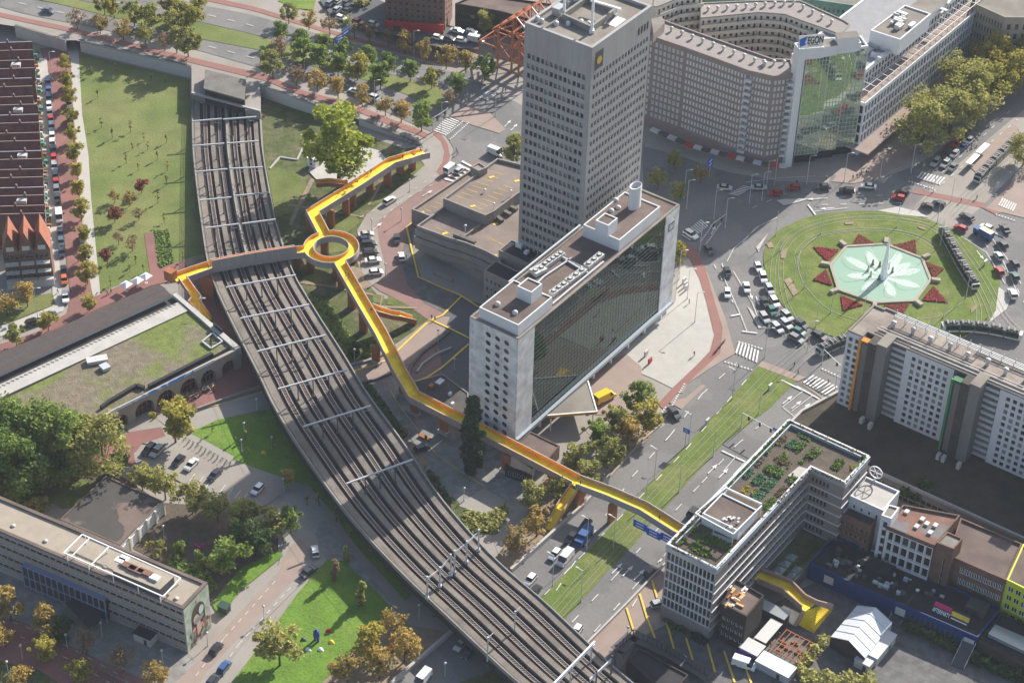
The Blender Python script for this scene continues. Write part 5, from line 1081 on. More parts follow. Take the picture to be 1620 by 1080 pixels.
for x, y in ((1363, 668), (1376, 677), (1484, 725), (1492, 729), (1516, 740)):
    m2 = MB(); m2.bx(P(x, y, zp)+ZZ*.9, 1.5, 1, 1.8, 0, U=G1); tag(m2.build('ventilation_box', M['offwhite']), {1363: 'white vent box at the foot of the orange framed shaft', 1376: 'second white box beside the orange framed shaft', 1484: 'left of the two white boxes near the green framed shaft', 1492: 'right of the two white boxes near the green framed shaft', 1516: 'white box at the right foot of the green framed shaft'}[x], 'vent')
# ---- 6. glass tower with roof sign
zt = 40.5; fp = [(1276, 91.8), (1313.3, 88.7), (1313.3, 85.4), (1343, 82.4), (1343, 79.2), (1373.4, 76.5)]
F = [P(x, y, zt) for x, y in fp]; bk = [P(1362, 60, zt), P(1268, 66, zt)]
gt = thing('glass_tower', 'white tower with stepped mirror glass front and a roof sign beside the roundabout', 'building', (F[0]+F[5])/2-ZZ*zt)
def Z(p, z): return Vector((p.x, p.y, z))
mb = MB(); core = [P(1264.4, 80.6, 43.8), P(1303, 77, 43.8), P(1297, 62, 43.8), P(1256.3, 70.4, 43.8)]
allxy = [F[0], F[1], F[2], F[3], F[4], F[5], bk[0], bk[1]]
lw = [P(1264.4, 92.5, zt)]
mb.quad(Z(F[5], 0), Z(bk[0], 0), Z(bk[0], zt), Z(F[5], zt)); mb.quad(Z(bk[0], 0), Z(bk[1], 0), Z(bk[1], zt), Z(bk[0], zt))
mb.quad(Z(bk[1], 0), Z(F[0], 0), Z(F[0], zt), Z(bk[1], zt))
mb.build('wall', M['white_wall'], gt)
mb = MB(); mb.prism([(p.x, p.y) for p in core], zt-.2, 43.8, 0); q1 = [P(x, y, 43.78) for x, y in ((1264.4, 80.7), (1275.5, 79.8), (1272, 67), (1256.4, 70.6))]; mb.prism([(p.x, p.y) for p in q1], 0, 43.75, 0); roof_with_parapet(mb, [(p.x, p.y) for p in core], 43.8, .5, .4, 1, 0)
mb.build('core_wall', [M['white_wall'], M['dark_roof']], gt)
rb = MB(); roof_with_parapet(rb, [(p.x, p.y) for p in allxy], zt, .8, .5, 0, 1); rb.build('roof', [M['gravel_roof'], M['white_wall']], gt)
mg = plain('mullion_white', (.5, .52, .52), .4, .3)
for i, cols in ((0, 7), (2, 6), (4, 5)):
    a, b = F[i], F[i+1]; n = (b-a).cross(ZZ).normalized()
    mb = MB(); mb.quad(Z(a, 4), Z(b, 4), Z(b, zt), Z(a, zt)); mb.build('glass_facade', M['curtain_bright'], gt)
    mb = MB()
    for k in range(cols+1): p = a.lerp(b, k/cols)+n*.06; mb.bar(Z(p, 4), Z(p, zt), .28 if k in (0, cols) else .12, .12, up=n)
    for k in range(25): z = 4+(zt-4)*k/24; mb.bar(Z(a+n*.06, z), Z(b+n*.06, z), .12, .1)
    mb.build('facade_grid', mg, gt)
    mb = MB(); mb.quad(Z(a, 0)-n*1.5, Z(b, 0)-n*1.5, Z(b, 4)-n*1.5, Z(a, 4)-n*1.5); mb.build('shop_front', M['win_dark'], gt)
for i in (1, 3): mb = MB(); a, b = F[i], F[i+1]; mb.quad(Z(a, 4), Z(b, 4), Z(b, zt), Z(a, zt)); mb.build('wall_return', M['white_wall'], gt)
mb = MB(); a, b = Z(core[0], 0), Z(F[0], 0)
q1 = [P(1326, 62, 46), P(1360, 58, 46), P(1355, 49, 46), P(1322, 52, 46)]; mb.prism([(p.x, p.y) for p in q1], zt, 46, 0, 1); mb.build('plant_room', [M['white_wall'], M['gravel_roof']], gt)
q1 = [P(1303, 76, 44), P(1326, 72, 44), P(1318, 60, 44), P(1298, 63, 44)]; mb = MB(); mb.prism([(p.x, p.y) for p in q1], zt, 44, 0, 1); mb.build('plant_room', [M['white_wall'], M['gravel_roof']], gt)
for k in range(4):
    c = P(1336+k*6.5, 72-k*.5, zt+1.5); mb = MB(); mb.bx(c, 1.6, 3.2, 3, 0, U=(F[1]-F[0]).normalized()); mb.bx(c+ZZ*1.6, 1.0, 2.0, .3, 1, U=(F[1]-F[0]).normalized()); mb.build('cooling_unit', [M['white_wall'], M['dark_grey']], gt)
# sign
def text_mesh(s, size, depth=.08):
    cu = bpy.data.curves.new('lettering', 'FONT'); cu.body = s; cu.size = size; cu.extrude = depth; cu.offset = size*.015
    ob = bpy.data.objects.new('tmp', cu); col.objects.link(ob); dg = bpy.context.evaluated_depsgraph_get(); me = bpy.data.meshes.new_from_object(ob.evaluated_get(dg)); bpy.data.objects.remove(ob); return me
def put_text(name, s, size, loc, U, V, m, parent=None, label=None, cat=None, width=None, depth=.08):
    me = text_mesh(s, size, depth); me.materials.clear(); me.materials.append(M[m]); o = bpy.data.objects.new(name, me); col.objects.link(o)
    U = U.normalized(); V = V.normalized(); N_ = U.cross(V); sx = 1.0
    if width:
        w0 = max(v.co.x for v in me.vertices)-min(v.co.x for v in me.vertices); sx = width/w0
    off = Vector(parent.location) if parent else Vector()
    for v in me.vertices: c = v.co.copy(); v.co = loc-off+U*(c.x*sx)+V*c.y+N_*c.z
    if parent: o.parent = parent
    if label: tag(o, label, cat)
    return o
sg = thing('roof_sign', 'white roof sign reading AEGON with a blue mark on the glass tower', 'sign', P(1283, 72, 43.8))
sa, sb_ = P(1262.5, 77, 44.6), P(1302, 73.5, 44.6); U_ = (sb_-sa).normalized(); n = U_.cross(ZZ); LS = (sb_-sa).length
mb = MB(); mb.quad(sa, sb_, sb_+ZZ*4.4, sa+ZZ*4.4); mb.quad(sb_-n*.3, sa-n*.3, sa-n*.3+ZZ*4.4, sb_-n*.3+ZZ*4.4); mb.build('panel', M['white'], sg)
mb = MB(); 
for t in (.05, .35, .65, .95): p = sa.lerp(sb_, t)-n*.4; mb.bar(Z(p, 43.8), Z(p, 49), .12); mb.bar(Z(p, 43.8)-n*2, Z(p, 48), .1)
mb.build('frame', M['galv'], sg)
p = sa+n*.05+ZZ*.5; mb = MB(); mb.add([p+ZZ*2.6+U_*.1, p+U_*.6-ZZ*.1, p+U_*(LS*.31)+ZZ*.6, p+U_*(LS*.25)+ZZ*1.4, p+U_*(LS*.34)+ZZ*3.7], [(0, 1, 2, 3, 4)], 0); mb.build('logo', M['blue_sign'], sg)
put_text('lettering', 'EGON', 3.6, sa+n*.1+U_*(LS*.34)+ZZ*1.35, U_, ZZ, 'black_metal', sg, width=LS*.62)
mb = MB(); p = sa+n*.1+U_*(LS*.4)+ZZ*.7; mb.quad(p, p+U_*LS*.4, p+U_*LS*.4+ZZ*.25, p+ZZ*.25); mb.build('underline', M['dark_grey'], sg)
# ---- 7. long white office, top right
zt = 19.5; A = P(1368.5, 166, zt); Uo = (P(1548.7, 15.6, zt)-A).normalized(); Vo = Vector((Uo.y, -Uo.x, 0)); Fo = P(1361, 157, zt); LL = 112
xy = [tuple((A+Uo*a-Vo*b)[:2]) for a, b in ((0, 0), (LL, 0), (LL, 30), (0, 30))]
lo_, _ = building('office_building', 'long white office with a set-back roof terrace beside the avenue trees', xy, zt, 'white_wall', 'brick_pale', faces_by(xy, {'R': dict(c=52, n=4, bot=4.2, top=.5, fw=.72, fh=.80, l=.3, r=.3, d=.4), 'F': dict(c=10, n=4, bot=4.2, top=.5, fw=.82, fh=.8, l=.3, r=.3, d=.4)}, Uo, Vo), ph=.5, pw=.5, wmats=('dark_grey', 'win'), par='white_wall')
mb = MB(); xy2 = [tuple((A+Uo*a-Vo*b)[:2]) for a, b in ((2.0, 5.5), (LL, 5.5), (LL, 29.8), (2.0, 29.8))]; wins = []
for i, q in enumerate(ccw(xy2)): pass
x2 = ccw(xy2)
for i in range(4): wall_face(mb, x2[i], x2[(i+1) % 4], zt, zt+6.6, dict(c=50, n=2, bot=.2, top=.8, fw=.8, fh=.8, d=.3) if i in faces_by(x2, {'R': 1}, Uo, Vo) else None, wins)
roof_with_parapet(mb, x2, zt+6.6, .5, .8, 1, 0); mb.build('upper_storeys', [M['white_wall'], M['grey_roof']], lo_) if M.setdefault('grey_roof', mat('grey_roof', (.27, .27, .28), .9, .12, .3, 3)) else 0
put_windows(lo_, wins, ('dark_grey', 'win'), 'p', .05, cap=0)
mb = MB()
for k in range(26): p = A+Uo*(3+k*4.2)-Vo*.4; mb.bar(Z(p, zt), Z(p, zt+3.3), .15); mb.bar(Z(p, zt+3.3), Z(p-Vo*5.2, zt+3.6), .15)
mb.bar(Z(A+Uo*2-Vo*.4, zt+3.3), Z(A+Uo*LL-Vo*.4, zt+3.3), .2); mb.bar(Z(A+Uo*2-Vo*2.6, zt+3.4), Z(A+Uo*LL-Vo*2.6, zt+3.4), .15); mb.build('pergola', M['galv'], lo_)
mb = MB(); q1 = [P(x, y, zt+12) for x, y in ((1377, 50), (1431, 10), (1473, 24), (1424, 65))]; mb.prism([(p.x, p.y) for p in q1], zt+6.6, zt+12, 0, 0); roof_with_parapet(mb, [(p.x, p.y) for p in q1], zt+12, .5, .5, 1, 0); mb.build('penthouse', [M['white_wall'], M['gravel_roof']], lo_)
q1 = [P(x, y, zt+9) for x, y in ((1437, 12), (1470, -14), (1500, 0), (1470, 24))]; mb = MB(); mb.prism([(p.x, p.y) for p in q1], zt+6.6, zt+9, 0, 1); mb.build('plant_room', [M['white_wall'], M['gravel_roof']], lo_)
rg = random.Random(4)
for k in range(34):
    x, y = ((rg.uniform(1410, 1445), rg.uniform(22, 45)) if k < 12 else (rg.uniform(1370, 1405), rg.uniform(72, 95)) if k < 24 else (rg.uniform(1455, 1495), rg.uniform(5, 25)))
    z = zt+(12.5 if k < 12 else 7); mb = MB(); mb.bx(P(x, y, z)+ZZ*.4, rg.uniform(1, 4), rg.uniform(.6, 1.6), rg.uniform(.6, 1.8), 0, U=Uo if k % 2 else Vo); mb.build('roof_unit', M['offwhite'] if k % 3 else M['galv'], RF(lo_))
mb = MB(); mb.prism([tuple((A+Uo*a-Vo*b)[:2]) for a, b in ((-3, -5), (LL, -5), (LL, 0), (-3, 4))], 3.6, 4.0, 0, 1, True); mb.build('arcade_canopy', [M['concrete_lt'], M['brick_pale']], lo_)
# ---- 8. grey brown apartment slab, polyline front
zt = 33.5
M['slab_wall'] = mat('slab_wall', (.24, .195, .18), .85, .1, .3, 3); M['slab_panel'] = plain('slab_panel', (.58, .60, .60), .6)
pl = [(1022, 56), (1034.6, 61), (1085, 78), (1184, 114), (1223, 123), (1258, 119)]; bkp = [(1252, 96), (1222, 95), (1111, 56), (1051, 34), (1040, 30)]
xy = [(P(x, y, zt).x, P(x, y, zt).y) for x, y in pl+bkp]
cx = ccw(xy); 
spx = {}
for i in range(len(cx)):
    for k in range(5):
        if {cx[i], cx[(i+1) % len(cx)]} == {xy[k], xy[k+1]}: spx[i] = dict(c={0: 2, 1: 7, 2: 19, 3: 7, 4: 5}[k], n=12, bot=3.6, top=.9, fw=.56, fh=.60, d=.12, l=.4, r=.4)
ap, _ = building('apartment_building', 'long grey-brown apartment block bending along the street behind the tower', xy, zt, 'slab_wall', 'striped_roof', spx, ph=.6, pw=.6, par='slab_wall', wmats=('slab_panel', 'win_curt'), fr=.22, style='d') if M.setdefault('striped_roof', mat('striped_roof', (.27, .24, .225), .93, .1, .4, 3)) else None
for k in range(13):
    x, y = (1062+k*16.4, 50+k*6.1) if k < 10 else (1208+(k-10)*16, 102+(k-10)*0.5)
    mb = MB(); mb.lathe(P(x, y, zt), [(.35, 0), (.35, .9), (.6, 1), (.6, 1.6), (.01, 1.8)], 8); mb.build('roof_vent', M['offwhite'], RF(ap))
for x0, x1 in ((1181, 1192), (1246, 1257)):     # balcony stacks
    p, q_ = P(x0, ln(x0, pl)+1, zt), P(x1, ln(x1, pl)+1, zt); n = (q_-p).cross(ZZ).normalized()
    for k in range(12):
        mb = MB(); z = 4+k*2.42; mb.box(Z((p+q_)/2, z+.5)+n*.7, (q_-p)/2, n*.7, ZZ*.5); mb.build('balcony', M['galv'], ap)
mb = MB(); q1 = [P(x, y, zt+3.5) for x, y in ((1034, 54), (1052, 36), (1047, 26), (1030, 30))]; mb.prism([(p.x, p.y) for p in q1], zt, zt+3.5, 0, 1); mb.build('plant_room', [M['taupe'], M['gravel_roof']], ap)
# shop fronts
for k in range(16):
    x0 = 1030+k*13.5; x1 = x0+12; p, q_ = P(x0, ln(x0, [(1024, 202), (1096, 232), (1170, 251), (1208, 260), (1249, 264)]), 3.2), P(x1, ln(x1, [(1024, 202), (1096, 232), (1170, 251), (1208, 260), (1249, 264)]), 3.2)
    n = (q_-p).cross(ZZ).normalized(); mb = MB(); mb.box((p+q_)/2+ZZ*0-n*.2, (q_-p)/2, n*.9, ZZ*.35); mb.build('shop_awning', [M['offwhite'], M['dark_grey'], M['galv'], M['dark_grey'], M['red_paint']][k % 5], ap)
# ---- 9. pale gallery flats behind
zt = 27.0
M['gallery'] = plain('gallery', (.50, .50, .46), .7)
def gallery(name, label, front, back, zt, rows, nseg):
    fw_ = [P(x, y, zt) for x, y in front]; bw = [P(x, y, zt) for x, y in back]; c = sum(fw_, Vector())/len(fw_)
    r = thing(name, label, 'building', Z(c, 0)); ph_ = zt/rows
    mb = MB()
    for i in range(len(fw_)-1): mb.quad(Z(fw_[i], 0), Z(fw_[i+1], 0), Z(fw_[i+1], zt), Z(fw_[i], zt))
    ring = fw_+bw; mb.quad(Z(fw_[-1], 0), Z(bw[0], 0), Z(bw[0], zt), Z(fw_[-1], zt)); mb.quad(Z(bw[-1], 0), Z(fw_[0], 0), Z(fw_[0], zt), Z(bw[-1], zt)); mb.build('wall', M['cream_wall'], r)
    rb = MB(); roof_with_parapet(rb, [(p.x, p.y) for p in ring], zt, .4, .5, 0, 1); rb.build('roof', [M['striped_roof'], M['concrete']], r)
    for k in range(rows):
        mb = MB()
        for i in range(len(fw_)-1):
            a, b = fw_[i], fw_[i+1]; n = (b-a).cross(ZZ).normalized(); z = ph_*k+.1
            mb.box(Z((a+b)/2, z)+n*.75, (b-a)/2, n*.75, ZZ*.12); mb.box(Z((a+b)/2, z+.6)+n*1.4, (b-a)/2, n*.08, ZZ*.5)
        mb.build('gallery', M['cream_wall'], r)
    wins = []
    for i in range(len(fw_)-1):
        a, b = fw_[i], fw_[i+1]; U = (b-a).normalized(); n = U.cross(ZZ); L = (b-a).length; nn = int(L/1.9)
        for k in range(rows):
            for j in range(nn):
                h = 2.0 if j % 3 == 0 else 1.1; wins.append((Z(a+U*((j+.5)*L/nn), ph_*k+(1.15 if j % 3 == 0 else 1.6))+n*.03, U, n, 1.15 if j % 3 else .8, h))
    put_windows(r, wins, ('white', 'win'), 'p', .06, cap=100); return r
gl = gallery('gallery_flats', 'cream gallery flats with striped white balconies behind the apartment slab', [(1108.5, 30), (1200, 21), (1241, 24), (1330, 56)], [(1345, 40), (1337, 34), (1267, 2.6), (1200, 2), (1108, 6)], 27, 9, 1)
g2_ = gallery('gallery_flats', 'short cream gallery wing with stepped balconies right behind the tower roof', [(1034, 12), (1040, 12), (1075, -2), (1112, -6)], [(1112, -25), (1034, -20)], 32, 10, 1)
for k in range(14):
    x, y = 1120+k*15, 24-k*1.2+(0 if k < 9 else (k-9)*9); 
    mb = MB(); mb.lathe(P(x, y-6, 27), [(.35, 0), (.35, .9), (.6, 1), (.6, 1.6), (.01, 1.8)], 8); mb.build('roof_vent', M['offwhite'], RF(gl))
# ---- 10. other far buildings
def fbuild(name, label, px, z, m, roof, spec, U=G1, V=G2, **k):
    xy_ = [(P(x, y, z).x, P(x, y, z).y) for x, y in px]; return building(name, label, xy_, z, m, roof, faces_by(xy_, spec, U, V) if spec else None, **k)
fbuild('office_building', 'pale green clad building at the top edge behind the gallery flats', [(1110, -20), (1160, -16), (1356, 12), (1372, -8), (1366, -60), (1110, -60)], 20, 'green_clad', 'gravel_roof', {'F': dict(c=26, n=6, bot=1, top=1, fw=.4, fh=.45)}, wmats=('green_clad', 'win'))
fbuild('town_building', 'old stone building with tall windows at the top right corner', [(1541, 8), (1556, -30), (1700, -60), (1720, 30), (1590, 30)], 22, 'stone_old', 'gravel_roof', {'F': dict(c=10, n=5, bot=2, top=1.5, fw=.45, fh=.6), 'R': dict(c=8, n=5, bot=2, top=1.5, fw=.45, fh=.6)}, wmats=('stone_old', 'win_dark'))
fbuild('apartment_building', 'brown brick block with a bright red ground floor at the top edge', [(609, -12), (704, -2), (716, -40), (615, -50)], 17, 'brown_brick', 'dark_roof', {'F': dict(c=10, n=5, bot=5, top=.5, fw=.7, fh=.5), 'R': dict(c=3, n=5, bot=5, top=.5, fw=.5, fh=.5)}, wmats=('offwhite', 'win'))
rb_ = MB(); p, q_ = P(609, 39, 6), P(702, 46, 6); n = (q_-p).cross(ZZ).normalized(); rb_.box((p+q_)/2+n*.5, (q_-p)/2, n*.3, ZZ*2); tag(rb_.build('red_plinth', M['red_paint']), 'bright red plinth wall below the brown brick block', 'wall')
fbuild('terrace_block', 'dark long low building with brown roofs behind the orange steel frame', [(720, 8), (757, -8), (950, 20), (930, 46), (850, 36), (790, 20)], 9, 'dark_brick', 'brown_roof', {'F': dict(c=20, n=2, bot=2, top=1.4, fw=.3, fh=.4)}, wmats=('offwhite', 'win'))
# orange steel frame structure
osf = thing('steel_frame_structure', 'open orange steel skeleton of a building beside the crossing', 'frame', P(806, 100))
def obar(px0, z0, px1, z1, m='orange_steel', w=.45, name='beam'):
    mb = MB(); mb.bar(P(*px0, z0), P(*px1, z1), w); mb.build(name, M[m], osf)
base_px = [(768, 88), (786, 108), (808, 114), (818, 116), (798, 86), (826, 90), (846, 94), (838, 118)]
gA = P(787, 108); 
def op(a, b, z): return gA+G1*a+G2*b+ZZ*z
cols_ = [(0, 0), (0, 6), (0, 9), (0, 15), (9, 0), (9, 6), (9, 9), (9, 15), (18, 0), (18, 6), (18, 9), (18, 15)]
for a, b in cols_: 
    mb = MB(); mb.bar(op(a, b, 0), op(a, b, 16), .75); mb.build('column', M['orange_steel'], osf)
for z in (5, 10.5, 16):
    for a in (0, 9, 18): mb = MB(); mb.bar(op(a, 0, z), op(a, 15, z), .5); mb.build('beam', M['orange_steel'], osf)
    for b in (0, 6, 9, 15): mb = MB(); mb.bar(op(0, b, z), op(18, b, z), .5); mb.build('beam', M['orange_steel'], osf)
for b0, b1 in ((0, 6), (9, 15)):
    for a in (0, 9, 18): mb = MB(); mb.bar(op(a, b0, 5), op(a, b1, 10.5), .3); mb.bar(op(a, b1, 5), op(a, b0, 10.5), .3); mb.build('brace', M['orange_steel'], osf)
for a in (0, 4.5, 9, 13.5, 18):
    mb = MB(); mb.bar(op(a, -2.5, 14.5), op(a, 7.5, 22.5), .45); mb.bar(op(a, 7.5, 22.5), op(a, 17.5, 14.5), .45); mb.bar(op(a, 7.5, 16), op(a, 7.5, 22.5), .3); mb.bar(op(a, 3, 16), op(a, 3, 19), .25); mb.bar(op(a, 12, 16), op(a, 12, 19), .25); mb.build('roof_truss', M['orange_steel'], osf)
for b, z in ((-2.5, 14.5), (1, 17.3), (4.5, 20.1), (7.5, 22.5)): mb = MB(); mb.bar(op(0, b, z), op(18, b, z), .35); mb.build('purlin', M['orange_steel'], osf)
for b, z in ((10.5, 20.1), (14, 17.3), (17.5, 14.5)): mb = MB(); mb.bar(op(0, b, z), op(18, b, z), .35); mb.build('purlin', M['white'], osf)
for a in (0, 9): mb = MB(); mb.bar(op(a, 7.5, 22.7), op(a, 17.5, 14.8), .35); mb.build('rafter', M['white'], osf)
for a in (0, 9): mb = MB(); mb.bar(op(a, -8, 0), op(a, -8, 8), .6); mb.bar(op(a, -8, 8), op(a, 0, 13), .45); mb.bar(op(a, -8, 8), op(a, 0, 8), .35); mb.build('side_frame', M['orange_steel'], osf)
mb = MB(); mb.bar(op(0, -8, 8), op(9, -8, 8), .4); mb.build('beam', M['orange_steel'], osf)
# ================================================================ YELLOW FOOTBRIDGE
fb = thing('footbridge', 'long bright yellow timber footbridge with a ring, crossing railway and road', 'footbridge', P(524, 392, 0))
def offs(w, d):
    out = []
    for i, p in enumerate(w):
        d1 = (p-w[i-1]) if i else (w[1]-w[0]); d2 = (w[i+1]-p) if i < len(w)-1 else d1
        d1 = Vector((d1.x, d1.y, 0)).normalized(); d2 = Vector((d2.x, d2.y, 0)).normalized(); n1 = Vector((-d1.y, d1.x, 0)); n2 = Vector((-d2.y, d2.x, 0))
        b = n1+n2; b = b/max(.4, b.dot(n1)); out.append(p+b*d)
    return out
def bwall(line, side, h, low=1.0, th=.22, outer='grey_wood', parent=fb, inner='orange_wood'):
    """side wall of the bridge: outside grey boards, inside orange boards, pale cap"""
    a = line; b = offs(line, side*th); mb = MB()
    for i in range(len(a)-1):
        p, q, p2, q2 = a[i], a[i+1], b[i], b[i+1]
        mb.quad(p-ZZ*.05, q-ZZ*.05, q+ZZ*h, p+ZZ*h, 1); mb.quad(p2-ZZ*low, q2-ZZ*low, q2+ZZ*h, p2+ZZ*h, 0)
        mb.quad(p+ZZ*(h+.02), q+ZZ*(h+.02), q2+ZZ*(h+.02), p2+ZZ*(h+.02), 2); mb.quad(p-ZZ*low, q-ZZ*low, q2-ZZ*low, p2-ZZ*low, 0)
    for k in (0, -1): p, p2 = a[k], b[k]; mb.quad(p-ZZ*low, p2-ZZ*low, p2+ZZ*h, p+ZZ*h, 2)
    mb.build('side_wall', [M[outer], M[inner], M['concrete_lt']], parent)
def bdeck(w, wd, parent=fb, name='deck'):
    L, Rr = offs(w, wd/2), offs(w, -wd/2); mb = MB()
    for i in range(len(w)-1):
        mb.quad(Rr[i], Rr[i+1], L[i+1], L[i], 0); mb.quad(Rr[i]-ZZ*.5, Rr[i+1]-ZZ*.5, L[i+1]-ZZ*.5, L[i]-ZZ*.5, 1)
    mb.build(name, [M['yellow_deck'], M['grey_wood']], parent); return L, Rr
ZD = 7.3; RCt = P(524, 389.5, ZD+1.2)-ZZ*1.2; RO, RI = 8.2, 5.4
def branch(px, zs, wd=3.3, h=1.2, outer='grey_wood', hl=None, hr=None, trim=True):
    w = [P(x, y, z) for (x, y), z in zip(px, zs)]
    if trim: d = (w[1]-RCt); d.z = 0; w[0] = RCt+d.normalized()*(RO-.1)
    L, Rr = bdeck(w, wd)
    bwall(L, 1, hl or h, outer=outer); bwall(Rr, -1, hr or h, outer=outer); return w
bN = branch([(509, 360), (494.5, 338), (565, 294), (620, 258), (645, 251), (660, 246), (674, 243)], [ZD, ZD, ZD, ZD, ZD, 6, 4.8])
bW = branch([(482, 397), (468, 400)], [ZD, ZD])
w_ = [P(468, 400, ZD), P(400, 410.5, ZD), P(334, 423, ZD)]; L, Rr = bdeck(w_, 3.3); hi_ = L[0].y < Rr[0].y; bwall(L, 1, 3.7 if hi_ else 1.7, .8); bwall(Rr, -1, 1.7 if hi_ else 3.7, .8)
w_ = [P(334, 423, ZD), P(306, 432, ZD), P(277, 443, ZD)]; L, Rr = bdeck(w_, 3.3)
bwall(Rr, -1, 1.3) if (Rr[0].y > L[0].y) else bwall(L, 1, 1.3); nr_ = L if Rr[0].y > L[0].y else Rr; sd = 1 if nr_ is L else -1
bwall([nr_[0], nr_[0].lerp(nr_[2], .72)], sd, 1.1)
w_ = [P(289, 442, ZD), P(303, 462, ZD-.3), P(311, 474, ZD-1.8), P(307, 479, ZD-2), P(331, 508, .6)]
L, Rr = bdeck(w_, 2.2, name='stair'); bwall(L, 1, 1.2, .4, outer='timber'); bwall(Rr, -1, 1.2, .4, outer='timber')
bS = branch([(538, 414), (577, 486), (603, 530), (630, 585), (655, 628), (731, 667), (800, 703), (911, 761)], [ZD]*8, outer='brown_wood')
w_ = [P(911, 761, ZD), P(965, 781, ZD), P(1018, 804, ZD), P(1070, 843-6, ZD), P(1100, 852, ZD)]; L, Rr = bdeck(w_, 3.4); bwall(L, 1, 1.05, inner='brown_wood'); bwall([Rr[0].lerp(Rr[1], .08)]+Rr[1:], -1, 1.05, inner='brown_wood')
w_ = [P(588, 488, ZD-.3), P(600, 493, ZD-1.0), P(620, 499, ZD-3), P(634, 501, ZD-3.3), P(656, 507, .8)]; L, Rr = bdeck(w_, 2.2, name='stair'); bwall(L, 1, 1.1, .6, outer='timber'); bwall(Rr, -1, 1.1, .6, outer='timber')
w_ = [P(908, 773, ZD-.2), P(893, 795, 4.6), P(886, 806, 4.3), P(868, 838, .4)]; L, Rr = bdeck(w_, 2.2, name='stair'); bwall(L, 1, 1.1, .4, outer='orange_wood'); bwall(Rr, -1, 1.1, .4, outer='grey_wood')
w_ = [P(548, 293, 5), P(520, 290, 4.4), P(500, 292, 4.2)]; L, Rr = bdeck(w_, 2.2, name='stair'); bwall(L, 1, 1.1, .4, outer='timber'); bwall(Rr, -1, 1.1, .4, outer='timber')
# ring
n = 64; mb = MB(); ang = [2*math.pi*i/n for i in range(n+1)]
def rp(r, t, z): return Vector((RCt.x+r*math.cos(t), RCt.y+r*math.sin(t), ZD+z))
for i in range(n): mb.quad(rp(RI, ang[i], 0), rp(RO, ang[i], 0), rp(RO, ang[i+1], 0), rp(RI, ang[i+1], 0), 0); mb.quad(rp(RI, ang[i], -.6), rp(RI, ang[i+1], -.6), rp(RO, ang[i+1], -.6), rp(RO, ang[i], -.6), 1)
mb.build('ring_deck', [M['yellow_deck'], M['grey_wood']], fb)
gates = [math.atan2((P(x, y, ZD)-RCt).y, (P(x, y, ZD)-RCt).x) for x, y in ((502, 350), (470, 399.5), (545, 427))]
def open_at(t): return any(abs((t-g+math.pi) % (2*math.pi)-math.pi) < .205 for g in gates)
gs = sorted(g % (2*math.pi) for g in gates)
for k in range(3):
    a0 = gs[k]+.20; a1 = (gs[(k+1) % 3]+(2*math.pi if k == 2 else 0))-.20; m_ = max(4, int((a1-a0)/.1)); mb = MB()
    for i in range(m_):
        t, t2 = a0+(a1-a0)*i/m_, a0+(a1-a0)*(i+1)/m_
        mb.quad(rp(RO, t, 0), rp(RO, t2, 0), rp(RO, t2, 1.2), rp(RO, t, 1.2), 1); mb.quad(rp(RO+.22, t, -1), rp(RO+.22, t2, -1), rp(RO+.22, t2, 1.2), rp(RO+.22, t, 1.2), 0); mb.quad(rp(RO, t, 1.22), rp(RO, t2, 1.22), rp(RO+.22, t2, 1.22), rp(RO+.22, t, 1.22), 2)
    mb.build('ring_wall', [M['grey_wood'], M['orange_wood'], M['concrete_lt']], fb)
mb = MB()
for i in range(n):
    t, t2 = ang[i], ang[i+1]
    mb.quad(rp(RI, t, 0), rp(RI, t2, 0), rp(RI, t2, 1.2), rp(RI, t, 1.2), 1); mb.quad(rp(RI-.22, t, -1), rp(RI-.22, t2, -1), rp(RI-.22, t2, 1.2), rp(RI-.22, t, 1.2), 0); mb.quad(rp(RI, t, 1.22), rp(RI, t2, 1.22), rp(RI-.22, t2, 1.22), rp(RI-.22, t, 1.22), 2)
mb.build('inner_ring_wall', [M['grey_wood'], M['orange_wood'], M['concrete_lt']], fb)
# timber piers
def pier(x, y, zt_=ZD-.8, L=2.6, W=.8, U=None, foot=False):
    p = P(x, y); mb = MB(); mb.bx(Vector((p.x, p.y, zt_/2)), L, W, zt_, 0, U=U or G2)
    if foot: mb.bx(Vector((p.x, p.y, .6)), L+.7, W+.7, 1.2, 1, U=U or G2)
    mb.build('pier', [M['timber'], M['concrete_lt']], fb)
for q in [(490, 366), (524, 358), (548, 340), (558, 325), (585, 305), (613, 293), (633, 275), (652, 268), (514, 404), (470, 426), (492, 430), (533, 440), (541, 455), (557, 487), (575, 525), (558, 415)]: pier(*q)
for q in [(595, 575), (638, 628), (656, 656), (702, 686), (800, 748)]: pier(*q, foot=True)
for x, y, U in ((916, 803, G1), (968, 823, G1), (900, 786, G1)): pier(x, y, ZD-.8, 3.2, 1.0, U)
p = P(341, 470); mb = MB(); mb.bx(Vector((*P(333, 465).xy, 3.2)), 5.0, 2.6, 6.4, 0, U=G2); mb.build('pier', M['timber'], fb)
p = P(269, 452); mb = MB(); mb.bx(P(270, 437, 8)+ZZ*.5, 3, 2.4, 3.4, 0, U=G2); mb.build('stair_head', M['timber'], fb)
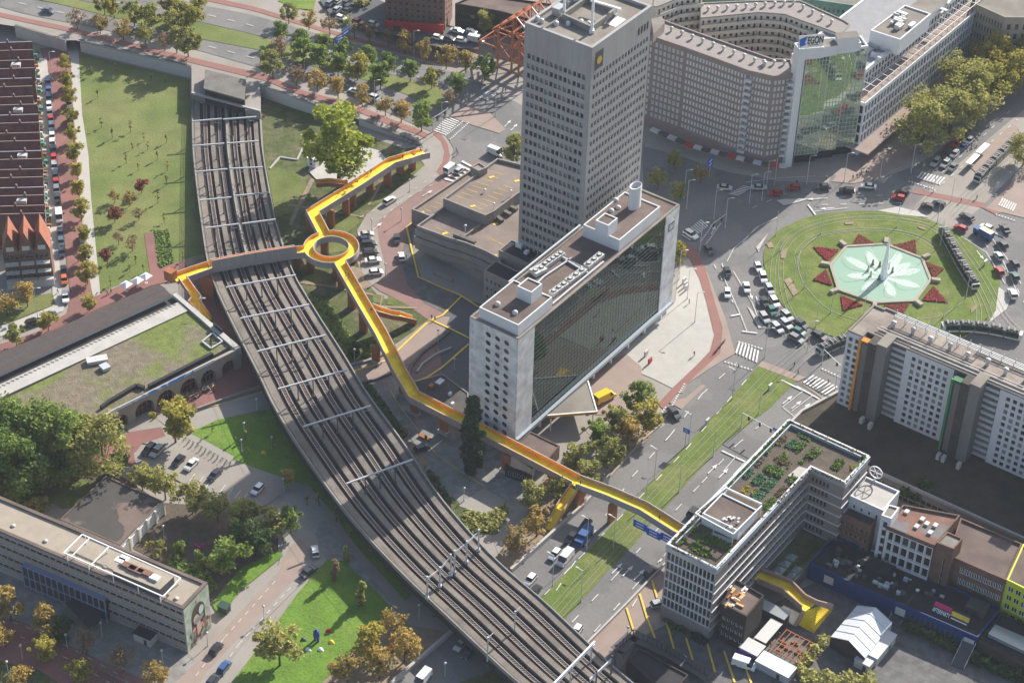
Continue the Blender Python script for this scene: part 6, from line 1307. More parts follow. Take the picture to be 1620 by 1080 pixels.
# courtyard end of the footbridge
cf = thing('footbridge', 'yellow footbridge end with fan of yellow steps in the courtyard behind the garden roof office', 'footbridge', P(1270, 970))
def cwall(pts, h): 
    w = [P(x, y, z) for x, y, z in pts]; mb = MB()
    for i in range(len(w)-1): mb.bar(w[i]+ZZ*(h/2-.3), w[i+1]+ZZ*(h/2-.3), .35, h+.6, 0)
    mb.build('side_wall', M['brown_wood'], cf)
mb = MB(); w = [P(x, y, 4.5) for x, y in ((1185, 897), (1202, 904), (1250, 922), (1273, 946), (1290, 955), (1272, 968), (1262, 950), (1238, 935), (1198, 918), (1180, 910))]; mb.flat(w); mb.build('deck', M['yellow_deck'], cf)
cwall([(1185, 895, 4.5), (1202, 903, 4.5), (1250, 921, 4.5), (1274, 945, 4.5), (1292, 954, 4.5), (1318, 961, 4.5)], 1.2); cwall([(1198, 919, 4.5), (1238, 936, 4.5), (1268, 962, 4.5)], 1.2); cwall([(1272, 966, 4.5), (1258, 990, 1)], 1.2)
a0, a1 = P(1272, 966, 4.4), P(1296, 957, 4.4); b0, b1, b2 = P(1261, 987, .3), P(1288, 1003, .3), P(1318, 965, .3); a2 = a1; 
for k in range(12):
    t, t2 = k/12, (k+1)/12; z = 4.4-4.2*t2; mb = MB()
    for (u0, v0), (u1, v1) in ((((a0, b0)), ((P(1281, 962, 4.4), b1))), (((P(1281, 962, 4.4), b1)), ((a1, b2)))):
        p, q, r2_, s = u0.lerp(v0, t), u1.lerp(v1, t), u1.lerp(v1, t2), u0.lerp(v0, t2); mb.add([Vector((c.x, c.y, z)) for c in (p, q, r2_, s)]+[Vector((c.x, c.y, z-.4)) for c in (p, q, r2_, s)], [(0, 1, 2, 3), (3, 2, 6, 7), (4, 5, 1, 0)], 0)
    mb.build('step', M['yellow_deck'], cf)
# ================================================================ LOWER RIGHT QUARTER
def z8(*p): return [(1200+x*.25926, 800+y*.25926) for x, y in p]
def blk(name, label, px, z, m, roof, spec=None, **k): return fbuild(name, label, px, z, m, roof, spec, **k)
cg, _ = blk('courtyard_roof', 'low mossy green courtyard roof with glass pyramids behind the garden roof office', z8((5, 375), (280, 120), (460, 190), (310, 360), (200, 470), (130, 440)), 3.8, 'concrete_dk', 'grass_rough')
for x, y in ((200, 310), (163, 350), (130, 388), (240, 388), (210, 425), (100, 415)):
    c = P(*z8((x, y))[0], 3.85); mb = MB(); s = 1.3; mb.add([c+G1*s+G2*s, c-G1*s+G2*s, c-G1*s-G2*s, c+G1*s-G2*s, c+ZZ*1.1], [(0, 1, 4)[::-1], (1, 2, 4)[::-1], (2, 3, 4)[::-1], (3, 0, 4)[::-1]]); mb.build('skylight', M['glass_roof'], RF(cg))
bb_, _ = blk('dark_brick_house', 'narrow black brick house with timber roof lounge beside the garden roof office', [(1141, 956.7), (1163, 917), (1209, 944), (1181, 977.5)], 11.8, 'dark_brick', 'brown_roof', {'F': dict(c=5, n=3, bot=1.5, top=2.5, fw=.6, fh=.45, d=.2)}, wmats=('white', 'win'), fr=.14)
M['ply'] = plain('ply', (.55, .36, .16), .7)
rg = random.Random(8)
for k in range(22):
    c = P(rg.uniform(1148, 1180), rg.uniform(928, 958), 12.1); mb = MB(); mb.bx(c, rg.uniform(.6, 2.4), rg.uniform(.4, .9), rg.uniform(.3, .8), 0, U=G1 if k % 2 else G2); mb.build('lounge_furniture', M[['white', 'ply', 'timber'][k % 3]], bb_)
blk('brick_house', 'dark brick house with white windows squeezed between garden roof office and courtyard terrace', [(1326, 812), (1347, 787), (1397, 808), (1378, 836)], 13, 'brown_brick', 'dark_roof', {'F': dict(c=6, n=4, bot=1, top=1, fw=.5, fh=.45)})
cr, _ = blk('concrete_house', 'white walled house with pale flat roof and a ring shaped frame on top', [(1344, 786), (1369, 755.5), (1423, 779), (1397, 810)], 16.5, 'white_wall', 'concrete_lt', {'F': dict(c=4, n=5, bot=1, top=1, fw=.3, fh=.4)})
mb = MB(); c = P(1384, 757, 17.5)
for i in range(20):
    t, t2 = 2*math.pi*i/20, 2*math.pi*(i+1)/20; p = lambda q: c+ZZ*2.2+G2*math.cos(q)*1.8+ZZ*math.sin(q)*1.8; mb.bar(p(t), p(t2), .25)
for t in (0, 1.05, 2.1): mb.bar(c+ZZ*2.2+(G2*math.cos(t)+ZZ*math.sin(t))*1.7, c+ZZ*2.2-(G2*math.cos(t)+ZZ*math.sin(t))*1.7, .15)
mb.bar(c-ZZ*1.0, c+ZZ*.5, .4); mb.build('ring_frame', M['white'], cr)
wg, _ = blk('white_grid_office', 'office with white grid facade and rusty brown roof behind the blue walled club', [(1402, 834), (1428, 800), (1519, 817), (1478, 865)], 16.5, 'brown_brick', 'rust_roof', {'F': dict(c=6, n=4, bot=1.5, top=.6, fw=.86, fh=.84, l=.2, r=.2, d=.5, m=1)}, w2='white_wall', wmats=('offwhite', 'win'), fr=.2) if M.setdefault('rust_roof', mat('rust_roof', (.20, .105, .075), .9, .2, .3, 3, c2=(.17, .16, .16), c2scale=.12, c2lo=.52, c2hi=.56)) else 0
for x, y in ((905, 35), (1000, 80), (965, 125), (1080, 118), (1048, 162), (1028, 108)): mb = MB(); mb.bx(P(*z8((x, y))[0], 16.8), 1.4, 1.1, .6, 0, U=G1); mb.build('skylight', M['offwhite'], RF(wg))
blk('stair_tower', 'white stair tower with grey flat top at the left of the white grid office', [(1394, 816), (1405, 799), (1423, 804), (1410, 822)], 19.5, 'white_wall', 'gravel_roof', {'F': dict(c=1, n=6, bot=2, top=1, fw=.7, fh=.75)}, ph=.4)
blk('stair_tower', 'brown brick stair tower with a vertical glass strip right of the white grid office', [(1481, 859), (1498, 842), (1523, 853), (1508.5, 870)], 17.5, 'brown_brick', 'gravel_roof', {'F': dict(c=1, n=5, bot=2, top=4, fw=.4, fh=.9, l=2, r=1)}, ph=.4)
blk('brick_office', 'brick office with rows of white windows and a mossy brown roof at the right edge', [(1500, 880), (1519, 821), (1617, 862), (1591.5, 920)], 13, 'brown_brick', 'brown_roof', {'F': dict(c=9, n=3, bot=1.5, top=.8, fw=.88, fh=.6, l=3.5)}, wmats=('white', 'win'), fr=.16, style='d')
blk('lime_office', 'lime green framed office block at the right edge of the picture', [(1592, 919), (1618, 862), (1700, 900), (1680, 962)], 13, 'lime', 'brown_roof', {'F': dict(c=7, n=4, bot=.8, top=.6, fw=.74, fh=.62, d=.3)}, wmats=('white', 'win'), fr=.14, style='d')
cb, _ = blk('club_building', 'flat black roofed club building with bright blue outer wall', z8((310, 358), (470, 200), (730, 300), (1040, 440), (1470, 640), (1335, 815), (555, 478)), 4.8, 'blue_paint', 'black_roof', ph=.9, par='blue_paint', pw=.25)
rg = random.Random(9)
w0, w1 = P(1284, 894, 4.8), P(1544, 1009, 4.8); dU = (w1-w0).normalized(); dV = Vector((-dU.y, dU.x, 0)); Lc = (w1-w0).length
for k in range(70):
    a, b = rg.uniform(3, Lc-4), rg.uniform(1.5, 9); c = w0+dU*a+dV*b+ZZ*.3; mb = MB(); s = rg.uniform(.5, 1.6)
    if 24 < a < 40 and b < 6: continue
    if k % 5 == 0: mb.lathe(c, [(s*.8, 0), (s*.8, .3), (.1, 1.1)], 8)
    else: mb.bx(c+ZZ*.2, s, s*.7, rg.uniform(.4, 1.3), 0, U=dU)
    mb.build('roof_clutter', M[['dark_grey', 'galv', 'offwhite', 'concrete_dk', 'dark_roof'][k % 5]], cb)
for a in (.80, .84, .88): pass
for a, b, L_, m_ in ((15, 8, 7, 'black_roof'), (41, 9, 5, 'dark_roof')): mb = MB(); mb.bx(w0+dU*a+dV*b+ZZ*.9, L_, 4, 1.8, 0, U=dU); mb.build('roof_box', M[m_], cb)
for k, a in enumerate([.12, .56, .97]):
    c = w0+dU*(Lc*a)-dV*.8-ZZ*1.5; mb = MB(); mb.bx(c, 2.6, .12, 2.4, 0, U=dU); mb.build('white_panel', M['offwhite'], cb)
for k in range(10): 
    c = w0+dU*(Lc*(.62+.03*k))-dV*.75-ZZ*1.7; mb = MB(); mb.bx(c, .4, .06, 1.5, 0, U=dU); mb.bx(c+ZZ*.95, .35, .06, .35, 0, U=dU); mb.build('painted_figure', M['dark_grey'], cb)
bp0, bp1 = P(1472, 966, 5.0), P(1529, 992, 5.0)
bn = thing('banner', 'long roof banner with pink and yellow bars and white lettering on the black club roof', 'banner', bp0); bU = (bp1-bp0).normalized(); bN_ = bU.cross(ZZ); BL = (bp1-bp0).length; bV = (ZZ*.8-bN_*.6).normalized()
mb = MB(); mb.quad(bp0, bp1, bp1+bV*3.0, bp0+bV*3.0, 0); mb.build('panel', M['black_metal'], bn)
mb = MB(); p = bp0+bN_*.05+bV*1.7; mb.quad(p+bU*.3, p+bU*(BL*.5), p+bU*(BL*.5)+bV*1.2, p+bU*.3+bV*1.2, 0); mb.build('pink_bar', plain('pink', (.55, .02, .12), .6), bn)
mb = MB(); p = bp0+bN_*.05+bV*1.2; mb.quad(p+bU*(BL*.52), p+bU*BL, p+bU*BL+bV*1.2, p+bU*(BL*.52)+bV*1.2, 0); mb.build('yellow_bar', M['yellow_line'], bn)
put_text('lettering', 'AFTERPARTY', 1.5, bp0+bN_*.08+bU*.3+bV*.35, bU, bV, 'white', bn, width=BL*.48)
mb = MB(); p = bp0+bN_*.08+bV*.5; mb.quad(p+bU*(BL*.54), p+bU*(BL*.98), p+bU*(BL*.98)+bV*.3, p+bU*(BL*.54)+bV*.3, 0); mb.build('small_print', M['white'], bn)
db, _ = blk('dark_hall', 'dark low hall with ribbed glass skylight at the lower right corner', [(1584, 972), (1720, 1032), (1720, 1110), (1547, 1016)], 3.8, 'dark_brick', 'black_roof')
mb = MB(); w = [P(x, y, 4.6) for x, y in ((1563, 1003), (1574, 988), (1660, 1025), (1650, 1045))]; mb.prism([(p.x, p.y) for p in w], 3.8, 4.9, 0)
mb.build('skylight', M['glass_roof'], RF(db))
# marquee
tt = thing('marquee', 'white pitched marquee tent in the courtyard', 'tent', P(1362, 1000)); e = [P(x, y, 3.6) for x, y in z8((440, 797), (600, 607), (815, 712), (650, 927))]
r0, r1_ = (e[0]+e[3])/2+ZZ*2.3, (e[1]+e[2])/2+ZZ*2.3
M['canvas'] = mat('canvas', (.60, .62, .64), .7, .05, .4, 2)
for nm, q in (('roof_side', (e[0], r0, r1_, e[1])), ('roof_side', (r0, e[3], e[2], r1_))): mb = MB(); mb.quad(*q); mb.build(nm, M['canvas'], tt)
for nm, q in (('gable', (e[0], e[3], r0)), ('gable', (e[1], e[2], r1_))): mb = MB(); mb.add(list(q)+[Z(q[0], 0), Z(q[1], 0)], [(0, 1, 2), (0, 1, 4, 3)]); mb.build(nm, M['dark_brick' if q[0] is e[0] else 'canvas'], tt)
for i, j in ((0, 1), (2, 3)): mb = MB(); mb.quad(e[i], e[j], Z(e[j], 0), Z(e[i], 0)); mb.build('side_wall', M['canvas'], tt)
mb = MB()
for k in range(6): 
    t = k/5; mb.bar(e[0].lerp(e[1], t)+ZZ*.05, r0.lerp(r1_, t)+ZZ*.05, .12); mb.bar(e[3].lerp(e[2], t)+ZZ*.05, r0.lerp(r1_, t)+ZZ*.05, .12)
mb.build('seam', M['galv'], tt)
def pbox(name, label, cat, px, z, L, W, m, U=G1, z0=0, mt=None, parts=()):
    c = P(*px); r = thing(name, label, cat, c); mb = MB(); mb.bx(Vector((c.x, c.y, z0+(z-z0)/2)), L, W, z-z0, 0, U=U, mt=0); mb.build('body', M[m], r)
    mb = MB(); mb.bx(Vector((c.x, c.y, z+.08)), L+.3, W+.3, .16, 0, U=U); mb.build('roof', M[mt or m], r)
    n = Vector((U.y, -U.x, 0)); mb = MB(); mb.bx(Vector((c.x, c.y, z0+1.0))+n*(W/2+.02)+U*L*.2, .9, .06, 1.9, 0, U=U); mb.build('door', M['dark_grey'], r); mb = MB(); mb.bx(Vector((c.x, c.y, z0+1.5))-U*(L/2+.02), .06, .9, .8, 0, U=U); mb.build('window', M['car_glass'], r); return r
pbox('container', 'long white container at the right side of the marquee', 'container', (1392, 1032), 3, 10, 3, 'offwhite', G1)
pbox('container', 'small white box with green crates beside the marquee', 'container', (1366, 1054), 2.6, 4, 3, 'offwhite', G2)
pbox('shed', 'low grey metal shed at the bottom edge near the hedge', 'shed', (1226, 1062), 2.6, 9, 4, 'galv', G2)
pbox('shed', 'narrow shed with whitish tin roof behind the black brick house', 'shed', (1214, 1010), 2.8, 8, 3, 'dark_brick', G1, mt='offwhite')
pbox('kiosk', 'purple painted kiosk with pale roof at the corner of the black brick house', 'kiosk', (1188, 1036), 3, 5, 4, 'purple', G2, mt='offwhite') if M.setdefault('purple', plain('purple', (.12, .06, .25), .6)) else 0
pbox('shed', 'long whitish roofed shed between the courtyard footbridge and the black brick house', 'shed', (1218, 925+52), 3.4, 9, 3, 'dark_grey', G2, mt='glass_roof')
pg = thing('pergola', 'brown timber pergola over benches between shed and hedge', 'pergola', P(1254, 1020))
mb = MB()
for k in range(7): mb.bar(P(1254, 1022, 2.6)+G2*(k*1.3-4)-G1*4, P(1254, 1022, 2.6)+G2*(k*1.3-4)+G1*4, .18)
for s in (-4, 0, 4): mb.bar(P(1254, 1022, 2.4)-G2*4.2+G1*s, P(1254, 1022, 2.4)+G2*4+G1*s, .2)
mb.build('slats', M['timber'], pg); mb = MB()
for a in (-4, 0, 4):
    for b in (-4, 4): c = P(1254, 1022); mb.bar(c+G1*a+G2*b, c+G1*a+G2*b+ZZ*2.4, .2)
mb.build('post', M['timber'], pg); mb = MB()
for k in range(12): c = P(1254, 1022)+G1*rg.uniform(-4, 4)+G2*rg.uniform(-4, 4); mb.bx(c+ZZ*.4, 1.6, .5, .5, 0, U=G2)
mb.build('bench', M['timber'], pg)
for a, lab in (((1515, 1055), 'sloping steel ramp leading down from the right end of the blue wall'), ((1415, 985), 'short dark stair beside the marquee and the blue wall')):
    p, q = P(*a, .3), P(a[0]+18, a[1]-38, 3.2); r = thing('ramp', lab, 'ramp', p); mb = MB(); mb.bar(p, q, 3.2, .2); mb.build('ramp_deck', M['dark_grey'], r); mb = MB(); s = (q-p).cross(ZZ).normalized()*1.6
    for k in (-1, 1): mb.bar(p+s*k+ZZ, q+s*k+ZZ, .1); [mb.bar(p.lerp(q, t)+s*k, p.lerp(q, t)+s*k+ZZ, .08) for t in (0, .25, .5, .75, 1)]
    mb.build('railing', M['galv'], r)
# compound at the bottom edge
blk('substation', 'dark flat roofed substation inside a black fence at the bottom edge', [(992, 1044), (1010, 1026), (1089, 1068), (1060, 1105)], 4.5, 'dark_brick', 'black_roof', ph=.4)
mb = MB(); fpx = [(973, 1066), (974, 1038), (1001, 1013), (1060, 1042), (1120, 1078)]
for i in range(len(fpx)-1):
    p, q = P(*fpx[i]), P(*fpx[i+1]); n_ = int((q-p).length/1.2)
    for k in range(n_): c = p.lerp(q, k/n_); mb.bar(c, c+ZZ*4.2, .16)
    for z in (.6, 2.2, 4): mb.bar(p+ZZ*z, q+ZZ*z, .12)
    mb.bar(p+ZZ*2, q+ZZ*2, .05, 3.6, up=(q-p).normalized().cross(ZZ))
tag(mb.build('fence', M['dark_grey']), 'tall black fence round the substation at the bottom edge', 'fence')
def barrier(name, label, px, h, th, m, cat='wall', post=0):
    mb = MB(); w = [P(x, y) for x, y in px]
    for i in range(len(w)-1):
        mb.bar(w[i]+ZZ*h/2, w[i+1]+ZZ*h/2, th, h)
    return tag(mb.build(name, M[m]), label, cat)
barrier('road_barrier', 'long low concrete barrier between main road and brick pavement at the bottom', [(900, 1045), (930, 1018), (992, 956), (1052, 893)], .9, .5, 'concrete_lt')
barrier('road_wall', 'long pale concrete wall along the left edge of the main road', [(600, 1105), (625, 1079), (716, 1000)], 1.4, .8, 'concrete_lt')
barrier('road_wall', 'pale road wall between footbridge stair and viaduct', [(808, 906), (922, 803), (960, 762)], 1.6, .7, 'concrete_lt')
barrier('road_wall', 'low stone kerb wall under the autumn trees beside the main road', [(960, 760), (1015, 699), (1046, 672)], .6, .5, 'stone_old')
barrier('wall', 'curved pale kerb wall beside the underpass street', [(660, 590), (668, 578), (690, 562), (714, 552)], .8, .5, 'concrete_lt')
barrier('wall', 'dark curved retaining kerb round the shaded ramp street', [(645, 600), (652, 580), (668, 560), (700, 536), (712, 526)], .9, .6, 'concrete_dk')
barrier('wall', 'pale wall along the top of the underpass street beside the lower lawn', [(545, 583), (580, 574), (600, 566), (625, 552)], .9, .5, 'concrete')
barrier('wall', 'grey wall edge between underpass street and shaded plaza', [(562, 611), (600, 600), (628, 588)], .8, .5, 'concrete_dk')
barrier('wall', 'pale parapet wall between station terrace and lower path', [(300, 654), (350, 636), (417, 613)], 1.1, .5, 'concrete')
barrier('garden_wall', 'zigzag white bench wall in the grass beside the railway', [(427, 268), (443, 250), (470, 254), (485, 223)], .5, .5, 'concrete_lt')
# ================================================================ LEFT SIDE
# row houses
ys = [73+14.4*k for k in range(21)]
def rx(y): return ln(y, [(73, 50), (114, 54), (160, 58), (220, 62), (275, 67), (360, 71)])
for k in range(20):
    y0, y1 = ys[k], ys[k+1]; ze = 8.0; x0 = -14 if k % 3 else -6; inn = 6 if k in (4, 5, 6) else 0
    a, b, c, d = P(x0, y1-.0, ze), P(rx(y1)-inn, y1-2, ze), P(rx(y0)-inn, y0-2, ze), P(x0, y0, ze); h = 2.9+.4*(k % 2)
    r = thing('terraced_house', f'dark red roofed terraced house, {ORD[k]} from the top of the row at the left edge', 'house', Z((a+c)/2, 0), 'terraced houses along the brick street')
    mb = MB(); mb.quad(Z(a, 0), Z(b, 0), b, a); mb.quad(Z(b, 0), Z(c, 0), c, b); mb.quad(Z(c, 0), Z(d, 0), d, c); m1, m2 = (a+d)/2+ZZ*h, (b+c)/2+ZZ*h; mb.add([b, c, m2], [(0, 1, 2)]); mb.add([d, a, m1], [(0, 1, 2)]); mb.build('wall', M['brown_brick'], r)
    mb = MB(); o_ = (b-a).normalized()*.3; mb.quad(a-ZZ*.2, b+o_-ZZ*.2, m2+o_, m1); mb.quad(c+o_-ZZ*.2, d-ZZ*.2, m1, m2+o_); mb.build('roof', M['tile_dark'], r)
    mb = MB(); mb.bar(m1+ZZ*.08, m2+o_+ZZ*.08, .22, .18); mb.build('ridge', M['concrete_lt'] if k % 4 == 0 else M['brown_wood'], RF(r))
    cpos = m1.lerp(m2, .35+.4*((k*7) % 5)/5); mb = MB(); mb.bx(cpos+ZZ*.3, .6, .6, 1.4, 0); mb.tube(cpos+ZZ*1, cpos+ZZ*1.4, .15, .15, 6, 1); mb.build('chimney', [M['brown_brick'], M['offwhite']], RF(r))
    wins = []; U = (c-b).normalized(); n_ = U.cross(ZZ); L = (c-b).length
    for fl_ in range(3):
        for j in range(2): wins.append((Z(b+U*L*(.3+.4*j), 1.6+2.5*fl_)+n_*.03, U, n_, 1.1, 1.3))
    put_windows(r, wins, ('white', 'win'), 'd', .12)
    if k % 5 == 2: mb = MB(); q = a.lerp(b, .6).lerp(m1.lerp(m2, .6), .5); mb.bx(q+ZZ*.6, 3, 1.8, 1.2, 0); mb.build('dormer', M['offwhite'], r)
# garden fronts: small things between houses and pavement
rg = random.Random(2)
M['tealp'] = plain('tealp', (.05, .25, .2), .6)
for k in range(60):
    y = 85+k*5.6; x = rx(y)+rg.uniform(3, 8)
    if y > 400: continue
    c = P(x, y); mb = MB(); 
    if k % 3 == 0: 
        for j in range(30): q = c+Vector((rg.uniform(-.7, .7), rg.uniform(-.7, .7), rg.uniform(0, 1.3))); s = .2; u = Vector((rg.uniform(-1, 1), rg.uniform(-1, 1), rg.uniform(-1, 1))).normalized()*s; v = u.cross(Vector((rg.random(), rg.random(), 1))).normalized()*s; mb.quad(q-u-v, q+u-v, q+u+v, q-u+v)
        tag(mb.build('shrub', leafg), f'small green front garden shrub, {ORD[k//3]} from the top below the terraced houses', 'shrub', 'front garden shrubs')
    else:
        mb.bx(c+ZZ*.6, 1.2, .7, 1.1, 0); mb.bx(c+ZZ*1.2, 1.3, .8, .1, 0); 
        tag(mb.build('garden_box', M[['offwhite', 'tealp', 'dark_grey', 'galv', 'timber'][k % 5]]), f'{["white", "teal", "dark", "grey", "brown"][k % 5]} box in the front gardens, {ORD[(k//5) % 30]} of its colour from the top', 'box', 'boxes in the front gardens')
# gabled flats
ze = 12.5; ga = thing('gabled_flats', 'brick flats with three steep red gables and white balconies at the left edge', 'building', P(45, 452))
f0, f1 = P(4, 401, ze), P(79, 395, ze); U = (f1-f0).normalized(); V = Vector((-U.y, U.x, 0)); L = (f1-f0).length; dp = 9
mb = MB(); wins = []; wall_face(mb, (f0.x, f0.y), (f1.x, f1.y), 0, ze, dict(c=9, n=4, bot=3, top=.5, fw=.6, fh=.6, d=.9), wins); q = [f0, f1, f1+V*dp, f0+V*dp]
mb.quad(Z(q[1], 0), Z(q[2], 0), q[2], q[1]); mb.quad(Z(q[2], 0), Z(q[3], 0), q[3], q[2])
mb.build('wall', M['brown_brick'], ga); put_windows(ga, wins, ('white', 'win'), 'd', .1)
for k in range(3):
    a, b = f0+U*L*k/3, f0+U*L*(k+1)/3; m_ = (a+b)/2+ZZ*7; mb = MB(); mb.add([a, b, m_], [(0, 1, 2)], 0); mb.add([a+V*dp, b+V*dp, m_+V*dp], [(1, 0, 2)], 0); mb.quad(a-U*.2, m_+ZZ*.1-V*.4, m_+V*dp+ZZ*.1, a-U*.2+V*dp, 1); mb.quad(m_+ZZ*.1-V*.4, b+U*.2, b+U*.2+V*dp, m_+V*dp+ZZ*.1, 1); mb.build('gable_roof', [M['brown_brick'], M['tile_red']], ga)
    for z in (.4, ): mb = MB(); c = (a+b)/2; mb.bx(c+ZZ*1.2-V*.03, 2.2, .1, 1.5, 0, U=U); mb.build('gable_window', M['offwhite'], ga)
for fl_ in range(3):
    for k in range(3): a = f0+U*L*(k+.08)/3; b = f0+U*L*(k+.92)/3; z = 3+3.0*fl_; mb = MB(); mb.bar(Z((a), z)-V*1.0, Z(b, z)-V*1.0, 1.9, .2); mb.bar(Z(a, z+1)-V*1.9, Z(b, z+1)-V*1.9, .08); [mb.bar(Z(a.lerp(b, t/10), z)-V*1.9, Z(a.lerp(b, t/10), z+1)-V*1.9, .07) for t in range(11)]; mb.build('balcony', M['offwhite'], ga)
mb = MB(); c = Z((f0+f1)/2, 1.4)-V*.6; mb.bx(c, L, 1.2, 2.8, 0, U=U); mb.build('white_base', M['offwhite'], ga)
# station hall with canopy, platform, green roof and arches
st = thing('station_building', 'old elevated station with long dark canopy, mossy roof and brick arches', 'building', P(200, 560))
def spoly(name, px, z0, z1, m, mt=None): mb = MB(); w = [P(x, y, z1) for x, y in px]; mb.prism([(p.x, p.y) for p in w], z0, z1, 0, 1); return mb.build(name, [M[m], M[mt or m]], st)
spoly('canopy_roof', [(-40, 566), (2, 556), (44, 540), (249, 448), (262, 456), (-40, 592)], 7.3, 8.4, 'galv', 'canopy') if M.setdefault('canopy', mat('canopy', (.075, .058, .052), .85, .15, .4, 4)) else 0
spoly('canopy_roof', [(-40, 595), (262, 457.5), (272, 467), (-40, 610)], 7.3, 8.2, 'galv', 'canopy')
spoly('track_pit', [(-40, 610), (272, 468), (286, 478), (-40, 628)], 3, 6.1, 'concrete_dk', 'dark_roof')
spoly('platform', [(-40, 626), (283, 477), (298, 491), (-40, 648)], 3, 6.9, 'concrete', 'concrete_lt')
spoly('mossy_roof', [(-40, 648), (0, 634), (298, 492), (334, 524), (363, 548), (303, 582), (233, 618), (171, 650), (130, 668), (-40, 740)], 3, 6.5, 'stone_old', 'moss_roof')
spoly('parapet', [(272, 465), (279, 463), (381, 549), (372, 552)], 5, 7.3, 'concrete_lt')
mb = MB()
for k in range(60): t = k/60; a, b = P(-30, 608, 8.45), P(268, 470, 8.45); p = a.lerp(b, t); mb.bar(p, p+G1*4.4, .06, .04)
tag(mb.build('canopy_seam', M['dark_grey'], st))
mb = MB()
for k in range(46): a, b = P(-30, 626, 6.9), P(282, 479, 6.9); p = a.lerp(b, k/46); mb.bx(p+ZZ*.03, 1.0, .5, .06, 0)
tag(mb.build('platform_edge', M['concrete_dk'], st))
# arched front wall
a0, a1 = P(96, 692, 7.0), P(381, 550, 7.0); U = (a1-a0).normalized(); n_ = U.cross(ZZ); LA = (a1-a0).length
ac = [((P(x, y, 3.0)-a0).dot(U), r_) for x, y, r_ in ((186, 659, 2.2), (226, 642, 3.1), (260, 626, 2.9), (297, 608, 2.9), (328, 593, 2.5), (361, 577, 2.3))]
mb = MB(); zt = 7.0; N_ = 12; ac = sorted(ac)
def wq(x, z, d=0): return Z(a0+U*x-n_*d, z)
cur = 0
for cx_, r in ac:
    mb.quad(wq(cur, 0), wq(cx_-r, 0), wq(cx_-r, zt), wq(cur, zt))
    pts = [(cx_-r*math.cos(math.pi*i/N_), 2.3+min(r, 3)*math.sin(math.pi*i/N_)) for i in range(N_+1)]
    for i in range(N_): (x0, z0), (x1, z1) = pts[i], pts[i+1]; mb.quad(wq(x0, z0), wq(x1, z1), wq(x1, zt), wq(x0, zt)); mb.quad(wq(x0, z0), wq(x0, z0, 1.5), wq(x1, z1, 1.5), wq(x1, z1))
    for x in (cx_-r, cx_+r): mb.quad(wq(x, 0), wq(x, 0, 1.5), wq(x, 2.3, 1.5), wq(x, 2.3))
    cur = cx_+r
mb.quad(wq(cur, 0), wq(LA, 0), wq(LA, zt), wq(cur, zt)); mb.quad(wq(0, zt), wq(LA, zt), wq(LA, zt, 1), wq(0, zt, 1)); mb.build('arcade_wall', M['stone_old'], st)
for cx_, r in ac:
    m2 = MB(); m2.quad(wq(cx_-r, 0, 1.4), wq(cx_+r, 0, 1.4), wq(cx_+r, 6, 1.4), wq(cx_-r, 6, 1.4), 1)
    for t in (-.5, 0, .5): m2.bar(wq(cx_+r*t, 0, 1.3), wq(cx_+r*t, 5.0, 1.3), .16, .16, 0)
    m2.bar(wq(cx_-r, 2.4, 1.3), wq(cx_+r, 2.4, 1.3), .16, .16, 0); m2.build('arch_window', [M['timber'], M['win_dark']], st)
mb = MB(); x0, x1 = (P(171, 650, 7)-a0).dot(U), (P(305, 587, 7)-a0).dot(U); x2 = (P(338, 571, 7)-a0).dot(U)
mb.bar(wq(x0, 7.2, -.15), wq(x1, 7.2, -.15), .12, .9, 0); mb.bar(wq(x1+.2, 7.3, -.15), wq(x2, 7.3, -.15), .12, .9, 1); mb.build('sign_strip', [mat('bluewhite', (.10, .28, .70), .5, .1, .5, 3, c2=(.6, .65, .7), c2scale=.5, c2lo=.5, c2hi=.54), M['white']], st)
for seg in (((172, 636), (216, 610)), ((216, 610), (228, 614)), ((235, 612), (336, 560)), ((172, 636), (160, 645))): mb = MB(); mb.bar(P(*seg[0], 7), P(*seg[1], 7), 1.0, 1.2); mb.build('roof_upstand', M['black_metal'], st)
for seg, m_ in ((((137, 572), (170, 566)), 'offwhite'), (((160, 583), (172, 578)), 'galv')): mb = MB(); mb.bar(P(*seg[0], 7.2), P(*seg[1], 7.2), 2.6, 1.0); mb.build('roof_duct', M[m_], RF(st))
mb = MB(); c = [P(x, y, 6.9) for x, y in ((320, 540), (336, 527), (352, 540), (334, 551))]
for i in range(4): mb.bar(c[i], c[(i+1) % 4], .4); mb.bar(c[i], c[(i+2) % 4], .2)
mb.build('steel_frame', M['galv'], st); mb = MB(); mb.bar(P(338, 516, 7), P(352, 528, 7), .3, 3.0); mb.build('hoarding', M['black_metal'], st)
# parasols
for k, (x, y) in enumerate(((200.5, 461), (218, 454.5), (231.5, 448))):
    c = P(x, y); r = thing('parasol', f'square white parasol on the station terrace, {ORD[k]} from the left', 'parasol', c, 'white parasols by the station'); mb = MB(); s = 1.5; mb.add([c+G1*s+G2*s+ZZ*2.6, c-G1*s+G2*s+ZZ*2.6, c-G1*s-G2*s+ZZ*2.6, c+G1*s-G2*s+ZZ*2.6, c+ZZ*3.4], [(1, 0, 4), (2, 1, 4), (3, 2, 4), (0, 3, 4)]); mb.build('canopy', M['canvas'], r)
    mb = MB(); mb.tube(c, c+ZZ*3.3, .06, .06, 6); mb.bx(c+ZZ*.1, .9, .9, .2); mb.build('pole', M['galv'], r)
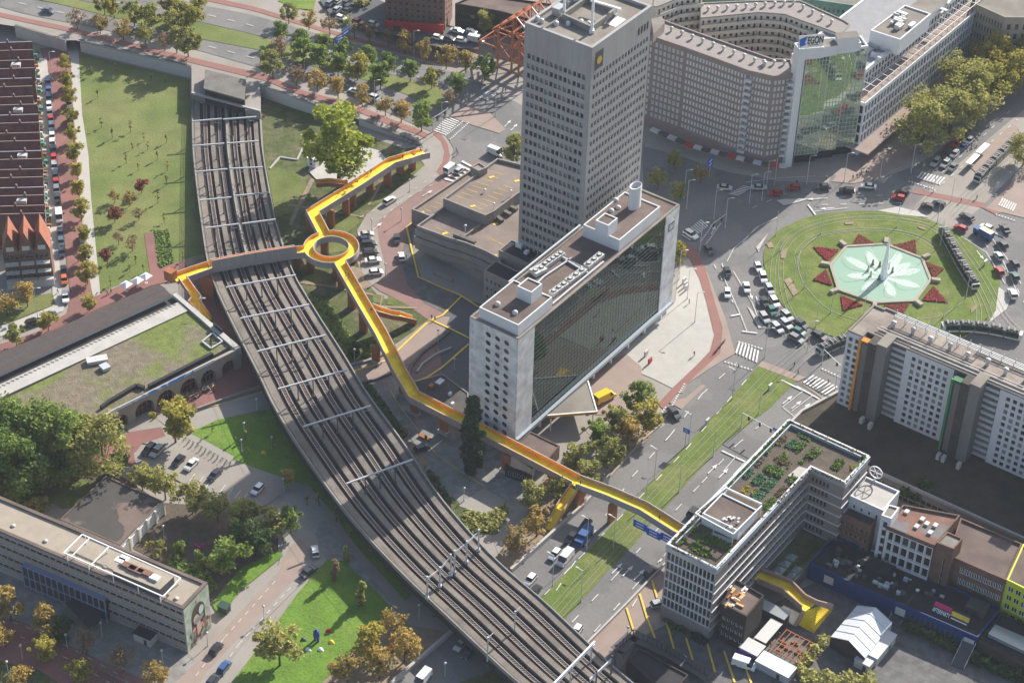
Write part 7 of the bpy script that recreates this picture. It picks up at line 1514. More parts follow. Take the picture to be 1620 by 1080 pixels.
# school-like long block with mural end wall
zt = 14.8; e0, e1 = P(290, 965, zt), P(331, 924, zt); Ub = (e0-P(0, 842, zt)).normalized(); Vb = Vector((-Ub.y, Ub.x, 0)); Wd = (e1-e0).dot(Vb); LB = 92
xy = [tuple((e0-Ub*LB)[:2]), tuple(e0[:2]), tuple((e0+Vb*Wd)[:2]), tuple((e0-Ub*LB+Vb*Wd)[:2])]
lb, _ = building('long_office', 'long beige office block with ribbon windows and a painted end wall, bottom left', xy, zt, 'ribbed', 'pebble_roof', faces_by(xy, {'F': dict(c=46, n=4, bot=1.0, top=.4, fw=.86, fh=.26, d=.35, vo=.72, l=.5, r=.3)}, Vb, Ub), ph=.5, pw=.9, par='brown_roof', wmats=('dark_grey', 'win_dark'), fr=.05) if (M.setdefault('ribbed', mat('ribbed', (.30, .255, .215), .85, .1, .5, 3, stretch=(4, 4, .1))), M.setdefault('pebble_roof', mat('pebble_roof', (.34, .29, .23), .95, .12, .5, 6))) else 0
for k in range(5):
    z = 1.0+k*3.35; mb = MB(); a, b = e0-Ub*LB-Vb*.12, e0-Vb*.12; mb.bar(Z(a, z), Z(b, z), .25, .3); mb.build('string_course', M['soffit'], lb)
# projecting blue framed glazing
g0, g1 = P(31, 893, 8.6), P(146, 966, 8.6); g0 = e0+Ub*((g0-e0).dot(Ub)); g1 = e0+Ub*((g1-e0).dot(Ub))
mb = MB(); o_ = Vb*-1.3; mb.quad(Z(g0, 1)+o_, Z(g1, 1)+o_, Z(g1, 8)+o_, Z(g0, 8)+o_, 1); mb.quad(Z(g1, 1)+o_, Z(g1, 1), Z(g1, 8), Z(g1, 8)+o_, 1); mb.quad(Z(g0, 8)+o_, Z(g1, 8)+o_, Z(g1, 8), Z(g0, 8), 0)
for k in range(15): p = g0.lerp(g1, k/14)+Vb*-1.4; mb.bar(Z(p, .3), Z(p, 8.2), .2, .3)
for z in (1, 4.4, 8): mb.bar(Z(g0, z)-Vb*1.4, Z(g1, z)-Vb*1.4, .3, .3)
mb.build('blue_glazing', [plain('blue_frame', (.22, .25, .38), .5), M['win_dark']], lb)
mb = MB(); c = [P(x, y, zt+2.6) for x, y in ((130, 845), (286, 914), (258, 943), (101, 874))]
for i in range(4): mb.bar(c[i], c[(i+1) % 4], .28)
for t in (.08, .28): mb.bar(c[0].lerp(c[1], t), c[3].lerp(c[2], t), .25)
for t in (.03, .25, .5, .75, .97): mb.bar(c[0].lerp(c[1], t)-ZZ*2.6, c[0].lerp(c[1], t), .2); mb.bar(c[3].lerp(c[2], t)-ZZ*2.6, c[3].lerp(c[2], t), .2)
mb.build('roof_frame', M['white'], RF(lb))
q = [P(x, y, zt+3) for x, y in ((200, 879), (275, 911.5), (253, 932), (178, 902))]; mb = MB(); mb.prism([(p.x, p.y) for p in q], zt, zt+3, 0, 1); mb.build('penthouse', [M['dark_grey'], M['pebble_roof']], lb)
for px4, m_ in (((190, 887), 'white'), ((197, 884), 'white'), ((245, 914), 'white'), ((205, 896), 'rust_roof'), ((215, 902), 'rust_roof'), ((230, 906), 'rust_roof')):
    mb = MB(); mb.bx(P(*px4, zt+3.1)+ZZ*.2, 2.4 if m_ == 'white' else 4, 1.6, .6, 0, U=Ub); mb.build('roof_unit', M[m_], RF(lb))
for x, y in ((21, 832), (72, 856), (166, 897), (279, 947), (225, 925)): mb = MB(); mb.lathe(P(x, y, zt), [(.6, 0), (.6, .3), (.01, .35)], 10); mb.build('roof_drain', M['concrete_lt'], RF(lb))
# mural on the end wall
mz = lambda u, z, d=.05: Z(e0+Vb*(Wd*u)+Ub*d, z)
mu = MB(); mu.quad(mz(0, 0), mz(1, 0), mz(1, zt), mz(0, zt), 0)
def blob(cu, cz, ru, rz, m, d, n_=14, a0_=0, a1_=2*math.pi):
    pts = [mz(cu+ru*math.cos(a0_+(a1_-a0_)*i/n_), cz+rz*math.sin(a0_+(a1_-a0_)*i/n_), d) for i in range(n_+1)]; mu.add([mz(cu, cz, d)]+pts, [(0, i+1, i+2) for i in range(n_)], m)
blob(.52, 9.2, .27, 3.3, 1, .07, a1_=math.pi); mu.quad(mz(.25, 3, .07), mz(.79, 3, .07), mz(.79, 9.2, .07), mz(.25, 9.2, .07), 1)
rg = random.Random(21)
for k in range(70): blob(rg.uniform(.18, .9), rg.uniform(.6, 5.5), rg.uniform(.03, .08), rg.uniform(.3, .9), rg.choice([1, 2, 3, 4, 5]), .08+k*.001, 6)
blob(.42, 8.3, .11, 1.2, 3, .16); blob(.64, 9.6, .10, 1.4, 6, .16); mu.quad(mz(.42, 2.5, .165), mz(.60, 3.5, .165), mz(.55, 7.5, .165), mz(.42, 7.5, .165), 3); blob(.52, 7.4, .2, .9, 4, .17); blob(.48, 13.4, .03, .5, 5, .1)
mu.build('mural', [mat('mural_bg', (.42, .47, .40), .8, .15, .3, 2, c2=(.30, .36, .26), c2scale=.5), plain('mural_dark', (.07, .05, .035), .8), plain('mural_grn', (.12, .16, .10), .8), plain('mural_flesh', (.55, .36, .27), .8), plain('mural_grey', (.22, .24, .26), .8), plain('mural_red', (.35, .09, .05), .8), plain('mural_pale', (.48, .54, .48), .8)], lb)
mb = MB(); q = [P(x, y, 4) for x, y in ((103, 952), (132, 940), (165, 968), (145, 995))]; mb.prism([(p.x, p.y) for p in q], 3.6, 4, 0); mb.build('entrance_canopy', M['black_roof'], lb)
# low flat roofed school wing with white garage doors
zt = 4.6; q = [(168, 753), (257, 793), (190, 863), (95, 822)]
sw, sxy = blk('low_school_wing', 'low building with stained brown roof and a row of white doors', q, zt, 'offwhite', 'stained_roof', ph=.3, par='brown_roof') if M.setdefault('stained_roof', mat('stained_roof', (.16, .12, .10), .95, .15, .3, 3, c2=(.07, .065, .06), c2scale=.07, c2lo=.5, c2hi=.52)) else 0
d0, d1 = P(190, 863, zt), P(257, 793, zt); U = (d1-d0).normalized(); n_ = U.cross(ZZ)
for k in range(5): c = Z(d0.lerp(d1, (k+.5)/5), 2)+n_*.08; mb = MB(); mb.bx(c, (d1-d0).length/5*.78, .12, 3.4, 0, U=U); mb.build('garage_door', M['white'], sw); mb = MB(); mb.bx(Z(d0.lerp(d1, (k+1)/5), 2.2)+n_*.3, .5, .6, 4.4, 0, U=U); mb.build('pilaster', M['cream_wall'], sw)
pbox('electricity_cabinet', 'pale graffiti tagged electricity cabinet in front of the long beige office', 'cabinet', (231, 1012), 2.6, 5, 3, 'offwhite', Ub, mt='black_roof')
pbox('utility_cabinet', 'dark green utility cabinet at the mural corner beside the grass verge', 'cabinet', (355, 966), 2.0, 2.6, 2, 'green_dark', Ub) if M.setdefault('green_dark', plain('green_dark', (.03, .06, .045), .5)) else 0
pbox('stage_box', 'white cube beside the round concrete terrace under the poplar', 'box', (498, 262), 3.2, 3.4, 3.4, 'white', G1)
pbox('portable_toilet', 'small bright red cabin at the foot of the footbridge stairs', 'cabin', (340, 465), 2.5, 1.6, 1.6, 'red_cab', G1, mt='white') if M.setdefault('red_cab', plain('red_cab', (.7, .07, .02), .5)) else 0
pbox('stall', 'slanted brown timber wedge beside the road tree stump near the viaduct', 'timber', (672, 694), .6, 3.6, .8, 'timber', G2)
# ================================================================ TREES
LM = {}
def lmat(k, cols, tr=.4): LM[k] = randmat('leaves_'+k, [tuple(v*1.95 for v in c) for c in cols], .75, .25, tr)
lmat('green', [(.05, .085, .018), (.09, .13, .028), (.13, .17, .035), (.17, .20, .045)]); lmat('dark', [(.02, .04, .012), (.035, .06, .017), (.05, .085, .022), (.075, .11, .03)])
lmat('yellow', [(.10, .11, .02), (.16, .155, .03), (.24, .20, .04), (.30, .24, .05)]); lmat('orange', [(.10, .085, .03), (.17, .13, .04), (.24, .17, .045), (.30, .20, .05)])
lmat('olive', [(.10, .11, .03), (.16, .16, .045), (.21, .20, .06), (.26, .23, .08)]); lmat('brown', [(.10, .075, .04), (.16, .11, .06), (.20, .14, .07)]); lmat('red', [(.09, .03, .02), (.15, .045, .03), (.19, .07, .035)])
lmat('column', [(.014, .026, .01), (.022, .038, .013), (.035, .055, .018)], .15); lmat('poplar', [(.08, .10, .015), (.14, .17, .02), (.22, .24, .03), (.30, .29, .04)])
def crown_mesh(kind, seed, n=2000, rx_=.5, z0=.28, z1=1.0, s=.031, clump=27, fill=.55, cone=0.0):
    """unit tree 1 m tall: leaves scattered through clumps of the crown"""
    r = random.Random(seed); mb = MB(); cl = []
    for k in range(clump):
        a = r.random()*6.28; t = r.random()**.6; zz = (k+r.random())/clump if cone else r.random(); prof = math.sin(math.pi*(.12+.83*zz))**.6*(1-cone*zz)
        cl.append((Vector((math.cos(a)*t*rx_*prof*.8, math.sin(a)*t*rx_*prof*.8, z0+(z1-z0)*(.06+.86*zz))), rx_*r.uniform(.13, .36)*(1.1 if cone else 1)))
    for k in range(n):
        c, rad = cl[r.randrange(clump)]; d = Vector((r.gauss(0, 1), r.gauss(0, 1), r.gauss(0, .8))).normalized()*(rad*r.random()**(1/2.2)); p = c+d
        if r.random() > fill+.45: continue
        u = Vector((r.gauss(0, 1), r.gauss(0, 1), r.gauss(0, .6))).normalized(); v = u.cross(Vector((r.gauss(0, 1), r.gauss(0, 1), r.gauss(0, 1)))).normalized(); q = s*r.uniform(.6, 1.25)
        mb.quad(p-u*q-v*q*.7, p+u*q-v*q*.7, p+u*q*.8+v*q*.7, p-u*q*.8+v*q*.7)
    m2 = MB(); m2.tube((0, 0, 0), (0, 0, z0+.1), .022, .014, 7); m2.tube((0, 0, z0+.1), (0, 0, .85), .014, .004, 5)
    for c, rad in cl[:9]: m2.tube((0, 0, z0*.8+.1*r.random()), c, .009, .003, 4, cap=False)
    return mb.mesh('crown', LM[kind]), m2.mesh('trunk', M['bark'])
TM = {}
for kk, kw in {'green': {}, 'yellow': {}, 'orange': dict(n=1100, fill=.4), 'olive': {}, 'dark': dict(rx_=.48, z0=.12, n=2200, s=.03), 'brown': dict(n=700, fill=.3), 'red': dict(z0=.35, n=700, s=.05)}.items():
    TM[kk] = [crown_mesh(kk, hash_ if False else 10+i, **kw) for i, hash_ in enumerate(range(3))]
TM['big'] = [crown_mesh('poplar', 31, 6000, .36, .27, 1, .015, 46)]; TM['column'] = [crown_mesh('column', 33, 9500, .15, .02, 1, .013, 110, .9, .45)]
TM['bush'] = [crown_mesh(c, 40+i, 1500, .62, .02, 1, .05, 14) for i, c in enumerate(('green', 'dark', 'olive'))]; TM['plane'] = [crown_mesh('olive', 50+i, 4200, .55, .15, 1, .02, 30) for i in range(2)]+[crown_mesh('yellow', 53, 4200, .55, .15, 1, .02, 30)]
TM['oak'] = [crown_mesh('green', 60+i, 5200, .50, .08, 1, .019, 34) for i in range(2)]; TM['sapling'] = [crown_mesh('olive', 70+i, 130, .22, .4, 1, .045, 6) for i in range(2)]
TM['cone'] = [crown_mesh('brown', 80, 900, .26, .06, 1, .04, 22, .6, .7), crown_mesh('olive', 81, 900, .26, .06, 1, .04, 22, .6, .7)]
lrand = random.Random(77)
def tree(x, y, h, kind, label, group=None, z=0, name='tree', cat='tree', wide=1.0):
    v = TM[kind]; cm, tm = v[lrand.randrange(len(v))]; r = thing(name, label, cat, P(x, y, z), group, lrand.random()*6.28)
    r.scale = (h*wide, h*wide, h)
    for nm, me in (('crown', cm), ('trunk', tm)): o = bpy.data.objects.new(nm, me); col.objects.link(o); o.parent = r
    return r
def ordn(i): return ORD[i] if i < 30 else f'{i+1}th'
DESC = dict(green='green', yellow='yellow-green', orange='sparse orange', olive='olive green', dark='dark green', brown='thin brown', red='red leaved', plane='large olive', oak='large dark green', sapling='thin young', cone='brownish conical', bush='bushy green')
def row(items, phrase, order, group, h=None, z=0, key=None, name='tree', noun='tree'):
    key = key or (lambda t: t[0]); seq = sorted(items, key=key); cnt = len(seq)
    for i, t in enumerate(seq):
        x, y, hh, kd = t[0], t[1], t[2], t[3]; zz = z(x) if callable(z) else z
        tree(x, y, hh, kd, f'{DESC[kd]} {noun}, {ordn(i)} from {order} {phrase}', group, zz, name=name)
row([(x, y, 6.2+(i % 3)*.7, 'yellow') for i, (x, y) in enumerate([(105, 113), (108, 141), (111, 168), (113, 196), (117, 226), (119, 256), (124, 284), (126, 315), (129, 349), (132, 384), (136, 419), (139, 450), (142, 492)])], 'in the row beside the pale path', 'the top', 'street trees along the brick street', key=lambda t: t[1])
row([(77, 524, 7, 'yellow'), (27, 547, 7.5, 'olive'), (44, 486, 9, 'orange'), (12, 500, 9, 'orange')], 'near the small lawn at the left edge', 'the left', 'trees near the small left lawn')
row([(123, 47, 8, 'brown'), (159, 54, 8, 'orange'), (196, 64, 9, 'orange'), (231, 73, 9, 'olive'), (261, 80, 7, 'brown'), (280, 84, 10, 'olive'), (298, 90, 11.5, 'olive'), (432, 124, 10.5, 'olive'), (469, 136, 8, 'brown'), (502, 146, 8.5, 'orange'), (535, 156, 8.5, 'orange'), (573, 170, 9, 'orange'), (610, 183, 8, 'orange'), (635, 194, 8.5, 'orange'), (667, 208, 11.5, 'green')], 'on the near pavement of the avenue', 'the left', 'trees on the near side of the avenue', z=zav)
row([(166, 24, 9, 'olive'), (181, 30, 9, 'yellow'), (213, 42, 10, 'olive'), (240, 44, 9.5, 'olive'), (286, 35, 9, 'yellow'), (268, 22, 8.5, 'yellow'), (275, 55, 10, 'olive'), (306, 48, 10, 'yellow'), (312, 30, 9, 'yellow'), (444, 66, 8, 'green'), (446, 93, 9, 'brown'), (476, 80, 8, 'green'), (480, 97, 9, 'green'), (513, 88, 8.5, 'green'), (506, 112, 10, 'green'), (546, 99, 9, 'green'), (535, 121, 9, 'green'), (566, 127, 9.5, 'yellow'), (581, 106, 8, 'green'), (602, 142, 10.5, 'green'), (614, 120, 9, 'green'), (649, 130, 8.5, 'green'), (683, 141, 8, 'yellow'), (722, 153, 9, 'green'), (712, 170, 7, 'brown')], 'on the grass middle of the avenue', 'the left', 'trees on the grass middle of the avenue', z=zav)
row([(457, 38, 8, 'olive'), (489, 47, 8, 'orange'), (522, 55, 8, 'brown'), (552, 60, 8, 'olive'), (584, 69, 8, 'brown'), (615, 75, 7, 'brown'), (641, 86, 9, 'orange'), (674, 98, 9, 'orange'), (706, 109, 9, 'orange'), (737, 115, 8.5, 'orange')], 'on the far pavement of the avenue', 'the left', 'trees on the far side of the avenue', z=zav)
row([(767, 128, 10, 'green'), (764, 55, 10, 'olive'), (575, 25, 8, 'olive'), (812, 262, 11, 'olive')], 'around the orange steel frame and crossing', 'the left', 'trees round the orange frame')
row([(1040, 300, 8, 'olive'), (1071, 318, 7.5, 'olive'), (1066, 268, 7, 'olive'), (1108, 290, 7, 'orange'), (1072, 420, 8, 'yellow')], 'in the shaded street right of the tower', 'the left', 'trees in the shaded street')
row([(1457, 243, 20, 'plane'), (1500, 222, 19, 'plane'), (1534, 190, 19, 'plane'), (1470, 205, 18, 'plane'), (1520, 158, 19, 'plane'), (1552, 172, 19, 'plane'), (1568, 130, 19, 'plane'), (1590, 150, 18, 'plane'), (1608, 112, 18, 'plane'), (1640, 90, 18, 'plane'), (1618, 262, 12, 'plane')], 'beside the long white office', 'the left', 'big avenue trees at the top right')
row([(1007, 654, 10.5, 'green'), (1023, 682, 11, 'yellow'), (985, 690, 9, 'olive'), (968, 680, 8, 'olive'), (993, 710, 10, 'orange'), (941, 706, 9, 'green'), (961, 740, 10.5, 'olive'), (909, 744, 9.5, 'olive'), (930, 770, 9.5, 'olive'), (880, 765, 6.5, 'yellow'), (839, 806, 9.5, 'olive'), (883, 798, 8.5, 'yellow'), (849, 848, 9.5, 'orange'), (815, 872, 9, 'orange')], 'between glass office and main road', 'the left', 'autumn trees between office and main road')
tree(747, 751, 28.5, 'column', 'tall narrow dark green poplar in front of the marble end wall', wide=1)
tree(537, 297, 31, 'big', 'very large yellow-green poplar over the round concrete terrace', wide=1.2)
row([(166, 752, 19, 'plane'), (98, 757, 22, 'oak'), (67, 745, 22, 'oak'), (40, 780, 21, 'oak'), (12, 740, 22, 'oak'), (30, 730, 20, 'oak'), (-8, 790, 20, 'oak'), (130, 735, 17, 'oak')], 'in the dense group at the left edge', 'the left', 'dense trees at the left edge')
tree(278, 700, 14.5, 'yellow', 'single yellow-green tree above the car park entrance')
row([(226, 775, 8.5, 'olive'), (262, 790, 10.5, 'olive'), (305, 812, 10.5, 'olive'), (345, 825, 10, 'olive'), (189, 748, 7, 'green'), (382, 840, 9.5, 'olive'), (430, 850, 10, 'olive'), (460, 842, 8.5, 'green'), (363, 908, 12, 'green'), (408, 880, 11.5, 'dark'), (381, 868, 9, 'dark'), (395, 832, 9, 'olive'), (455, 770, 6, 'yellow')], 'between the car park and the school yard', 'the left', 'trees beside the car park')
row([(249, 877, 5, 'bush'), (288, 880, 5, 'bush'), (314, 893, 4.5, 'bush'), (275, 905, 3.5, 'bush'), (173, 748, 3, 'bush'), (212, 765, 4, 'bush'), (52, 812, 5, 'bush'), (20, 800, 5, 'bush'), (70, 806, 4, 'bush'), (340, 900, 4, 'bush'), (560, 560, 4, 'bush'), (640, 690, 3, 'bush'), (580, 560, 4.5, 'bush'), (600, 548, 4, 'bush'), (1446, 790, 9, 'bush'), (1462, 797, 7, 'bush')], 'among the low bushes', 'the left', 'low bushes', name='bush', noun='bush')
pb = randmat('pinkleaf', [(.35, .03, .15), (.45, .06, .25), (.2, .03, .1)], .8, .2, .2); veg('bush', [(307, 868), (316, 862), (324, 868), (316, 876)], 0, 2.6, pb, 30, .2, 'small bright pink bush in the school garden', 'bush', seed=4)
row([(443, 1053, 14, 'olive'), (585, 1040, 11, 'yellow'), (625, 1005, 9, 'orange'), (640, 1047, 10.5, 'orange'), (550, 1078, 10.5, 'orange'), (600, 1075, 10, 'orange')], 'on the bright lawn and dirt at the bottom', 'the left', 'autumn trees at the bottom')
row([(548, 889, 6, 'cone'), (531, 915, 7, 'cone'), (573, 956, 8.5, 'cone')], 'on the bright triangular lawn', 'the left', 'conical trees on the triangular lawn')
row([(18, 982, 11, 'orange'), (78, 1008, 10, 'orange'), (8, 1022, 7.5, 'orange'), (70, 1048, 8, 'yellow'), (128, 1078, 7, 'yellow'), (137, 1035, 8.5, 'brown'), (196, 1062, 8.5, 'brown'), (246, 1085, 8, 'orange'), (34, 1092, 8, 'orange'), (100, 1010, 8, 'dark')], 'along the street at the bottom left', 'the left', 'street trees at the bottom left')
row([(224, 306, 5.5, 'red'), (206, 326, 5.5, 'orange'), (182, 321, 5, 'orange'), (182, 352, 5.5, 'red'), (220, 348, 4.5, 'brown'), (188, 387, 5, 'brown'), (210, 397, 6, 'brown'), (170, 418, 5.5, 'red')], 'among the coloured young trees on the park lawn', 'the left', 'coloured young trees on the park lawn')
row([(155, 155, 4, 'sapling'), (161, 202, 4, 'sapling'), (178, 219, 5, 'sapling'), (207, 209, 5, 'sapling'), (183, 114, 4, 'sapling'), (228, 224, 3.5, 'sapling'), (264, 226, 4, 'sapling'), (234, 237, 3.5, 'sapling'), (210, 236, 3, 'sapling'), (250, 253, 4, 'sapling'), (200, 258, 4, 'sapling'), (265, 270, 4, 'sapling'), (219, 270, 3.5, 'sapling'), (264, 293, 4.5, 'sapling'), (250, 321, 4.5, 'sapling'), (260, 352, 4, 'sapling'), (206, 430, 3.5, 'sapling'), (228, 430, 3.5, 'sapling'), (215, 418, 4, 'sapling'), (175, 452, 4, 'sapling'), (145, 120, 4, 'sapling'), (240, 125, 4, 'sapling'), (262, 130, 4, 'sapling'), (290, 414, 4, 'sapling')], 'among the staked saplings of the park lawn', 'the left', 'saplings on the park lawn')
row([(388, 695, 4, 'sapling'), (393, 720, 4, 'sapling'), (336, 685, 4, 'sapling'), (372, 700, 3, 'sapling'), (432, 712, 5, 'sapling'), (486, 800, 5, 'sapling'), (505, 800, 5, 'sapling'), (532, 825, 6, 'sapling'), (556, 850, 6, 'sapling')], 'on the lower lawn beside the viaduct', 'the left', 'saplings on the lower lawn')
# rough hedges and beds
def z8b(*p): return [(1200+x*.25926, 800+y*.25926) for x, y in p]
for nm, q, h, lab, m in (('hedge', z8b((865, 700), (1000, 730), (1210, 850), (1200, 910), (1090, 860), (880, 760)), 3.2, 'long dark hedge in front of the blue wall', 0), ('hedge', z8b((1285, 900), (1640, 1040), (1620, 1100), (1270, 960)), 3.2, 'dark hedge at the lower right corner', 0),
                      ('hedge', z8b((390, 790), (440, 830), (250, 1060), (220, 980)), 3.4, 'sunlit green hedge beside the marquee', 1), ('hedge', z8b((250, 1020), (440, 1050), (700, 1060), (720, 1120), (260, 1120)), 4, 'yellow-green bushes at the bottom edge', 1), ('planting', [(735, 805), (768, 815), (800, 797), (805, 815), (785, 845), (730, 840)], 1.3, 'sunlit shrub bed on the plaza beside the viaduct', 1),
                      ('planting', [(568, 608), (588, 612), (645, 690), (625, 700), (600, 660)], 1.6, 'dark shrub strip along the right side of the viaduct', 0), ('planting', [(480, 470), (520, 480), (560, 540), (545, 572), (520, 530)], 1.3, 'rough shrubs on the slope between viaduct and footbridge', 2), ('planting', [(672, 740), (690, 755), (720, 800), (735, 830), (720, 800), (690, 785)], 1.5, 'ragged shrubs along the viaduct parapet', 0),
                      ('planting', [(244, 366), (266, 364), (275, 415), (253, 426)], .5, 'planted bed beside the red brick strip on the park lawn', 2), ('hedge', [(165, 925), (180, 950), (295, 1010), (298, 1030), (230, 995)], 1.4, 'dark shrubs at the foot of the long beige office', 0), ('planting', [(268, 880), (330, 905), (345, 930), (330, 940), (265, 900)], 1.2, 'garden plants behind the long beige office', 2),
                      ('planting', [(1045, 978), (1100, 998), (1105, 1008), (1062, 998)], 1.2, 'dark planting strip below the garden roof office', 0), ('hedge', [(22, 795), (80, 800), (62, 815), (10, 800)], 3, 'yellow shrubs behind the long beige office', 3)):
    a_ = veg(nm, q, 0, h, [LM['dark'], LM['olive'], LM['green'], LM['yellow']][m], 11 if h > 2 else 8, .3, lab, 'hedge' if nm == 'hedge' else 'planting', seed=int(q[0][0]))
for k, q in enumerate([[(870, 735), (950, 760), (1010, 690), (1040, 660), (1030, 690), (956, 755), (860, 850), (805, 905), (785, 880), (830, 820)], [(622, 965), (650, 990), (715, 1000), (620, 1085), (560, 1130), (440, 1130), (560, 1030)], [(0, 960), (130, 1040), (250, 1085), (160, 1110), (0, 1010)], [(96, 100), (108, 100), (146, 470), (134, 470)], [(500, 140), (660, 200), (655, 206), (500, 148)]]):
    tag(veg('fallen_leaves', q, .3 if k != 4 else 1.5, .05, LM['orange'], .9, .13), kind='stuff')
# ================================================================ CARS
VS = 1.12
def car_parts(kind):
    spec = dict(hatch=(3.9, 1.72, .92, 1.48, -1.9, -1.45, .35, 1.0), sedan=(4.5, 1.78, .92, 1.42, -1.55, -.95, .4, 1.15), wagon=(4.6, 1.84, .98, 1.62, -2.15, -1.75, .45, 1.15), van=(5.3, 1.95, 1.15, 2.25, -2.6, -2.5, 1.2, 2.0))[kind]
    L, W, hb, ht, b0, t0, t1, b1 = spec; h = L/2; w = W/2
    prof = [(-h, .35), (-h-.03, .65), (-h+.06, hb-.03), (b0, hb), (b1, hb), (h-.35, hb-.14), (h-.02, hb-.3), (h, .35)]
    bm = MB(); n = len(prof)
    for i in range(n-1):
        (x0, z0), (x1, z1) = prof[i], prof[i+1]; i0 = w*(.94 if i in (0, n-1) else 1); bm.quad((x0, -w*.96, z0), (x0, w*.96, z0), (x1, w*.96, z1), (x1, -w*.96, z1))
    for s in (-1, 1): bm.add([(x, s*w*(.96 if z > .8 else 1), z) for x, z in prof], [tuple(range(n)) if s < 0 else tuple(range(n-1, -1, -1))])
    tw = w*(.80 if kind != 'van' else .9); c0, c1 = ht-.04, ht
    bm.quad((t0, -tw, ht), (t1, -tw, ht), (t1, tw, ht), (t0, tw, ht))
    if kind == 'van': bm.add([(x, s*w*.955, z) for s in (-1, 1) for x, z in ((b0, hb), (.9, hb), (.9, ht-.05), (t0, ht-.05))], [(0, 1, 2, 3), (7, 6, 5, 4), (0, 3, 7, 4)]); bm.quad((t0, -w*.955, ht-.04), (.9, -w*.955, ht-.04), (.9, w*.955, ht-.04), (t0, w*.955, ht-.04))
    gm = MB(); B_ = [(b0, w*.93), (b1, w*.93)]; lo = [(b0, -w*.93, hb), (b1, -w*.93, hb), (b1, w*.93, hb), (b0, w*.93, hb)]; hi = [(t0, -tw, c0), (t1, -tw, c0), (t1, tw, c0), (t0, tw, c0)]
    gm.add(lo+hi, [(0, 1, 5, 4), (1, 2, 6, 5), (2, 3, 7, 6), (3, 0, 4, 7)])
    wm_ = MB(); wm_.tube((0, -.11, 0), (0, .11, 0), .33, .33, 12, 0, True, False); rm_ = MB(); rm_.tube((0, -.125, 0), (0, .125, 0), .2, .2, 8, 0)
    hl = MB(); hl.bx((0, 0, 0), .08, .34, .14)
    return bm.mesh('body', M['car_paint']), gm.mesh('windows', M['car_glass']), (wm_.mesh('wheel', M['rubber']), rm_.mesh('rim', M['steel'])), hl.mesh('headlight', M['lamp_white']), hl.mesh('tail_light', M['lamp_red']), L, W, hb
CP = {k: car_parts(k) for k in ('hatch', 'sedan', 'wagon', 'van')}
CC = dict(white=(.72, .72, .70), silver=(.42, .44, .45), grey=(.18, .19, .20), black=(.015, .015, .018), dark=(.035, .04, .05), blue=(.03, .09, .24), navy=(.015, .03, .09), red=(.42, .02, .02), orange=(.60, .14, .03), green=(.03, .14, .12), slate=(.09, .13, .17), beige=(.5, .45, .33), yellow=(.85, .50, .01))
def car(x, y, d, colr, kind, label, group=None, z=0.0, name='car', cat='car', s=1.0):
    p = P(x, y, z+.32); dv = P(x+d[0], y+d[1], z)-P(x, y, z); rz = math.atan2(dv.y, dv.x); r = thing(name, label, cat, (p.x, p.y, z+.30), group, rz, VS*s)
    b, g, w, hl, tl_, L, W, hb = CP[kind]
    def put(nm, me, loc=(0, 0, 0), c=None): o = bpy.data.objects.new(nm, me); col.objects.link(o); o.parent = r; o.location = loc; (setattr(o, 'color', (*c, 1)) if c else None); return o
    c = CC[colr]; k = .85+.3*lrand.random(); put('body', b, c=tuple(v*k for v in c)); put('windows', g)
    for i in (-1, 1):
        for j in (-1, 1): q = put('wheel', w[0], (i*L*.31, j*(W/2-.08), .33)); put('rim', w[1]).parent = q
        put('headlight', hl, (L/2-.03, i*W*.36, hb-.38)); put('tail_light', tl_, (-L/2+.02, i*W*.38, hb-.28))
    return r
KN = dict(hatch='hatchback', sedan='saloon car', wagon='estate car', van='van')
def cars(items, d, phrase, order, group, z=0, key=None):
    seq = sorted(items, key=key or (lambda t: t[1]))
    for i, t in enumerate(seq):
        dd = t[4] if len(t) > 4 else d; zz = z(t[0]) if callable(z) else z
        car(t[0], t[1], dd, t[2], t[3], f'{t[2]} {KN[t[3]]}, {ordn(i)} from {order} {phrase}', group, zz, name='van' if t[3] == 'van' else 'car', cat='van' if t[3] == 'van' else 'car')
LX = lambda t: t[0]
Hh, Sd, Wg, Vn = 'hatch', 'sedan', 'wagon', 'van'
cars([(76, 133.5, 'navy', Wg), (77, 146, 'blue', Hh), (78, 158, 'dark', Wg), (78, 170, 'white', Hh), (79, 181, 'white', Hh), (81, 192, 'red', Hh), (82, 203, 'slate', Wg), (83, 218.5, 'white', Hh), (83, 229.5, 'white', Hh), (84.5, 240, 'dark', Wg), (85.5, 253, 'red', Hh), (86.5, 266, 'silver', Wg), (88, 281, 'dark', Hh), (89, 291.6, 'red', Hh), (90, 303.5, 'grey', Wg), (91, 316.5, 'dark', Wg), (94, 345.5, 'white', Vn), (96, 372, 'dark', Wg), (97, 385, 'slate', Hh), (98, 401, 'dark', Sd), (101, 431, 'black', Hh), (102, 445, 'orange', Hh), (104, 472.6, 'white', Wg)], (1, 10), 'in the row parked by the terraced houses', 'the top', 'cars parked by the terraced houses')
cars([(106, 140, 'red', Hh), (110, 167, 'white', Hh), (111.5, 194, 'silver', Wg), (131, 379, 'silver', Hh)], (1, 10), 'half under the street trees', 'the top', 'cars parked under the street trees')
cars([(54, 512, 'black', Wg, (10, -3)), (79, 501, 'black', Hh, (10, -3))], (10, -3), 'at the bend by the small left lawn', 'the left', 'black cars by the small lawn', key=LX)
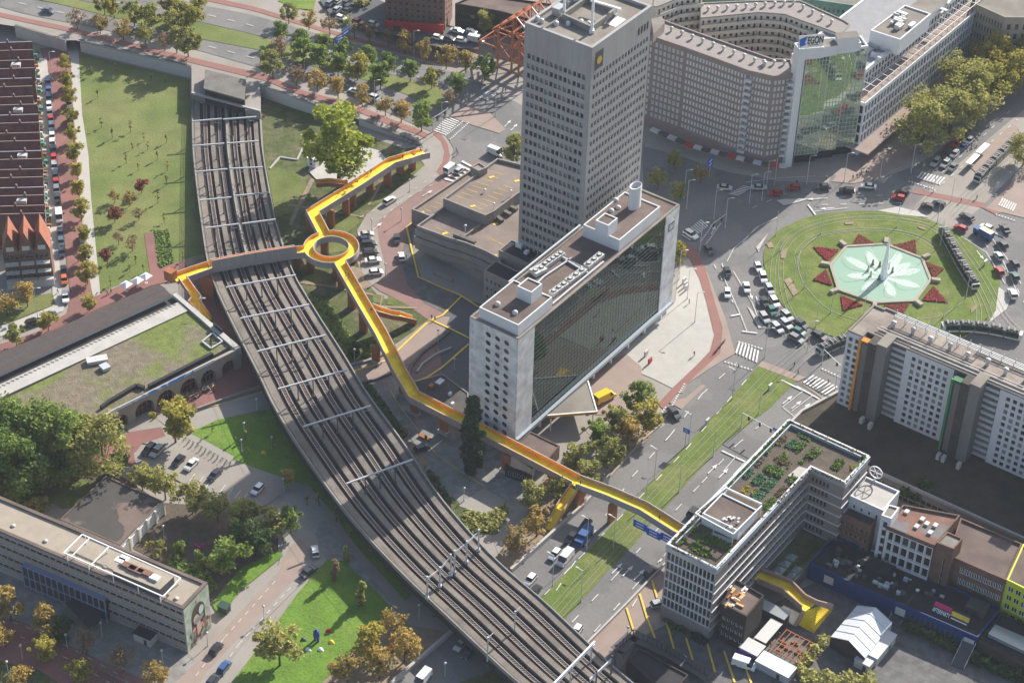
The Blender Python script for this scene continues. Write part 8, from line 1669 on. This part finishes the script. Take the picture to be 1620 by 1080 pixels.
cars([(77, 19, 'slate', Sd, (10, 3)), (205, 49, 'blue', Hh, (10, 3)), (470, 119, 'dark', Sd, (-10, -3)), (561, 146, 'white', Hh, (-10, -3)), (589, 156, 'white', Wg, (-10, -4)), (611, 164, 'silver', Sd, (-10, -4)), (633, 175, 'dark', Hh, (-10, -4))], (10, 3), 'on the near lane of the avenue', 'the left', 'cars on the avenue', z=zav, key=LX)
cars([(523, 7, 'grey', Wg), (535, 4, 'white', Hh), (534, 17, 'silver', Hh), (550, 6, 'dark', Wg), (552, 13, 'dark', Wg), (549, 19, 'dark', Sd), (590.5, 41, 'silver', Hh, (10, 3)), (629, 47, 'dark', Sd, (10, 3)), (566, 37, 'red', Hh, (10, 3)), (540, 31, 'white', Hh, (10, 3)), (693, 62, 'white', Hh, (10, 2)), (711, 64, 'dark', Hh, (10, 2)), (730, 66, 'white', Hh, (10, 2)), (753, 66, 'white', Vn, (10, 2)), (723, 51, 'silver', Sd, (10, 2)), (745, 53, 'slate', Hh, (10, 2))], (5, -4), 'in the car park at the top edge', 'the left', 'cars in the top car park', z=4.3, key=LX)
cars([(784, 244, 'white', Vn, (10, 4)), (713, 270, 'white', Vn, (8, -6)), (727, 272, 'silver', Hh, (8, -6))], (8, 3), 'at the crossing left of the tower', 'the left', 'vehicles at the upper crossing', key=LX)
cars([(579, 373, 'beige', Sd), (579, 381, 'navy', Hh), (583, 388, 'black', Wg), (586, 401, 'black', Wg), (590, 414, 'white', Sd), (595, 433, 'white', Hh)], (10, -1), 'of the six parked right of the footbridge ring', 'the top', 'cars parked beside the ring')
cars([(616.5, 320, 'white', Wg, (8, -5)), (628, 380.6, 'dark', Hh, (1, 10)), (635, 408, 'white', Hh, (-2, -10)), (667, 711, 'navy', Hh, (10, -4))], (8, -5), 'in the streets between parking deck and viaduct', 'the top', 'cars around the parking deck')
cars([(1146, 299, 'silver', Sd, (10, 1)), (1201, 299, 'silver', Sd, (10, 0)), (1093, 373.5, 'white', Wg, (8, 5)), (1121, 397, 'dark', Sd, (6, 8)), (1150.5, 433, 'black', Hh, (4, 10)), (1150.5, 466, 'white', Hh, (1, 10)), (1181, 457, 'white', Sd, (2, 10)), (1199, 425, 'white', Hh, (4, 9)), (1207, 441, 'white', Wg, (3, 10)), (1217, 460, 'silver', Wg, (5, 9)), (1225, 480, 'white', Wg, (6, 9)), (1209.6, 480, 'black', Sd, (5, 9)), (1221, 494, 'green', Hh, (5, 9)), (1209, 505, 'silver', Wg, (5, 7)), (1244.6, 502, 'silver', Wg, (8, 7)), (1243, 515, 'silver', Wg, (8, 7)), (1229, 521, 'silver', Wg, (8, 8)), (1267, 515, 'dark', Wg, (9, 6)), (1264, 527, 'green', Hh, (10, 5)), (1259, 538, 'grey', Wg, (9, 5)), (1296, 534, 'dark', Wg, (9, 5))], (5, 9), 'queueing on the left side of the roundabout', 'the left', 'cars on the left side of the roundabout', key=LX)
cars([(1255, 299, 'red', Hh, (-10, 0)), (1227, 308, 'red', Hh, (-10, 0)), (1302, 298, 'dark', Sd, (-10, 0)), (1339.5, 304, 'black', Wg, (-10, -1)), (1373.7, 297, 'white', Sd, (-10, -1)), (1427, 307, 'black', Hh, (-9, -3)), (1421.7, 315, 'red', Hh, (-9, -2)), (1467, 328.7, 'dark', Hh, (-9, -3)), (1484.7, 325, 'dark', Hh, (-9, -3)), (1529, 346, 'dark', Wg, (-9, -5)), (1519.4, 363, 'red', Hh, (-9, -4)), (1560, 362, 'white', Hh, (-9, -4)), (1589, 364, 'dark', Sd, (-6, -8)), (1585, 389, 'dark', Hh, (-7, -6)), (1579, 407, 'silver', Hh, (-6, -8)), (1604, 419, 'dark', Hh, (-6, -8)), (1580, 431, 'red', Hh, (-6, -8)), (1604, 439, 'green', Hh, (-6, -8)), (1601, 467, 'white', Wg, (-4, -9))], (-9, -4), 'on the upper and right side of the roundabout', 'the left', 'cars on the far side of the roundabout', key=LX)
cars([(1533, 225, 'white', Hh), (1523, 235, 'blue', Hh), (1510, 246, 'white', Hh), (1511, 229, 'red', Wg), (1495.6, 261, 'silver', Wg), (1507, 267, 'grey', Sd), (1480, 259, 'silver', Wg), (1495, 245, 'dark', Wg), (1526, 215, 'dark', Wg), (1557, 71, 'red', Hh)], (-7, 7), 'on the avenue under the big plane trees', 'the left', 'cars under the big avenue trees', key=LX)
cars([(1066, 656, 'dark', Wg, (5, 5)), (926, 832, 'black', Hh), (904, 853, 'black', Wg), (878, 879, 'white', Hh), (894, 886, 'white', Vn), (839, 919, 'white', Hh), (844.6, 938, 'black', Sd), (912, 1000, 'white', Hh, (-6, 8)), (1029, 906, 'black', Hh, (7, -7)), (1098, 811, 'black', Wg, (7, -7)), (728.7, 1022, 'silver', Hh), (741, 1035, 'dark', Hh), (668, 1077, 'white', Vn)], (-7, 8), 'on the long main road', 'the left', 'cars on the main road', key=LX)
cars([(236, 713, 'black', Wg), (249, 716, 'silver', Wg), (282.6, 731, 'dark', Hh), (303, 737, 'white', Sd), (340, 753, 'dark', Sd), (408, 776, 'white', Hh), (324, 790, 'green', Hh)], (-7, 7), 'in the car park beside the lower lawn', 'the left', 'cars in the lower car park', key=LX)
cars([(498.5, 874, 'white', Hh, (-2, -10)), (488, 906, 'dark', Sd, (8, -6)), (342, 1028, 'black', Hh), (355, 1057, 'blue', Hh), (337, 1078, 'dark', Hh)], (7, -9), 'on the street between mural and triangular lawn', 'the top', 'cars on the street by the mural')
cars([(1042, 957, 'silver', Hh, (8, -2)), (1176.5, 1053, 'white', Vn, (9, 3)), (1106, 1013, 'black', Hh, (9, 4))], (8, 3), 'in the shaded yard below the garden roof office', 'the left', 'vehicles in the shaded yard', key=LX)
car(956, 632, (10, -5), 'yellow', 'van', 'bright yellow delivery van beside the triangular canopy', name='van', cat='van', s=1.15)
for x, y, d, c1, c2, lab in ((923, 854, (-7, 9), 'blue', 'blue', 'blue lorry with blue load waiting at the stop line on the main road'), (1555, 374, (-9, -5), 'blue', 'beige', 'lorry with blue sides and a tan roof right of the roundabout')):
    p = P(x, y); dv = P(x+d[0], y+d[1])-p; U = dv.normalized(); r = thing('lorry', lab, 'lorry', p); o = MB(); o.bx(p-U*1.0+ZZ*1.8, 4.6, 2.3, 2.3, 0, U=U, mt=1); o.build('cargo_box', [plain(c1+'_b', CC[c1], .5), plain(c2+'_t', CC[c2], .5)], r)
    o = MB(); o.bx(p+U*2.4+ZZ*1.3, 1.8, 2.2, 1.8, 0, U=U); o.build('cab', plain('cab'+c1, CC[c1], .4), r); o = MB(); o.bx(p+U*3.32+ZZ*1.7, .06, 1.9, .7, 0, U=U); o.build('windscreen', M['car_glass'], r)
    for a in (-2.4, 2.3):
        for s in (-1, 1): o = MB(); c = p+U*a+Vector((-U.y, U.x, 0))*s*1.15+ZZ*.45; o.tube(c-Vector((-U.y, U.x, 0))*.15, c+Vector((-U.y, U.x, 0))*.15, .48, .48, 12); o.build('wheel', M['rubber'], r)
# ================================================================ TRAMS
def tram(pts, label, z=.4):
    w = [P(x, y) for x, y in pts]; w = resample(w, 60); L = sum((w[i+1]-w[i]).length for i in range(60)); r = thing('tram', label, 'tram', w[30]); nseg = 5
    for k in range(nseg):
        a, b = w[int(60*k/nseg)], w[int(60*(k+1)/nseg)]; d = (b-a).normalized(); a = a+d*.25; b = b-d*.25; c = (a+b)/2; ln_ = (b-a).length; s = Vector((-d.y, d.x, 0))
        mb = MB(); mb.bx(c+ZZ*1.9, ln_, 2.6, 2.6, 0, U=d); mb.build('tram_section', M['tramg'], r)
        mb = MB(); mb.bx(c+ZZ*2.3, ln_*.94, 2.64, 1.0, 0, U=d); mb.build('window_band', M['car_glass'], r)
        mb = MB(); mb.bx(c+ZZ*.9, ln_, 2.63, .5, 0, U=d); mb.build('lower_stripe', M['tram_white'], r)
        mb = MB(); mb.bx(c+ZZ*3.22, ln_*.95, 2.2, .08, 1, U=d)
        for j in range(4): mb.bx(c+d*ln_*(j-1.5)*.22+ZZ*3.45, ln_*.15, 1.6-.5*(j % 2), .45, j % 2, U=d)
        mb.build('roof_equipment', [M['concrete'], M['dark_grey']], r)
        if k: mb = MB(); mb.bx(a-d*.25+ZZ*1.85, .6, 2.3, 2.4, 0, U=d); mb.build('bellows', M['dark_grey'], r)
    for k in (0, 60):
        d = (w[1]-w[0]).normalized()*-1 if k == 0 else (w[60]-w[59]).normalized(); c = w[k]; mb = MB(); mb.bx(c+d*.1+ZZ*1.7, 1.2, 2.4, 2.0, 0, U=d); mb.bx(c+d*.72+ZZ*2.1, .05, 2.1, 1.1, 1, U=d); mb.build('cab_nose', [M['tram_white'], M['car_glass']], r)
M['tramg'] = plain('tramg', (.03, .06, .05), .35); M['tram_white'] = plain('tram_white', (.40, .42, .41), .4)
tram([(1490, 371), (1505, 398), (1521, 428), (1541, 459)], 'dark green tram crossing the grass at the right of the fountain')
tram([(1492, 524), (1530, 523), (1570, 528), (1612, 538)], 'dark tram partly hidden behind the apartment slab roof'); tram([(1296, 562), (1320, 551), (1345, 542), (1372, 535)], 'dark green tram at the left end of the apartment slab')
tram([(1545, 290), (1565, 268), (1585, 248), (1606, 228)], 'tram with pale roof boxes at the stop on the top right avenue')
for k, (x, y) in enumerate([(1537, 262), (1553, 245)]):
    c = P(x, y); r = thing('tram_shelter', ('nearer' if k == 0 else 'farther')+' glass shelter at the top right tram stop', 'shelter', c); U = (P(x+10, y-10)-c).normalized(); mb = MB(); mb.bx(c+ZZ*2.6, 7, 2, .15, 0, U=U); mb.build('roof', M['galv'], r); mb = MB(); [mb.bx(c+U*t+ZZ*1.3, .12, .12, 2.6, 0, U=U) for t in (-3, 0, 3)]; mb.build('post', M['dark_grey'], r)
# ================================================================ POLES, LAMPS, SIGNALS
def lampmesh(h, arm, m):
    mb = MB(); mb.tube((0, 0, 0), (0, 0, h), .11, .07, 8); mb.tube((0, 0, 0), (0, 0, 1.2), .16, .15, 8)
    a = MB(); 
    if arm: a.bar((0, 0, h-.05), (arm, 0, h+.25), .09)
    l = MB(); l.bx((arm, 0, h+.25), .9, .35, .16) if arm else l.lathe((0, 0, h), [(.05, 0), (.35, .15), (.35, .4), (.05, .6)], 8)
    return mb.mesh('pole', M[m]), a.mesh('arm', M[m]), l.mesh('lamp_head', M['offwhite'])
LMP = {'tall': lampmesh(11, 1.6, 'galv'), 'short': lampmesh(4.5, 0, 'galv'), 'wire': lampmesh(9.5, .0, 'galv')}
def lamps(items, phrase, order, group, kind='tall', z=0, name='street_lamp', cat='street lamp', ang=0.0, noun='street lamp'):
    for i, (x, y) in enumerate(sorted(items)):
        zz = z(x) if callable(z) else z; r = thing(name, f'{noun}, {ordn(i)} from {order} {phrase}', cat, P(x, y, zz), group, ang)
        for nm, me in zip(('pole', 'arm', 'lamp_head'), LMP[kind]):
            if nm == 'arm' and kind != 'tall': continue
            if nm == 'lamp_head' and kind == 'wire': continue
            o = bpy.data.objects.new(nm, me); col.objects.link(o); o.parent = r
lamps([(1158, 633), (1089, 704), (1035, 759), (970, 868), (928, 870), (874, 928), (919, 952)], 'along the edges of the main road', 'the left', 'lamps along the main road', ang=2.6)
lamps([(1200, 656), (1128, 722), (1074, 779), (1021, 800)], 'between the tram rails of the main road', 'the left', 'tram wire poles on the main road', 'wire', noun='tram wire pole', name='tram_pole', cat='pole')
lamps([(1233, 399), (1256, 447), (1272, 457), (1248, 493), (1298, 372), (1314, 496), (1227, 374), (1290, 520), (1366, 498), (1418, 361), (1482, 354), (1487, 390), (1528, 471), (1492, 503), (1561, 505), (1474, 515), (1504, 320), (1476, 305)], 'on or around the roundabout', 'the left', 'poles round the roundabout', 'wire', noun='grey tram wire pole', name='tram_pole', cat='pole')
lamps([(1225, 294), (1276, 292), (1335, 288), (1392, 281), (1441, 274), (1082, 315), (1086, 331), (1129, 347), (1147, 360), (1107, 399), (1185, 322), (1205, 318), (1209, 567), (1074, 443), (1087, 473), (1099, 510), (1277, 556), (1318, 635), (1212, 300)], 'around crossing and forecourt', 'the left', 'poles at the crossing')
lamps([(83, 127), (60, 504), (318, 520), (483, 136), (593, 172), (655, 93), (784, 185), (699, 207)], 'on the upper left streets', 'the left', 'lamps on the upper left streets')
lamps([(588, 367), (610, 438), (648, 304), (635, 350), (693, 543), (719, 588), (561, 573), (407, 652), (449, 778), (383, 717), (431, 712), (260, 853), (387, 690), (107, 1025), (162, 1006), (258, 1050), (14, 1068), (36, 1042), (418, 980), (329, 1022), (663, 978), (704, 1070), (992, 1013), (734, 793)], 'on lower left squares and paths', 'the left', 'lamps on squares and paths', 'short', noun='small lamp post')
def signal(px0, h, px1, label, nh=3, z=0):
    a = P(*px0, z); b = P(*px1, h); r = thing('traffic_signal', label, 'traffic signal', a); top = a+ZZ*h; e_ = Vector((b.x, b.y, a.z+h)); mb = MB(); mb.tube(a, top, .14, .1, 8); mb.build('post', M['galv'], r); mb = MB(); mb.bar(top, e_, .14); mb.build('arm', M['galv'], r)
    for k in range(nh): c = top.lerp(e_, (k+.6)/nh)-ZZ*.7; mb = MB(); mb.bx(c, .5, .3, 1.3, 0, U=G2); mb.lathe(c-G1*.17, [(.01, 0), (.12, .0)], 6); mb.build('signal_head', M['black_metal'], r)
signal((1172, 677), 5.5, (1227, 681), 'traffic signal on a long arm over the right carriageway', 3); signal((1300, 576), 5.5, (1330, 578), 'traffic signal arm at the left end of the apartment slab', 2); signal((684, 210), 5.5, (709, 172), 'traffic signal arm at the zebra crossing on the avenue', 2); signal((1147, 361), 5.5, (1124, 357), 'white signal arm over the crossing in the tower shade', 2)
# blue direction signs
def bluesign(c, U, w, h, label, posts=True, n=2, name='road_sign'):
    r = thing(name, label, 'road sign', Z(c, 0)); mb = MB(); mb.bx(c, w, .15, h, 0, U=U); mb.build('panel', M['blue_sign'], r); nn = Vector((U.y, -U.x, 0)); mb = MB()
    for k in range(n): q = c+nn*.1+ZZ*(h*(.22-.4*k)); mb.quad(q-U*w*.3-ZZ*.09*h, q+U*w*.25-ZZ*.09*h, q+U*w*.25+ZZ*.05*h, q-U*w*.3+ZZ*.05*h)
    mb.build('white_text_line', M['white'], r)
    if posts: mb = MB(); mb.tube(Z(c, 0), c, .12, .12, 6); mb.build('post', M['galv'], r)
for (x, y), lab in (((1013, 831), 'left blue direction sign hung under the footbridge'), ((1034, 844), 'middle blue direction sign hung under the footbridge'), ((1056, 852), 'right blue direction sign hung under the footbridge')): bluesign(P(x, y, 6), G2, 4.2, 2.4, lab, False)
bluesign(P(1124, 257, 5.5), Vector((.5, .85, 0)).normalized(), 4, 3.6, 'tall blue direction sign in front of the apartment block'); bluesign(P(547, 49, 9), Vector((.5, .85, 0)).normalized(), 5, 3, 'upper blue sign on the gantry over the avenue'); bluesign(P(538, 63, 9), Vector((.5, .85, 0)).normalized(), 5, 2, 'lower blue sign on the gantry over the avenue'); bluesign(P(1086, 681, 6), G2, 2, 1.6, 'small blue sign on a lamp at the left carriageway'); bluesign(P(1228, 680, 5.4), G2, 2, 1, 'small blue sign at the end of the signal arm', False)
mb = MB(); a, b = P(528, 86, 4), P(561, 62, 4); mb.bar(a, a+ZZ*6, .4); mb.bar(b, b+ZZ*6, .4); mb.bar(a+ZZ*6, b+ZZ*6, .4); tag(mb.build('sign_gantry', M['dark_grey']), 'dark gantry carrying two blue signs over the avenue', 'gantry')
# advertising boxes and small forecourt things
for k, (x, y, m_, lab) in enumerate(((1022, 563, 'offwhite', 'white advertising board on the pale forecourt'), (1028, 575, 'frame_red', 'orange red advertising board on the pale forecourt'), (1082, 448, 'offwhite', 'top white bin of three on the forecourt'), (1084, 454, 'offwhite', 'middle white bin of three on the forecourt'), (1086, 459, 'offwhite', 'lowest white bin of three on the forecourt'), (1218, 616, 'galv', 'grey control cabinet in the tram grass'), (1119, 671, 'offwhite', 'pale control cabinet beside the left carriageway'), (1558, 420, 'galv', 'grey cabinet right of the tram on the roundabout'))):
    c = P(x, y); mb = MB(); mb.bx(c+ZZ*1.2, 1.6, .5, 1.6, 0, U=G1); mb.bx(c+ZZ*.2, .5, .3, .5, 0, U=G1); tag(mb.build('advertising_board' if 'board' in lab else 'cabinet' if 'cabinet' in lab else 'bin', M[m_]), lab, 'board' if 'board' in lab else 'cabinet' if 'cabinet' in lab else 'bin')
# sculptures on the lawn
r = thing('sculpture', 'tall blue two-legged sculpture on the triangular lawn', 'sculpture', P(501, 1014)); c = P(501, 1014)
mb = MB()
for s in (-1, 1): mb.lathe(c+G2*s*.45, [(.35, 0), (.32, 1), (.4, 2)], 8)
mb.lathe(c+ZZ*1.9, [(.8, 0), (.85, .5), (.7, 1.3), (.75, 1.6), (.3, 1.9)], 10); mb.build('body', plain('sc_blue', (.04, .05, .30), .5), r)
for x, y, m_, lab in ((520, 998, 'red_paint', 'red'), (524, 1016, 'yellow_line', 'yellow'), (507, 1028, 'white', 'white'), (487, 1028, 'canvas', 'beige'), (480, 1012, 'dark_grey', 'black'), (417, 717, 'yellow_line', 'yellow-brown')):
    c = P(x, y); mb = MB(); mb.lathe(c, [(.6, 0), (.68, .3), (.5, .6), (.2, .8), (.01, .85)], 10); mb.lathe(c+G2*.7, [(.35, 0), (.35, .3), (.01, .5)], 8); tag(mb.build('sculpture', M[m_]), f'small rounded {lab} sculpture on the grass', 'sculpture')
# ================================================================ PEOPLE
def person_mesh(pose):
    J = {'pel': (0, 0, .95), 'chest': (0, 0, 1.3), 'neck': (0, 0, 1.5), 'head': (.02, 0, 1.66), 'top': (.02, 0, 1.75)}
    st = .28 if pose == 'walk' else .04
    J['hl'] = (0, .1, .9); J['hr'] = (0, -.1, .9)
    if pose == 'sit': J.update(pel=(0, 0, .5), chest=(.02, 0, .85), neck=(.03, 0, 1.05), head=(.05, 0, 1.2), top=(.05, 0, 1.3), hl=(0, .1, .48), hr=(0, -.1, .48), kl=(.42, .12, .5), kr=(.42, -.12, .5), fl=(.42, .12, .06), fr=(.42, -.12, .06), tl=(.58, .12, .03), tr=(.58, -.12, .03))
    else: J.update(kl=(st*.6+.03, .11, .5), kr=(-st*.3+.02, -.11, .5), fl=(st, .11, .06), fr=(-st*1.2, -.11, .08), tl=(st+.17, .11, .03), tr=(-st*1.2+.15, -.11, .03))
    cz = J['chest'][2]; J.update(sl=(0, .2, cz+.12), sr=(0, -.2, cz+.12), el=(-.08, .25, cz-.16), er=(.05, -.25, cz-.16), wl=(.08, .26, cz-.4), wr=(.2, -.24, cz-.36))
    E_ = [('pel', 'chest'), ('chest', 'neck'), ('neck', 'head'), ('head', 'top'), ('chest', 'sl'), ('chest', 'sr'), ('sl', 'el'), ('el', 'wl'), ('sr', 'er'), ('er', 'wr'), ('pel', 'hl'), ('pel', 'hr'), ('hl', 'kl'), ('kl', 'fl'), ('fl', 'tl'), ('hr', 'kr'), ('kr', 'fr'), ('fr', 'tr')]
    Rd = dict(pel=.15, chest=.16, neck=.06, head=.1, top=.07, sl=.07, sr=.07, el=.045, er=.045, wl=.035, wr=.035, hl=.1, hr=.1, kl=.07, kr=.07, fl=.05, fr=.05, tl=.035, tr=.035)
    for s in 'lr':
        w = Vector(J['w'+s]); J['p'+s] = tuple(w+Vector((.03, 0, -.08))); E_.append(('w'+s, 'p'+s)); Rd['p'+s] = .03
        for k in range(5): n_ = f'f{k}{s}'; J[n_] = tuple(w+Vector((.0+.022*k, .01*(k-2), -.17+.02*abs(k-2)+(.04 if k == 4 else 0)))); E_.append(('p'+s, n_)); Rd[n_] = .009
    keys = list(J); me = bpy.data.meshes.new('person'); me.from_pydata([J[k] for k in keys], [(keys.index(a), keys.index(b)) for a, b in E_], []); ob = bpy.data.objects.new('tmp', me); col.objects.link(ob)
    sk = ob.modifiers.new('skin', 'SKIN'); sk.use_smooth_shade = True
    for i, k in enumerate(keys): me.skin_vertices[0].data[i].radius = (Rd[k], Rd[k]); me.skin_vertices[0].data[i].use_root = k == 'pel'
    ob.modifiers.new('sub', 'SUBSURF').levels = 1; dg = bpy.context.evaluated_depsgraph_get(); out = bpy.data.meshes.new_from_object(ob.evaluated_get(dg)); bpy.data.objects.remove(ob)
    for m_ in ('skin', 'cloth', 'trousers', 'hair'): out.materials.append(M[m_])
    pz, nz = J['pel'][2], J['neck'][2]
    for p in out.polygons:
        c = p.center; p.use_smooth = True
        p.material_index = 3 if (c.z > J['head'][2]+.03 or (c.z > nz+.05 and c.x < -.03)) else 0 if c.z > nz or (abs(c.y) > .2 and c.z < cz-.36) else 1 if c.z > pz+.02 else 2
        if pose != 'sit' and c.z < pz and abs(c.y) < .2: p.material_index = 2
    return out
M['trousers'] = plain('trousers', (.03, .04, .07), .9); M['hair'] = plain('hair', (.04, .025, .015), .8)
PM = {k: person_mesh(k) for k in ('walk', 'stand', 'sit')}
cl = [('red', (.4, .03, .03)), ('white', (.6, .6, .58)), ('black', (.02, .02, .02)), ('blue', (.04, .1, .3)), ('grey', (.2, .2, .2)), ('brown', (.2, .1, .05)), ('green', (.05, .18, .08))]
PCLR = {n_: c for n_, c in cl}
_pn = {}
def person(x, y, pose, label, z=0.0, c='blue', group=None, ang=0.0):
    o = bpy.data.objects.new('person', PM[pose]); col.objects.link(o); o.location = P(x, y, z); o.rotation_euler = (0, 0, ang); o.scale = (1.08,)*3; o.color = (*PCLR[c], 1); return tag(o, label, 'person', group)
def people(items, phrase, order, group, z=0, pose='walk'):
    for i, (x, y) in enumerate(sorted(items)): c = cl[(i*3+len(phrase)) % 7][0]; person(x, y, pose if i % 4 else ('stand' if pose == 'walk' else pose), f'person in a {c} top, {ordn(i)} from {order} {phrase}', z+.1, c, group, i*1.3)
people([(583, 278), (587, 275), (637, 252), (665, 240), (547, 437), (552, 439)], 'on the upper yellow footbridge', 'the left', 'people on the upper footbridge', ZD)
people([(918, 768), (1043, 822)], 'on the footbridge above the main road', 'the left', 'people on the road span', ZD)
people([(620, 185), (597, 183), (768, 164), (722, 240), (724, 245), (683, 505), (688, 507), (643, 410), (1098, 563), (1090, 480), (1256, 580), (1262, 592), (1310, 607), (1168, 583), (1355, 282), (1362, 278), (1349, 284), (1370, 276), (1307, 284), (1260, 292), (1040, 952), (1036, 955), (248, 660), (92, 464), (112, 462), (170, 466), (176, 464), (482, 918), (124, 414), (175, 40), (40, 42), (63, 47), (690, 560), (1545, 315), (1520, 320), (785, 153), (815, 142), (800, 146)], 'on the pavements', 'the left', 'people on the pavements')
rg = random.Random(31); PC_ = {}
for k in range(46):
    x = 288+k*1.13+rg.random(); y = 636-(x-288)*.42+rg.uniform(-9, 4); c = cl[rg.randrange(7)][0]; PC_[c] = PC_.get(c, 0)+1
    person(x, y, 'sit', f'seated person in a {c} top, {ORD[PC_[c]-1]} of that colour from the left of the terrace', .1, c, 'people seated on the station terrace', rg.random()*6)
for k in range(14): x = 290+k*3.6; y = 633-(x-288)*.42; c = P(x, y); mb = MB(); mb.bx(c+ZZ*.75, 1.5, .8, .06, 0, U=G1); mb.bx(c+ZZ*.4, .1, .1, .75, 0); tag(mb.build('table', M['ply']), f'terrace table, {ordn(k)} from the left in front of the arches', 'table', 'terrace tables')
# parked bicycles
def bike_mesh():
    mb = MB()
    for x in (-.5, .5):
        for i in range(14): t, t2 = 2*math.pi*i/14, 2*math.pi*(i+1)/14; mb.bar((x+.33*math.cos(t), 0, .34+.33*math.sin(t)), (x+.33*math.cos(t2), 0, .34+.33*math.sin(t2)), .05)
    for p, q in (((-.5, 0, .34), (-.15, 0, .85)), ((-.5, 0, .34), (0, 0, .3)), ((0, 0, .3), (-.15, 0, .85)), ((0, 0, .3), (.38, 0, .8)), ((-.15, 0, .8), (.38, 0, .8)), ((.5, 0, .34), (.36, 0, 1.0)), ((.3, -.25, 1.02), (.3, .25, 1.02)), ((-.25, 0, .92), (-.05, 0, .92))): mb.bar(p, q, .05)
    return mb.mesh('bicycle', M['dark_grey'])
BM = bike_mesh()
for grp, pts, ph_ in (('bicycles', [(292+k*6.5, 697+k*3.6) for k in range(12)], 'in the rack beside the lower lawn'), ('bicycles at the avenue', [(590+k*7, 190+k*4.2) for k in range(13)], 'in the row on the avenue pavement'), ('bicycles at the forecourt', [(1130+k*2.2, 560-k*2.6) for k in range(8)], 'beside the forecourt bike path'), ('bicycles at the ring', [(568+k*2, 444-k*.8) for k in range(7)], 'in the heap beside the ring')):
    for i, (x, y) in enumerate(pts): o = bpy.data.objects.new('bicycle', BM); col.objects.link(o); o.location = P(x, y, zav(x) if y < 250 else .3); o.rotation_euler = (0, 0, G+.3+.2*(i % 3)); o.scale = (1.15,)*3; tag(o, f'dark parked bicycle, {ordn(i)} from the left {ph_}', 'bicycle', grp)
# ================================================================ HAZE
hz = MB(); hz.prism([(-1200, -300), (1200, -300), (1200, 1600), (-1200, 1600)], -2, 380, 0, 0, True); ho = hz.build('haze', []); ho['kind'] = 'stuff'
hm = bpy.data.materials.new('haze'); hm.use_nodes = True; hn = hm.node_tree; hn.nodes.remove(hn.nodes['Principled BSDF']); pv = hn.nodes.new('ShaderNodeVolumePrincipled'); pv.inputs['Color'].default_value = (.80, .88, 1, 1); pv.inputs['Density'].default_value = .00005
hn.links.new(pv.outputs[0], hn.nodes['Material Output'].inputs['Volume']); ho.data.materials.append(hm)
